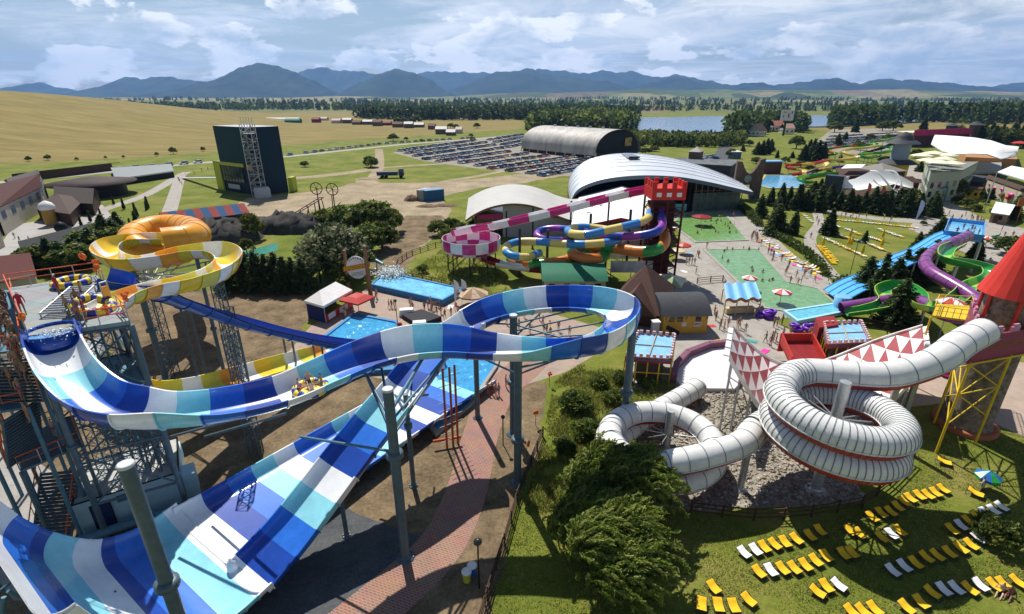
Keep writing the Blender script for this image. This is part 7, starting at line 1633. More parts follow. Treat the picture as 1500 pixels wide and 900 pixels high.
# --- lamps, bins
def lamp(label, px, py, h, head=.28):
    p = G(px, py); t = thing('street_lamp', label, 'lamp', p, 'lamps along the paths'); MB().bar(p, (p.x, p.y, h), .055, 7).build('pole', BLACK, t); f = MB(); f.lathe((p.x, p.y, h), [(.06, -.25), (head, -.05), (head, .08), (.05, .22)], 12); f.build('lamp_head', mat('lamp_dark', (.03, .03, .03), .3), t)
lamp('black lamp post beside the two litter bins', 702, 862, 4.2); lamp('slim black lamp post on the brick path by the big column', 737, 652, 3.2, .2); lamp('slim black lamp post by the tented pool corner', 583, 482, 4.4, .2); lamp('tall thin lamp post before the conifer row', 1302, 330, 9, .3); lamp('thin lamp post among the lawn loungers', 1245, 402, 6.5, .4); lamp('thin lamp post right of the green slide curl', 1297, 498, 6, .25)
for px, py, c_, lb in ((692, 842, 0, 'blue litter bin with a white lid on the brick path'), (684, 851, 1, 'yellow litter bin with a white lid on the brick path')):
    p = G(px, py); t = thing('litter_bin', lb, 'bin', p); f = MB(); f.lathe(p, [(.26, .02), (.32, .85)], 14); f.build('bin_body', DEEP if c_ == 0 else mat('bin_yellow', (.45, .45, .05), .6), t); f = MB(); f.lathe((p.x, p.y, .85), [(.36, 0), (.36, .06), (.1, .12)], 14); f.build('lid', MC['canvas_white'], t)
# ================= vegetation =================
def leafmat(name, col, trl=.35, var=.3):
    m = bpy.data.materials.new(name); m.use_nodes = True; nt = m.node_tree; N = nt.nodes; L = nt.links; N.clear()
    out = N.new('ShaderNodeOutputMaterial'); d = N.new('ShaderNodeBsdfPrincipled'); d.inputs['Roughness'].default_value = .6; d.inputs['Specular IOR Level'].default_value = .25
    tr = N.new('ShaderNodeBsdfTranslucent'); mx = N.new('ShaderNodeMixShader'); mx.inputs[0].default_value = trl
    tc = N.new('ShaderNodeTexCoord'); nz = N.new('ShaderNodeTexNoise'); nz.inputs['Scale'].default_value = .9; nz.inputs['Detail'].default_value = 4; L.new(tc.outputs['Object'], nz.inputs['Vector'])
    r = N.new('ShaderNodeValToRGB'); L.new(nz.outputs[0], r.inputs[0]); e = r.color_ramp.elements; e[0].position = .3; e[1].position = .7
    e[0].color = tuple(c*(1-var) for c in col)+(1,); e[1].color = (min(1, col[0]*(1+var*1.3)), min(1, col[1]*(1+var)), col[2]*(1+var*.4), 1)
    oi = N.new('ShaderNodeObjectInfo'); hs = N.new('ShaderNodeHueSaturation'); mr = N.new('ShaderNodeMapRange'); mr.inputs[3].default_value = .75; mr.inputs[4].default_value = 1.25; L.new(oi.outputs['Random'], mr.inputs[0]); L.new(mr.outputs[0], hs.inputs['Value'])
    L.new(r.outputs[0], hs.inputs['Color']); L.new(hs.outputs[0], d.inputs['Base Color']); L.new(hs.outputs[0], tr.inputs['Color'])
    L.new(d.outputs[0], mx.inputs[1]); L.new(tr.outputs[0], mx.inputs[2]); L.new(mx.outputs[0], out.inputs[0]); return m
LF = dict(con=[leafmat('needle_dark', (.036, .068, .022), .3), leafmat('needle_mid', (.072, .112, .032), .35)],
          bro=[leafmat('leaf_dark', (.05, .085, .018), .4), leafmat('leaf_mid', (.09, .135, .025), .4), leafmat('leaf_light', (.17, .20, .042), .45)],
          gry=[leafmat('leaf_greygreen', (.17, .20, .10), .4), leafmat('leaf_silver', (.28, .31, .19), .4), leafmat('leaf_greydark', (.045, .07, .03))],
          wil=[leafmat('willow_mid', (.20, .275, .045), .5), leafmat('willow_light', (.34, .40, .11), .5), leafmat('willow_dark', (.095, .145, .025), .45)],
          yel=[leafmat('leaf_yellowgreen', (.13, .16, .025)), leafmat('leaf_lime', (.18, .19, .035))])
BARK = mat('bark', (.10, .075, .055), .95, var=.4, scale=3, bump=.8)
def quads(P, A, B):      # centres, half axes
    n = len(P); V = np.stack([P-A-B, P+A-B, P+A+B, P-A+B], 1).reshape(-1, 3); return V, np.arange(n*4).reshape(n, 4)
def randaxes(rr, n, s, asp=.55, D=None):
    d = rr.randn(n, 3) if D is None else D+rr.randn(n, 3)*.45
    d /= np.linalg.norm(d, axis=1)[:, None]; e = np.cross(d, rr.randn(n, 3)); e /= np.linalg.norm(e, axis=1)[:, None]
    s = s*(.6+.8*rr.rand(n, 1)); return d*s, e*s*asp
def broad_crown(seed, R_=1.0, H=1.0, clumps=46, per=70, leaf=.075, low=.15, nm=3):
    rr = np.random.RandomState(seed); P = []; M = []
    for c in range(clumps):
        v = rr.randn(3); v /= np.linalg.norm(v); v[2] = abs(v[2])*1.1-.25; r = R_*(.55+.42*rr.rand()); c0 = np.array([v[0]*r, v[1]*r, H*(.42+.46*v[2]*(.7+.3*rr.rand()))]); cr = R_*(.16+.20*rr.rand())
        q = rr.randn(per, 3); q /= np.linalg.norm(q, axis=1)[:, None]; q *= cr*(.55+.5*rr.rand(per, 1)); q[:, 2] *= .75; P.append(c0+q); M += [rr.choice(nm, p=[.3, .45, .25] if nm == 3 else None) if rr.rand() < .25 else k for k in [rr.randint(nm)]*per]
    P = np.vstack(P); P[:, 2] = np.maximum(P[:, 2], H*low*rr.rand(len(P))+.02); A, B = randaxes(rr, len(P), leaf); V, Fq = quads(P, A, B); return V, Fq, M
def conifer_crown(seed, R_=.26, layers=22, leaf=.03, pw=.85):
    rr = np.random.RandomState(seed); P = []; D = []
    for k in range(layers):
        t = (k+.3)/layers; z = .06+.94*t; r = R_*(1-t)**pw*(.85+.3*rr.rand()); nb = max(5, int(15*(1-t)+4))
        for b in range(nb):
            a = 6.283*b/nb+rr.rand()*.7; L_ = r*(.7+.45*rr.rand()); m = max(3, int(11*L_/R_)+2); u = np.linspace(.12, 1, m); dr = np.array([math.cos(a), math.sin(a), 0])
            q = np.outer(u*L_, dr); q[:, 2] = z+.02-.22*L_*u+.08*L_*u*u*2; q += rr.randn(m, 3)*.007; P.append(q); P.append(q+rr.randn(m, 3)*.016); D += [np.array([dr[0], dr[1], -.2])]*(2*m)
    P = np.vstack(P); A, B = randaxes(rr, len(P), leaf, .5, np.array(D)); V, Fq = quads(P, A, B); return V, Fq, list(rr.randint(0, 2, len(P)))
def tree_proto(name, cat, crown, mats_, trunk=(.03, .3)):
    t = thing(name, 'x', cat); V, Fq, M = crown; npmesh('crown', V, Fq, mats_, M, parent=t)
    f = MB(); f.bar((0, 0, -.01), (.01, 0, trunk[1]), trunk[0], 7, 0, trunk[0]*.6)
    for k in range(4): a = k*1.6; f.bar((.01, 0, trunk[1]*.7), (.22*trunk[1]*math.cos(a)*2, .22*trunk[1]*math.sin(a)*2, trunk[1]*1.5), trunk[0]*.5, 5, 0, trunk[0]*.2)
    f.build('trunk', BARK, t); return t
PRO = {'con': [tree_proto('conifer', 'tree', conifer_crown(s, r, l, .028, p), LF['con'], (.018, .5)) for s, r, l, p in ((1, .27, 22, .85), (2, .33, 20, .7), (3, .22, 24, .8))],
       'bro': [tree_proto('broadleaf_tree', 'tree', broad_crown(s, .46, 1.0, 50, 75, .030), LF['bro'], (.035, .45)) for s in (4, 5, 6)],
       'gry': [tree_proto('willow_shrub', 'shrub', broad_crown(7, .62, 1.0, 90, 90, .026, .03), LF['gry'], (.04, .4))],
       'yel': [tree_proto('shrub', 'shrub', broad_crown(8, .42, 1.0, 34, 60, .035, .02), LF['yel'], (.03, .3))],
       'col': [tree_proto('columnar_cypress', 'tree', conifer_crown(9, .10, 26, .022, .35), LF['con'], (.02, .3))],
       'bsh': [tree_proto('shrub', 'shrub', broad_crown(10, .6, .9, 40, 60, .04, .02), LF['bro'], (.04, .3))]}
cnt = [0]
def tree(kind, px, pb, pt_, label, group=None, v=None, wide=1.0):
    p = G(px, pb); h = max(1.0, topz(p, pt_)); k = cnt[0]; cnt[0] += 1; pr = PRO[kind]; r = pr[(k if v is None else v) % len(pr)]
    return dup(r, (p.x, p.y, float(hgt(p.x, p.y)) if p.y > 150 else 0), k*2.4, (h*wide, h*wide, h), label, group)
# conifers round the lawn and slides on the right
for px, pb, pt_, lb in ((1213, 344, 306, 'dark conifer at the fork of the lawn path'), (1265, 429, 377, 'dark conifer at the lower end of the loungers lawn'), (1291, 412, 371, 'dark conifer right of the lower lawn, beside the blue lanes'), (1319, 412, 366, 'dark conifer left of the purple tube bend'), (1311, 478, 410, 'dark pine standing inside the green slide curl'), (1266, 356, 338, 'small conifer in the middle of the loungers lawn'), (1342, 368, 340, 'conifer beside the timber steps'), (1372, 354, 318, 'dark conifer left of the blue start platform'), (1425, 385, 345, 'bushy dark pine inside the green slide bend'), (1365, 318, 283, 'conifer at the bend of the main walkway'), (1136, 345, 300, 'slim dark conifer beside the upper pool corner'), (1160, 344, 312, 'conifer on the small lawn left of the path'), (1165, 330, 308, 'second conifer on the small lawn, just behind'), (1137, 326, 290, 'tall conifer behind the upper pool hedge'), (1351, 395, 352, 'dark conifer behind the purple tube'), (1380, 342, 322, 'dark round pine in front of the walkway'), (1112, 318, 285, 'slim conifer right of the hall glass front')):
    tree('con', px, pb, pt_, lb, wide=1.25 if pb > 340 else 1.0)
for px, pb, pt_, lb in ((1283, 441, 384, 'broad conifer standing before the lower end of the blue lanes'), (1306, 430, 378, 'broad conifer half hiding the middle of the blue lanes'), (1337, 416, 364, 'broad conifer half hiding the upper blue lanes'), (1360, 400, 352, 'broad conifer between the blue lanes and the purple bend')):
    tree('con', px, pb, pt_, lb, wide=1.5)
words_n = ['first', 'second', 'third', 'fourth', 'fifth', 'sixth', 'seventh', 'eighth', 'ninth', 'tenth', 'eleventh', 'twelfth', 'thirteenth', 'fourteenth', 'fifteenth', 'sixteenth', 'seventeenth', 'eighteenth', 'nineteenth', 'twentieth']
for k, px in enumerate((1128, 1142, 1154, 1166, 1178, 1190, 1198, 1212, 1228, 1242, 1252, 1263, 1276, 1288, 1298, 1312, 1325, 1343, 1358, 1368)):
    tree('con', px, 303+k*.75+R.uniform(-3, 3), 280-R.uniform(0, 13)+k*.5, words_n[k]+' conifer from the left in the dark row along the upper path', 'conifer row by the stage', wide=1.2)
for k, (px, pb, pt_) in enumerate(((1145, 290, 268), (1172, 290, 270), (1190, 292, 266), (1200, 284, 262), (1216, 294, 268))):
    tree('con', px, pb, pt_, words_n[k]+' conifer from the left in the back row by the video screen', 'conifers by the video screen', wide=1.4)
for k, (px, pb, pt_) in enumerate(((1109, 227, 208), (1116, 227, 206), (1122, 226, 203), (1128, 222, 204), (1183, 232, 205), (1189, 235, 204), (1196, 236, 206), (1204, 236, 208), (1176, 236, 212))):
    tree('con', px, pb, pt_, words_n[k]+' dark conifer from the left on the grass slope below the billboard', 'conifers on the slope', wide=1.3)
for k, (px, pb, pt_) in enumerate(((1166, 218, 196), (1138, 232, 220), (1150, 240, 228), (1226, 214, 196), (1257, 220, 204), (1178, 184, 168), (1222, 194, 174), (1252, 194, 172), (1292, 192, 174), (1308, 192, 172), (1352, 190, 168), (1402, 200, 180), (1071, 232, 216))):
    tree(('bro', 'con')[k % 2 if k < 5 else k % 3 % 2], px, pb, pt_, 'park tree, '+words_n[k]+' in the scattered group between billboard and crimson hall', 'scattered park trees', wide=1.2)
for k in range(16):
    px = 1426+k*5.2; tree('con' if k % 3 else 'bro', px, 212+R.uniform(-3, 4), 183+R.uniform(-4, 5), words_n[k]+' tree from the left in the dense row right of the crimson hall', 'tree row at the right edge', wide=1.2)
tree('bro', 1397, 290, 258, 'big round broadleaf tree beside the terrace building', wide=1.1); tree('bsh', 1400, 298, 285, 'low bush under the round broadleaf tree'); tree('con', 1482, 322, 286, 'dark conifer in front of the poster wall', wide=1.2); tree('bsh', 1438, 288, 278, 'round bush left of the poster wall'); tree('bsh', 1428, 310, 296, 'round bush on the grass island behind the hut'); tree('bsh', 1490, 375, 340, 'rounded green bush behind the cone roof', wide=1.5)
tree('bsh', 1352, 330, 322, 'low bush beside the upper walkway'); tree('bsh', 1443, 300, 290, 'bush under the colourful posters')
# left side
for k, (px, pb, pt_) in enumerate(((65, 396, 350), (80, 397, 349), (95, 398, 354), (110, 396, 350), (122, 393, 355), (140, 380, 334), (150, 374, 319), (162, 372, 315), (174, 370, 321), (186, 367, 327), (178, 352, 311), (196, 354, 328), (206, 362, 334))):
    tree('con' if k % 3 else 'bro', px, pb, pt_, words_n[k]+' bushy tree from the near side of the group behind the tower deck', 'trees behind the tower deck', wide=1.5)
for k, px in enumerate((338, 352, 366, 380, 394, 408, 420, 432, 446)):
    tree('con', px, 426-R.uniform(0, 5)+k*.6, 372+R.uniform(-6, 8), words_n[k]+' pine from the left in the row behind the blue speed slide', 'pine row behind the speed slide', v=1, wide=1.2)
tree('gry', 492, 405, 318, 'large grey green willow shrub behind the pine row', wide=.95)
for k, (px, pb, pt_) in enumerate(((505, 345, 295), (530, 348, 286), (556, 346, 287), (572, 340, 300), (540, 372, 320), (522, 395, 350), (560, 365, 318), (478, 335, 302), (510, 420, 375), (470, 415, 365))):
    tree('bro', px, pb, pt_, words_n[k]+' leafy tree in the dense clump left of the dirt road', 'leafy clump by the dirt road', wide=1.15)
tree('yel', 372, 352, 304, 'bright yellow green bush before the striped tent roof', wide=.8); tree('yel', 362, 372, 345, 'yellow green shrub beside the rapids water')
for k, (px, pb, pt_) in enumerate(((182, 307, 291), (199, 314, 297), (215, 308, 295), (148, 318, 305), (133, 325, 309), (120, 333, 317), (173, 323, 312), (192, 335, 320), (203, 340, 310), (217, 306, 288), (167, 300, 288), (202, 318, 304))):
    tree('col', px, pb, pt_, words_n[k]+' slim dark cypress on the lawn by the town square', 'cypresses on the town lawn', wide=1.15)
for k, (px, pb, pt_) in enumerate(((43, 238, 229), (71, 236, 226), (113, 236, 230), (155, 233, 228), (230, 229, 222), (254, 226, 214), (181, 232, 227), (298, 222, 214), (447, 245, 234), (543, 245, 225), (545, 246, 228))):
    tree('bro' if k < 8 else 'bsh', px, pb, pt_, words_n[k]+' small tree from the left on the field verge', 'small verge trees')
for k, (px, pb, pt_) in enumerate(((576, 207, 194), (609, 183, 167), (583, 182, 170), (592, 182, 171), (699, 188, 179), (660, 188, 179), (668, 189, 181), (541, 180, 172), (540, 182, 174), (690, 201, 195), (595, 206, 200), (617, 208, 203), (692, 206, 199))):
    tree('bro', px, pb, pt_, words_n[k]+' roundish tree standing alone in the far fields', 'lone field trees', wide=1.4)
for k, (px, pb, pt_) in enumerate(((642, 345, 318), (660, 338, 315), (675, 342, 322), (694, 338, 320), (655, 352, 330), (620, 400, 385))):
    tree('bsh', px, pb, pt_, words_n[k]+' scrub bush beside the wave roof hall', 'scrub by the wave hall')
for k, (px, pb, pt_) in enumerate(((905, 224, 212), (918, 226, 214), (932, 226, 212), (945, 226, 214), (890, 228, 218), (958, 222, 213))):
    tree('bsh', px, pb, pt_, words_n[k]+' bright bush behind the aluminium hall roof', 'bushes behind the aluminium hall', wide=1.6)
tree('bsh', 1455, 795, 755, 'small dark bush on the lounger lawn', wide=1.0); tree('bsh', 1060, 300, 290, 'bush at the right end of the aluminium hall')
for k, (px, pb, pt_) in enumerate(((1098, 214, 204), (1088, 222, 212), (1108, 240, 228), (1128, 246, 236), (1160, 232, 222), (1172, 246, 234), (1186, 252, 240), (1230, 238, 226), (1296, 240, 226), (1340, 232, 216), (1346, 252, 236), (1300, 206, 194), (1274, 206, 194), (1238, 205, 193), (1336, 290, 274), (1416, 302, 288), (1450, 292, 276), (1464, 318, 300))):
    tree(('bro', 'con', 'bsh')[k % 3], px, pb, pt_, 'green tree or shrub, '+words_n[k]+' in the loose planting around the far slides', 'loose planting by the far slides', wide=1.3)
for k, (px, pb, pt_) in enumerate(((842, 600, 570), (878, 566, 548), (912, 560, 541), (860, 640, 612), (948, 568, 552), (826, 660, 640), (896, 590, 570))):
    tree('bsh', px, pb, pt_, words_n[k]+' low shrub on the grass strip between big column and white tubes', 'shrubs on the grass strip', wide=1.3)
# hedges
def hedge(label, pts, w_, h):
    P, _ = resample(np.array([tuple(G(*p)) for p in pts]), .35); rr = np.random.RandomState(len(label)); V = []
    for q in P: V.append(q+np.stack([rr.uniform(-w_, w_, 26), rr.uniform(-w_, w_, 26), rr.rand(26)*h], 1))
    V = np.vstack(V); A, B = randaxes(rr, len(V), .2); v, fq = quads(V, A, B); t = npmesh('hedge', v, fq, LF['bro'], rr.choice(3, len(V), p=[.6, .35, .05])); props(t, label, 'hedge')
hedge('dark clipped hedge between the pool terrace and the lawn', [(1128, 345), (1150, 355), (1178, 372), (1200, 392), (1210, 405)], .8, 1.7); hedge('dark clipped hedge beside the upper green pool', [(1084, 306), (1098, 318), (1112, 332)], .9, 1.8); hedge('low clipped hedge at the bottom of the lounger lawn', [(1222, 418), (1245, 418)], 1.0, 1.8)
# big windblown willow in front
def willow(label, base, Rw, H, strands, seed, lean=(0, 0)):
    t = thing('willow_tree', label, 'tree', base); rr = np.random.RandomState(seed); P = []; D = []; M = []
    lobes = []
    for k in range(19):
        v = rr.randn(3); v /= np.linalg.norm(v); lobes.append((np.array([v[0]*Rw*.82, v[1]*Rw*.82, H*(.30+.52*abs(v[2])*(.7+.4*rr.rand()))]), Rw*(.13+.17*rr.rand())))
    wind = np.array([.55, .25, .1])
    for s in range(strands):
        c, lr = lobes[rr.randint(len(lobes))]; d = rr.randn(3); d /= np.linalg.norm(d); d[2] = abs(d[2])*.9+.05
        p = c+d*lr*.8; v = (d*.7+np.array([0, 0, .55])+wind*1.1)*1.15; L_ = .9+2.2*rr.rand()**1.3; m = int(20*L_/1.6); dt = L_/m; mi = rr.choice(3, p=[.5, .32, .18])
        for i in range(m):
            v = v+np.array([0, 0, -.95])*dt+wind*dt*.4+rr.randn(3)*.05; vv = v/np.linalg.norm(v); p = p+vv*dt
            if p[2] < .15: break
            for _ in range(2): P.append(p+rr.randn(3)*.045); D.append(vv+rr.randn(3)*.35); M.append(mi if rr.rand() < .8 else rr.randint(3))
    P = np.array(P)+np.array([lean[0], lean[1], 0])*(np.array(P)[:, 2:3]/H); A, B = randaxes(rr, len(P), .15, .22, np.array(D)*1.6); V, Fq = quads(P, A, B); npmesh('crown', V, Fq, LF['wil'], M, parent=t)
    f = MB(); o = Vector(base)
    tk = f; f.bar(o, o+Vector((.1, .1, H*.35)), .32, 9, 0, .24); tr = None
    f.build('trunk', BARK, t)
    for c, lr in lobes[:14]: f = MB(); f.bar(o+Vector((.1, .1, H*.28)), o+Vector((c[0]+lean[0]*c[2]/H, c[1]+lean[1]*c[2]/H, c[2])), .12, 6, 0, .03); f.build('limb', BARK, t)
    return t
willow('big windblown willow, upper clump touching the white tube ring', Vector((7.4, 31.2, 0)), 4.0, 5.6, 2300, 21, (.8, .3))
willow('big windblown willow, lower clump at the bottom picture edge', Vector((5.4, 26.0, 0)), 3.9, 5.2, 2300, 22, (.5, .2))
# rough weeds and lawn grass
def blades(name, poly, n, h, mats_, seed, world=False, wd=.03, ex=None):
    rr = np.random.RandomState(seed); pw = np.array([tuple(G(*p)[:2]) for p in poly]); lo, hi_ = pw.min(0), pw.max(0); q = lo+(hi_-lo)*rr.rand(n*3, 2); q = q[inpoly(q[:, 0], q[:, 1], [tuple(p) for p in pw])][:n]
    cl = fbm(q[:, 0], q[:, 1], 5.0, 3, 2); q = q[(cl+rr.rand(len(q))*.8) > .15]; n = len(q); hh = h*(.4+rr.rand(n))*(.7+.5*np.abs(fbm(q[:, 0], q[:, 1], 3.0, 2, 4))); a = rr.rand(n)*6.28; z = np.zeros(n)
    b = np.stack([q[:, 0], q[:, 1], z], 1); s = np.stack([np.cos(a)*wd, np.sin(a)*wd, z], 1); tip = b+np.stack([rr.randn(n)*.4*hh, rr.randn(n)*.4*hh, hh], 1)
    V = np.stack([b-s, b+s, tip], 1).reshape(-1, 3); o = npmesh(name, V, np.arange(n*3).reshape(n, 3), mats_, rr.randint(0, len(mats_), n)); o['kind'] = 'stuff'; return o
GB = [leafmat('grass_blade', (.23, .28, .05), .45), leafmat('grass_dry', (.38, .35, .13), .45), leafmat('grass_dark', (.14, .20, .035), .45)]
blades('weeds', [(812, 560), (850, 535), (905, 545), (990, 562), (985, 600), (900, 650), (880, 700), (790, 760), (770, 740), (795, 640)], 26000, .42, GB, 5, wd=.05)
blades('lawn_grass', [(760, 720), (800, 650), (900, 640), (940, 740), (1010, 760), (1180, 768), (1300, 745), (1340, 640), (1520, 640), (1560, 920), (700, 940)], 80000, .085, GB, 6, wd=.045)
blades('verge_grass', [(590, 405), (650, 365), (740, 385), (745, 440), (690, 430)], 9000, .5, GB, 7, wd=.08)
# boulders of the gravel bed
rr = np.random.RandomState(4); V = []; Fb = []
gp = [tuple(G(*p)[:2]) for p in ((935, 640), (990, 578), (1075, 564), (1125, 620), (1250, 690), (1266, 733), (1180, 743), (1010, 746), (950, 733))]
gl_, gh = np.min(gp, 0), np.max(gp, 0); q = gl_+(gh-gl_)*rr.rand(9000, 2); q = q[inpoly(q[:, 0], q[:, 1], gp)][:4200]
ico = np.array([(1, 0, 0), (-1, 0, 0), (0, 1, 0), (0, -1, 0), (0, 0, 1), (0, 0, -1)], float); fi = [(0, 2, 4), (2, 1, 4), (1, 3, 4), (3, 0, 4), (2, 0, 5), (1, 2, 5), (3, 1, 5), (0, 3, 5)]
for k, (x, y) in enumerate(q): V.append(ico*(.07+.13*rr.rand()**2)*(1+.5*rr.randn(6, 1))*[1, 1, .7]+[x, y, .05]); Fb += [(a+6*k, b+6*k, c+6*k) for a, b, c in fi]
sb = npmesh('stones', np.vstack(V), Fb, [mat('pale_stone', (.40, .37, .32), .9, var=.4, scale=2), mat('tan_stone', (.24, .19, .14), .9, var=.4, scale=2)], list(np.repeat(rr.rand(len(q)) < .35, 8).astype(int))); sb['kind'] = 'stuff'
# far woods, each read as one mass
def forest(name, poly, n, h0, h1, mats_, seed, con=.5, world=False, leaf=.9):
    rr = np.random.RandomState(seed); pw = np.array([p if world else tuple(G(*p)[:2]) for p in poly], float); lo, hi_ = pw.min(0), pw.max(0); q = lo+(hi_-lo)*rr.rand(n*9, 2); q = q[inpoly(q[:, 0], q[:, 1], [tuple(p) for p in pw])][:int(n*1.5)]; z = hgt(q[:, 0], q[:, 1]); Ps = []; M = []
    k = 46; n_ = n
    for (x, y), zz in zip(q, z):
        h = h0+(h1-h0)*rr.rand(); w_ = h*(.22 if rr.rand() < con else .42); u = rr.rand(k); a = rr.rand(k)*6.28
        r = w_*(1-u)**.8*(.5+.5*rr.rand(k)) if w_ < h*.3 else w_*np.sqrt(np.clip(1-(2*u-1)**2, 0, 1))*(.7+.3*rr.rand(k)); Ps.append(np.stack([x+r*np.cos(a), y+r*np.sin(a), zz+h*(.08+.92*u)], 1)); M += list(np.where(rr.rand(k) < .7, rr.randint(len(mats_)), rr.randint(0, len(mats_), k)))
    P = np.vstack(Ps); A, B = randaxes(rr, len(P), leaf*(h0+h1)/2*.12); V, Fq = quads(P, A, B); o = npmesh(name, V, Fq, mats_, M); o['kind'] = 'stuff'; return o
FM = LF['con']+LF['bro'][:2]; FB = LF['bro']+LF['con'][:1]
forest('woods', [(770, 196), (800, 182), (850, 177), (905, 176), (930, 186), (925, 194), (900, 192), (800, 190)], 330, 12, 20, FB, 1, .2)
forest('woods', [(915, 214), (930, 203), (1000, 208), (1050, 206), (1085, 206), (1090, 214), (1040, 216), (980, 216)], 200, 5, 9, FB, 2, .25)
forest('woods', [(1058, 196), (1080, 186), (1135, 184), (1175, 188), (1178, 194), (1140, 190), (1120, 191), (1090, 200)], 190, 12, 20, FM, 3, .6)
forest('woods', [(1215, 180), (1255, 176), (1305, 176), (1306, 182), (1220, 184)], 170, 16, 24, FM, 4, .8)
forest('woods', [(1300, 180), (1400, 172), (1800, 170), (1800, 180), (1420, 182), (1370, 178)], 420, 18, 28, FM, 5, .6)
forest('woods', [(520, 172.5), (700, 171), (930, 170.5), (935, 175), (780, 176), (640, 176.5), (540, 175)], 420, 14, 22, FM, 6, .5)
forest('woods', [(-1500, 1650), (300, 1550), (300, 1900), (-1500, 1850)], 520, 14, 24, FM, 7, .5, True)
forest('woods', [(250, 1500), (1900, 1350), (2600, 1500), (2600, 1750), (300, 1750)], 420, 12, 22, FM, 8, .6, True)
for k, (x0, x1, y, n) in enumerate(((-2600, -300, 2300, 130), (-900, 700, 2900, 110), (700, 2600, 2500, 120), (-3200, -800, 3500, 110), (1300, 3800, 3600, 130), (-400, 1500, 4300, 100))):
    forest('woods', [(x0, y), (x1, y-120), (x1+200, y+60), (x0-100, y+160)], n, 14, 26, FM, 20+k, .6, True, 1.2)
for g in PRO.values():
    for r in g: drop(r)
# ================= people =================
SK = [mat('skin_tan', (.36, .225, .155), .55, var=.06), mat('skin_fair', (.50, .345, .265), .55, var=.06), mat('skin_brown', (.24, .14, .095), .55, var=.06)]
HAIRM = [mat('hair_dark', (.03, .02, .014), .5), mat('hair_brown', (.10, .055, .03), .5), mat('hair_blond', (.35, .24, .11), .5)]
SW = [mat('swim_%d' % i, c, .7) for i, c in enumerate(((.03, .06, .25), (.45, .03, .04), (.02, .02, .02), (.6, .6, .58), (.05, .28, .30), (.55, .18, .03), (.4, .05, .25), (.10, .20, .06)))]
def body(J, E, Rr, name, zones):
    me = bpy.data.meshes.new(name); me.from_pydata(J, E, []); o = bpy.data.objects.new(name, me); C.objects.link(o)
    m = o.modifiers.new('s', 'SKIN'); m.use_smooth_shade = True
    for i, r in enumerate(Rr): me.skin_vertices[0].data[i].radius = (r, r*.85) if not isinstance(r, tuple) else r
    me.skin_vertices[0].data[0].use_root = True
    ss = o.modifiers.new('u', 'SUBSURF'); ss.levels = 1; ss.render_levels = 1
    bpy.context.view_layer.update(); dg = bpy.context.evaluated_depsgraph_get(); ev = bpy.data.meshes.new_from_object(o.evaluated_get(dg)); bpy.data.objects.remove(o, do_unlink=True); ev.name = name
    ev.materials.clear()
    for k in range(3): ev.materials.append(SK[0] if k == 0 else (SW[0] if k == 1 else HAIRM[0]))
    for p in ev.polygons: p.material_index = zones(p.center); p.use_smooth = True
    return ev
def figure(pose, shirt=False):
    # joints: 0 pelvis 1 waist 2 chest 3 neck 4 head 5 crown | 6-9 left arm | 10-13 right arm | 14-17 left leg | 18-21 right leg
    hip, kl, al, kr, ar, el, hl, er, hr_, z0 = pose
    J = [(0, 0, z0), (0, 0, z0+.16), (0, 0, z0+.38), (0, .0, z0+.55), (0, .02, z0+.66), (0, .02, z0+.79),
         (-.17, 0, z0+.46), el, hl, (hl[0], hl[1]+.04, hl[2]-.09), (.17, 0, z0+.46), er, hr_, (hr_[0], hr_[1]+.04, hr_[2]-.09),
         (-.09, 0, z0-.05), kl, al, (al[0], al[1]+.16, al[2]-.045), (.09, 0, z0-.05), kr, ar, (ar[0], ar[1]+.16, ar[2]-.045), (0, .13, z0+.655)]
    E = [(0, 1), (1, 2), (2, 3), (3, 4), (4, 5), (2, 6), (6, 7), (7, 8), (8, 9), (2, 10), (10, 11), (11, 12), (12, 13), (0, 14), (14, 15), (15, 16), (16, 17), (0, 18), (18, 19), (19, 20), (20, 21), (4, 22)]
    Rr = [(.15, .11), (.13, .10), (.16, .11), .055, .095, .075, .06, .045, .036, .03, .06, .045, .036, .03, .085, .06, .042, .035, .085, .06, .042, .035, .03]
    def z(c):
        if c.z > z0+.70 or (c.z > z0+.62 and c.y < -.02): return 2
        hipz = abs(c.x) < .22 and (c-Vector((0, 0, z0))).length < .26 and c.z < z0+.06
        if hipz: return 1
        if shirt and z0+.02 < c.z < z0+.50 and abs(c.x) < .24: return 1
        return 0
    return body([tuple(j) for j in J], E, Rr, 'body', z)
stand = (0, (-.10, .02, .48), (-.10, 0, .06), (.10, .02, .48), (.10, 0, .06), (-.25, -.02, 1.12), (-.24, .08, .88), (.25, -.02, 1.12), (.24, .08, .88), .94)
walk = (0, (-.10, .18, .50), (-.10, .20, .06), (.10, -.06, .48), (.10, -.26, .12), (-.24, -.14, 1.14), (-.22, -.04, .90), (.24, .12, 1.14), (.22, .26, .94), .94)
point = (0, (-.11, .02, .48), (-.12, 0, .06), (.10, .05, .48), (.10, -.02, .06), (-.28, .08, 1.16), (-.10, .24, 1.05), (.30, .02, 1.18), (.34, .22, 1.3), .94)
sit = (0, (-.14, .42, .22), (-.13, .74, .08), (.14, .42, .22), (.13, .74, .08), (-.30, -.05, .38), (-.36, .16, .24), (.30, -.05, .38), (.36, .16, .24), .16)
BODY = [figure(stand), figure(walk), figure(point), figure(sit), figure(stand, True), figure(walk, True)]
pr = random.Random(11)
SWN = ['navy', 'red', 'black', 'white', 'teal', 'orange', 'pink', 'green']; SKN = ['', 'pale ', 'deeply tanned ']; HN = ['dark haired', 'brown haired', 'blond']
POSE = ['standing', 'walking', 'gesturing', 'sitting', 'standing', 'walking']
seen = {}
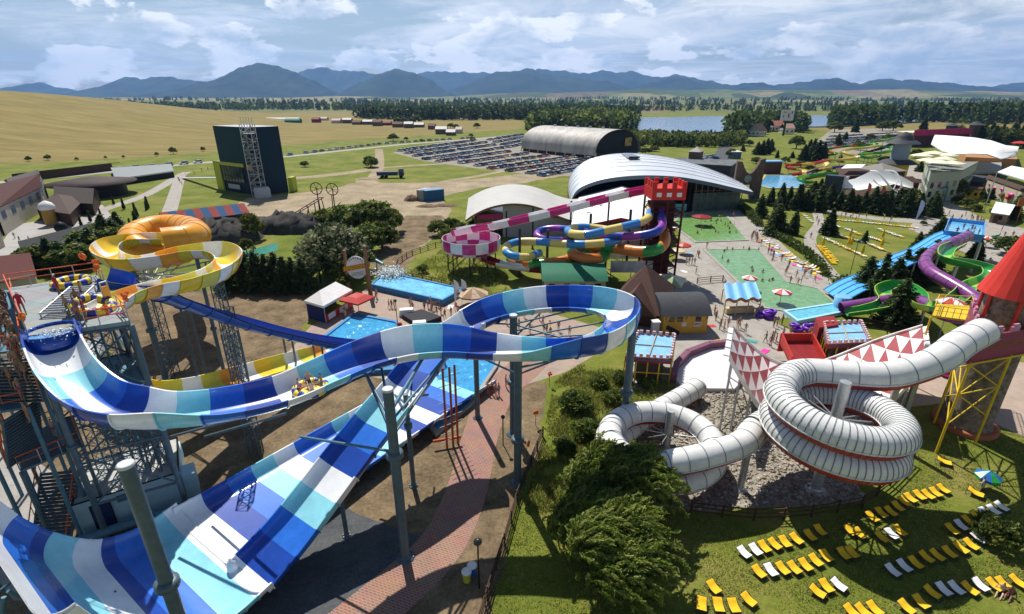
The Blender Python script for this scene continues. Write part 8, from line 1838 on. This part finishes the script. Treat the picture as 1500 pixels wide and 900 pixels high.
def person(p, where, pose=None, sw=None, rz=None, sc=None, group=None, sk=None, label=None, hair=None):
    pose = pr.choice([0, 0, 1, 2]) if pose is None else pose; sw = pr.randrange(8) if sw is None else sw; sk = pr.choice([0, 0, 1, 2]) if sk is None else sk; h = pr.choice([0, 0, 1, 2]) if hair is None else hair
    o = bpy.data.objects.new('person', BODY[pose]); C.objects.link(o); o.location = p; o.rotation_euler = (0, 0, pr.uniform(0, 6.28) if rz is None else rz)
    o.scale = (sc or pr.uniform(.92, 1.04),)*3
    slotmat(o, 0, SK[sk]); slotmat(o, 1, SW[sw]); slotmat(o, 2, HAIRM[h] if h < 3 else MC['canvas_white'])
    cl = ('shirt and shorts' if pose > 3 else 'swimwear'); lb = label or f"{SKN[sk]}{HN[h]} person in {SWN[sw]} {cl} {where}".replace('  ', ' ')
    k = seen.get(lb, 0); seen[lb] = k+1
    if k: lb = f"{words_n[min(19, k)]} {SKN[sk]}{HN[h]} person in {SWN[sw]} {cl} {where}"
    props(o, lb, 'person', group); return o
def scatter(poly, n, where, group, z=0.0, ends=None, **k):
    pw = [tuple(G(x, y, z)[:2]) for x, y in poly]; lo, hi_ = np.min(pw, 0), np.max(pw, 0); c = 0
    while c < n:
        q = [pr.uniform(lo[0], hi_[0]), pr.uniform(lo[1], hi_[1])]
        if inpoly(np.array([q[0]]), np.array([q[1]]), pw)[0]: person((q[0], q[1], z), where, group=group, **k); c += 1
# crew and guests on the deck
person(G(36, 462, 17.0), '', 4, 1, .6, 1.05, label='person in a red shirt and white cap standing alone at the left of the deck', hair=3)
person(G(88, 434, 17.0), '', 4, 1, -.4, 1.05, label='person in a red shirt and white cap standing near the deck back rail', hair=3)
person(G(128, 470, 17.0), '', 4, 1, 2.4, 1.05, label='person in a red shirt bending over the start raft')
for px, py, lb in ((102, 462, 'on the deck behind the conveyor'), (118, 456, 'on the deck beside the start raft'), (124, 443, 'waiting at the raft by the orange gate'), (117, 470, 'in front of the start raft')):
    person(G(px, py, 17.0), lb, group='guests on the deck')
make_raft(G(136, 447, 17.5), 'yellow and blue round raft waiting at the head of the yellow slide', Matrix.Rotation(.35, 3, 'Y')); make_raft(G(104, 413, 17.3), 'yellow and blue round raft lying at the back of the deck')
for k in range(4):
    a = k*1.57+.5; person(RAFT_POS+Vector((math.cos(a)*.72, math.sin(a)*.72, .12)), 'in the raft on the striped slide', 3, None, a+PI/2+PI*.0, .9, 'riders in the raft')
pl_z = lambda py: 15.4 if py < 525 else 11.9
crowd = 0
for k in range(80):
    lvl = pr.random(); 
    if lvl < .6: q = Q1[0]+(Q1[1]-Q1[0])*pr.uniform(.35, .98)+(Q1[3]-Q1[0])*pr.uniform(.02, .98); z = 15.4
    elif lvl < .82: q = Q2[0]+(Q2[1]-Q2[0])*pr.uniform(.3, .97)+(Q2[3]-Q2[0])*pr.uniform(.03, .95); z = 11.9
    else: u = pr.random(); a, b = pt(30, 590, 12.0), pt(6, 520, 15.5); q = a.lerp(b, u)+Vector((pr.uniform(-1.2, 1.2), 0, 0)); z = q.z+.05
    person((q.x, q.y, z), 'queueing on the stair platform', group='queue on the stair platform', sk=pr.choice([0, 2, 2]))
for px, py, z in ((44, 618, 8.2+2.6), (56, 640, 7.65), (82, 640, 7.65)): person(G(px, py, z), 'on the shaded stair landing of the tower', group='people on the tower stairs')
# left pool deck
for px, py in ((570, 452), (574, 452), (578, 452), (603, 447), (601, 452), (605, 456), (627, 452), (631, 448), (634, 455), (638, 454), (643, 452), (646, 460), (632, 462), (640, 462), (668, 456), (671, 462), (506, 463), (507, 468), (552, 437), (551, 441), (675, 470), (652, 468), (622, 456), (661, 463)):
    person(G(px, py), 'on the left pool deck', group='bathers on the left pool deck')
for px, py in ((715, 578), (721, 578), (726, 579), (731, 580), (741, 568), (747, 568)): person(G(px, py), 'on the brick path beside the landing pool', group='bathers on the brick path')
person(G(702, 576), 'on a pink towel at the landing pool edge', 3, 2, 2.0)
for px, py in ((705, 470), (722, 466), (745, 452), (768, 466), (790, 470), (797, 488), (801, 490), (806, 494), (818, 486), (834, 492), (760, 482), (776, 488), (742, 476), (795, 478)): person(G(px, py), 'seen through the blue loop on the deck', group='people behind the blue loop')
# plaza and green pools
scatter([(1000, 316), (1058, 314), (1090, 350), (1022, 353)], 34, 'bathing in the upper green pool', 'bathers in the upper pool', -.85)
for px, py in ((1060, 375), (1057, 385), (1065, 391), (1100, 400), (1101, 405), (1088, 370), (1130, 388), (1116, 406), (1125, 419), (1130, 418), (1115, 420), (1145, 440), (1096, 372), (1110, 372), (1072, 372), (1064, 372)): person(G(px, py, -.85), 'bathing in the lower green pool', group='bathers in the lower pool')
for px, py in ((1005, 388), (1009, 388), (1013, 388), (1017, 389), (1019, 402), (1021, 376), (1023, 378), (1048, 470), (1054, 483), (1056, 478), (1060, 484), (1066, 480), (1080, 482), (1083, 480), (1091, 489), (1121, 502), (1130, 500), (1133, 498), (1136, 504), (1128, 508), (1146, 496), (1157, 494), (1185, 494), (1133, 480), (1138, 478), (1145, 476), (1155, 392), (1157, 416), (1168, 418), (1173, 416), (1150, 404), (1132, 380), (1125, 372), (1103, 347), (1101, 350), (1106, 346), (1035, 364), (1072, 310), (1074, 318), (1110, 462), (1104, 466), (1046, 462)):
    person(G(px, py), 'on the pale plaza', group='people on the plaza')
scatter([(1090, 352), (1108, 348), (1160, 390), (1205, 408), (1195, 415), (1160, 408), (1115, 364)], 18, 'on the pool terrace', 'people on the pool terrace')
scatter([(1188, 312), (1260, 318), (1330, 326), (1330, 331), (1240, 324), (1190, 317)], 14, 'on the path by the conifer row', 'people on the conifer path')
scatter([(1385, 320), (1438, 322), (1440, 330), (1430, 334), (1388, 330)], 20, 'behind the blue start platform', 'people behind the start platform')
scatter([(1352, 322), (1372, 300), (1400, 305), (1450, 325), (1500, 345), (1490, 370), (1440, 345), (1380, 318)], 13, 'on the right hand walkway', 'people on the right walkway')
for px, py in ((1400, 345), (1415, 347), (1425, 343), (1432, 346), (1422, 340), (1410, 338)): person(G(px, py, 6.4), 'in the start platform pool', group='people on the start platform')
for px, py in ((1196, 324), (1198, 330), (1187, 350), (1450, 392), (1452, 396), (1448, 388)): person(G(px, py), 'walking on the narrow park path', group='people on the park paths')
for px, py in ((88, 336), (22, 350), (30, 356), (44, 356), (264, 268), (267, 272), (262, 265), (272, 258), (285, 256), (296, 252), (305, 250)): person(G(px, py), 'on the paths of the theme town', group='people in the theme town')
# lawn visitors
person(G(1434, 722), '', 2, 4, .8, label='person with a dark rucksack leaning over a lounger on the lawn', sk=1)
umbrella('lawn_parasol', 'small blue and green parasol over a lounger on the lawn', G(1440, 716), .95, 1.9, [mat('parasol_blue', (.02, .12, .40), .6), GRN], 8)
person(G(1478, 872), 'on a lounger near the bottom lawn row', 3, 1, 2.2); person(G(1466, 868), 'on a lounger near the bottom lawn row', 3, 2, 2.2)
make_lounger(G(1428, 726), 'yellow sling lounger under the small blue parasol', -.85, False); make_lounger(G(1382, 680), 'folded pale yellow lounger lying alone in the castle shade', -.6, False)
# simple loungers of the far lawn (one mesh each, too small for parts)
def far_lounger(mm):
    f = MB(); prof = [(-.8, .95), (-.4, .5), (0, .38), (1.0, .40)]
    for (x0, z0), (x1, z1) in zip(prof, prof[1:]): f.slab((x0, -.36, z0), (x1, -.36, z1), (x1, .36, z1), (x0, .36, z0), .06)
    for x in (-.5, .8):
        for y in (-.32, .32): f.bar((x, y, 0), (x, y, .4), .03, 4)
    return f.build('sun_lounger', mm)
fl0 = {'yellow': far_lounger(CLOTHY), 'white': far_lounger(CLOTHW)}
lines = {'top row along the upper path': ((250, 105), (860, 166), 24), 'left end cluster': ((262, 152), (288, 164), 3), 'upper left slanting row': ((335, 175), (442, 217), 6), 'upper middle slanting row': ((490, 230), (600, 265), 7), 'upper right slanting row': ((572, 175), (752, 238), 10), 'middle slanting row': ((250, 210), (460, 275), 12), 'middle right slanting row': ((510, 285), (604, 332), 8), 'long lower slanting row': ((175, 240), (472, 378), 18), 'yellow diagonal row beside the curved path': ((132, 295), (250, 432), 12), 'second yellow diagonal row': ((160, 300), (262, 412), 8), 'small left lawn row': ((20, 60), (95, 130), 5)}
for nm, (a, b, n) in lines.items():
    for k in range(n):
        u = (k+.5)/n; px = 1170+(a[0]+(b[0]-a[0])*u)/5; py = 300+(a[1]+(b[1]-a[1])*u)/5+1.5; p = G(px, py+pr.uniform(-.5, .5)); cn = 'yellow' if ('yellow' in nm or pr.random() < .45) else 'white'
        o = dup(fl0[cn], p, -.5+pr.uniform(-.2, .2), .8, f"{cn} lounger, {words_n[k] if k < 20 else str(k+1)+'th'} from the left in the {nm}", 'loungers on the far lawn'); o['category'] = 'sun lounger'
for k in range(22):
    u = k/21; p = G(1118+u*88, 352+u*50+4*math.sin(u*3)+pr.uniform(-1.5, 1.5)); o = dup(fl0['white' if k % 3 else 'yellow'], p, 2.6+pr.uniform(-.5, .5), .8, f"{'white' if k % 3 else 'yellow'} lounger on the pool terrace, {words_n[k] if k < 20 else str(k+1)+'th'} from the far end", 'loungers on the pool terrace'); o['category'] = 'sun lounger'
for o in fl0.values(): drop(o)
for k, (x, y) in enumerate(((370, 232), (355, 300), (605, 240), (598, 305), (455, 362), (168, 300), (375, 300))):
    p = G(1170+x/5, 300+y/5+6); t = thing('folded_parasol', words_n[k]+' folded yellow parasol from the far left on the lounger lawn' if k < 5 else ('folded yellow parasol by the yellow diagonal row' if k == 5 else 'folded yellow parasol in the lower lawn middle'), 'parasol', p, 'folded parasols'); f = MB(); f.lathe((p.x, p.y, .9), [(.12, 0), (.35, .5), (.2, 1.6), (.03, 2.1)], 8); f.build('shade', YPAINT, t); f = MB(); f.bar(p, (p.x, p.y, 1.2), .05, 5); f.build('pole', GALV, t)
TWC = {'red': REDW, 'blue': LBLUE, 'white': MC['canvas_white'], 'pink': PINK, 'yellow': CLOTHY, 'teal': mat('towel_teal', (.05, .30, .30), .9)}
def towel(px, py, c, lb):
    p = G(px, py, .02); f = MB(); a = pr.uniform(0, 3); v = []
    for i in range(5):
        for j in range(2): x, y = -.8+.4*i, -.42+.84*j; v.append((p.x+x*math.cos(a)-y*math.sin(a), p.y+x*math.sin(a)+y*math.cos(a), .03+pr.uniform(0, .06)))
    f.add(v, [(2*i, 2*i+2, 2*i+3, 2*i+1) for i in range(4)], 0, True); f.add([(x, y, z-.02) for x, y, z in v], [(2*i+1, 2*i+3, 2*i+2, 2*i) for i in range(4)], 0); props(f.build('towel', TWC[c], None, p), lb, 'towel', 'towels')
tk = list(TWC)
for k in range(16): u = k/15; towel(1112+u*86, 356+u*50+pr.uniform(-2, 3), tk[k*5 % 6], f'{tk[k*5 % 6]} towel on the pool terrace, {words_n[k]} from the far end')
for k, (x, y) in enumerate(((695, 582), (560, 470), (660, 450), (700, 572), (1052, 500), (1100, 500), (1040, 478), (1010, 372), (1002, 398), (1120, 515))): towel(x, y, tk[k % 6], f'{tk[k % 6]} towel lying on the paving, '+['by the landing pool edge', 'by the event tent', 'under the foam pool rim', 'near the brick path pool corner', 'beside the plum kerb', 'before the red chute', 'by the yellow house', 'at the bathing pool corner', 'near the red tower', 'in front of the checker wing'][k])
# ================= cars =================
CARC = {'white': (.72, .72, .72), 'silver': (.48, .50, .52), 'grey': (.14, .15, .16), 'black': (.014, .015, .018), 'dark blue': (.02, .05, .16), 'blue': (.04, .14, .34), 'red': (.34, .02, .02), 'maroon': (.12, .02, .03), 'pale blue': (.22, .32, .42)}
CM = {k: mat('car_'+k.replace(' ', '_'), c, .25, var=.03, coat=.6) for k, c in CARC.items()}
def car_mesh(L_=4.4, W_=1.76, H=1.45, kind=0):
    f = MB(); b = H*.55
    side = [(-L_/2, .35), (-L_/2+.05, b*.98), (-L_/2+.5, b*1.05), (L_/2-1.2, b*1.0), (L_/2-.15, b*.85), (L_/2, .42)]
    cab = [(-L_/2+.35 if kind else -L_/2+.75, b*1.02), (-L_/2+.75 if kind else -L_/2+1.25, H), (L_/2-1.95, H), (L_/2-1.15, b*1.0)]
    def ext(pr_, w0, w1, m, mt=None):
        n = len(pr_); k = len(f.v); f.add([(x, -(w0 if i in (0, n-1) else w1), z) for i, (x, z) in enumerate(pr_)]+[(x, (w0 if i in (0, n-1) else w1), z) for i, (x, z) in enumerate(pr_)], [tuple(range(n)), tuple(range(2*n-1, n-1, -1))]+[(i, n+i, n+(i+1) % n, (i+1) % n) for i in range(n)], m)
    ext(side, W_/2, W_/2, 0); ext(cab, W_/2*.94, W_/2*.8, 1)
    f.add([(cab[1][0], -W_/2*.79, H+.01), (cab[2][0], -W_/2*.79, H+.01), (cab[2][0], W_/2*.79, H+.01), (cab[1][0], W_/2*.79, H+.01)], [(0, 1, 2, 3)], 0)
    for x in (-L_/2+.8, L_/2-.85):
        for y in (-W_/2+.08, W_/2-.08): f.bar((x, y-.1, .31), (x, y+.1, .31), .31, 10, 2)
    for y in (-.6, .6): f.box((L_/2-.05, y, .62), (.12, .35, .15), 0, 3); f.box((-L_/2, y, .75), (.1, .3, .18), 0, 4)
    return f
CG = [CM['silver'], GLASS, BLACK, mat('headlight', (.7, .7, .68), .2), REDW]
CARO = [car_mesh(kind=0).build('parked_car', CG), car_mesh(4.1, 1.72, 1.5, 1).build('parked_car', CG), car_mesh(4.6, 1.8, 1.65, 1).build('parked_car', CG)]
cr_ = random.Random(5); ncar = [0]; bulk = {}
names_c = list(CARC); wts = [9, 9, 4, 4, 4, 3, 2, 1, 3]
def car(p, rz, where, force=False):
    col = cr_.choices(names_c, wts)[0]; k = cr_.randrange(3)
    p = Vector((p.x, p.y, float(hgt(p.x, p.y))+.03))
    if ncar[0] < 296 or force:
        o = dup(CARO[k], p, rz); slotmat(o, 0, CM[col]); ncar[0] += 1; key = (col, where); c = seen.get(key, 0); seen[key] = c+1
        props(o, f"{words_n[min(c, 19)]} {col} car from the left {where}", 'car', 'parked cars')
    else: bulk.setdefault(k, []).append((p, rz, col))
def row(a, b, where, sp=2.65, ang=None, skip=.06, jit=.25):
    A, B = G(*a), G(*b); d = (B-A); n = int(d.length/sp); th = math.atan2(d.y, d.x)
    for i in range(n):
        if cr_.random() < skip: continue
        q = A.lerp(B, (i+.5)/n)+Vector((cr_.uniform(-jit, jit), cr_.uniform(-jit, jit), 0)); car(q, th+(PI/2 if ang is None else ang)+(PI if cr_.random() < .5 else 0)+cr_.uniform(-.04, .04), where)
row((18, 263), (150, 252), 'on the left road', 8, 0, .2); row((165, 250), (300, 238.5), 'above the shed roof', 6.4, 0, .1); row((418, 229), (560, 211.5), 'on the road beside the cube', 6.6, 0, .08); row((560, 211.5), (690, 203), 'on the road by the wheat', 6.6, 0, .08)
for k, (a, b) in enumerate((((790, 259), (895, 241)), ((772, 255.5), (880, 237)), ((742, 252), (866, 234)), ((716, 248.5), (842, 231)), ((690, 245), (806, 228.5)), ((668, 241), (772, 226)), ((640, 238), (746, 223)), ((620, 235), (738, 217.5)))):
    row(a, b, 'in the '+words_n[k]+' car park row')
for k, (a, b) in enumerate((((1200, 216), (1330, 204)), ((1204, 211), (1336, 200)), ((1212, 206), (1338, 197)))): row(a, b, 'in right car park row '+['one', 'two', 'three'][k], 2.8)
for a, b in (((606, 230), (726, 213)), ((594, 226), (712, 209.5)), ((584, 222.5), (696, 206.5)), ((1216, 201), (1338, 193.5)), ((715, 206), (765, 198)), ((724, 209.5), (772, 201)), ((735, 213), (776, 205)), ((742, 217), (772, 211)), ((1005, 240), (1052, 232)), ((1000, 246), (1056, 238)), ((1010, 252), (1066, 246)), ((1010, 236), (1045, 230))): row(a, b, 'far')
V0 = []
for k, lst in bulk.items():
    me = CARO[k].data; vs = np.array([v.co[:] for v in me.vertices]); fs = [tuple(p.vertices) for p in me.polygons]; mi = [p.material_index for p in me.polygons]
    V0.append((vs, fs, mi, lst))
f = MB(); bm_list = [CM[n] for n in names_c]+[GLASS, BLACK]
for vs, fs, mi, lst in V0:
    for p, rz, col in lst:
        co, si = math.cos(rz), math.sin(rz); w_ = np.stack([vs[:, 0]*co-vs[:, 1]*si+p.x, vs[:, 0]*si+vs[:, 1]*co+p.y, vs[:, 2]+p.z], 1); ci = names_c.index(col); f.add(w_.tolist(), fs, [ci if m == 0 else (9 if m == 1 else 10) for m in mi])
o = f.build('far_parked_cars', bm_list); o['kind'] = 'stuff'
for c in CARO: bpy.data.objects.remove(c, do_unlink=True)
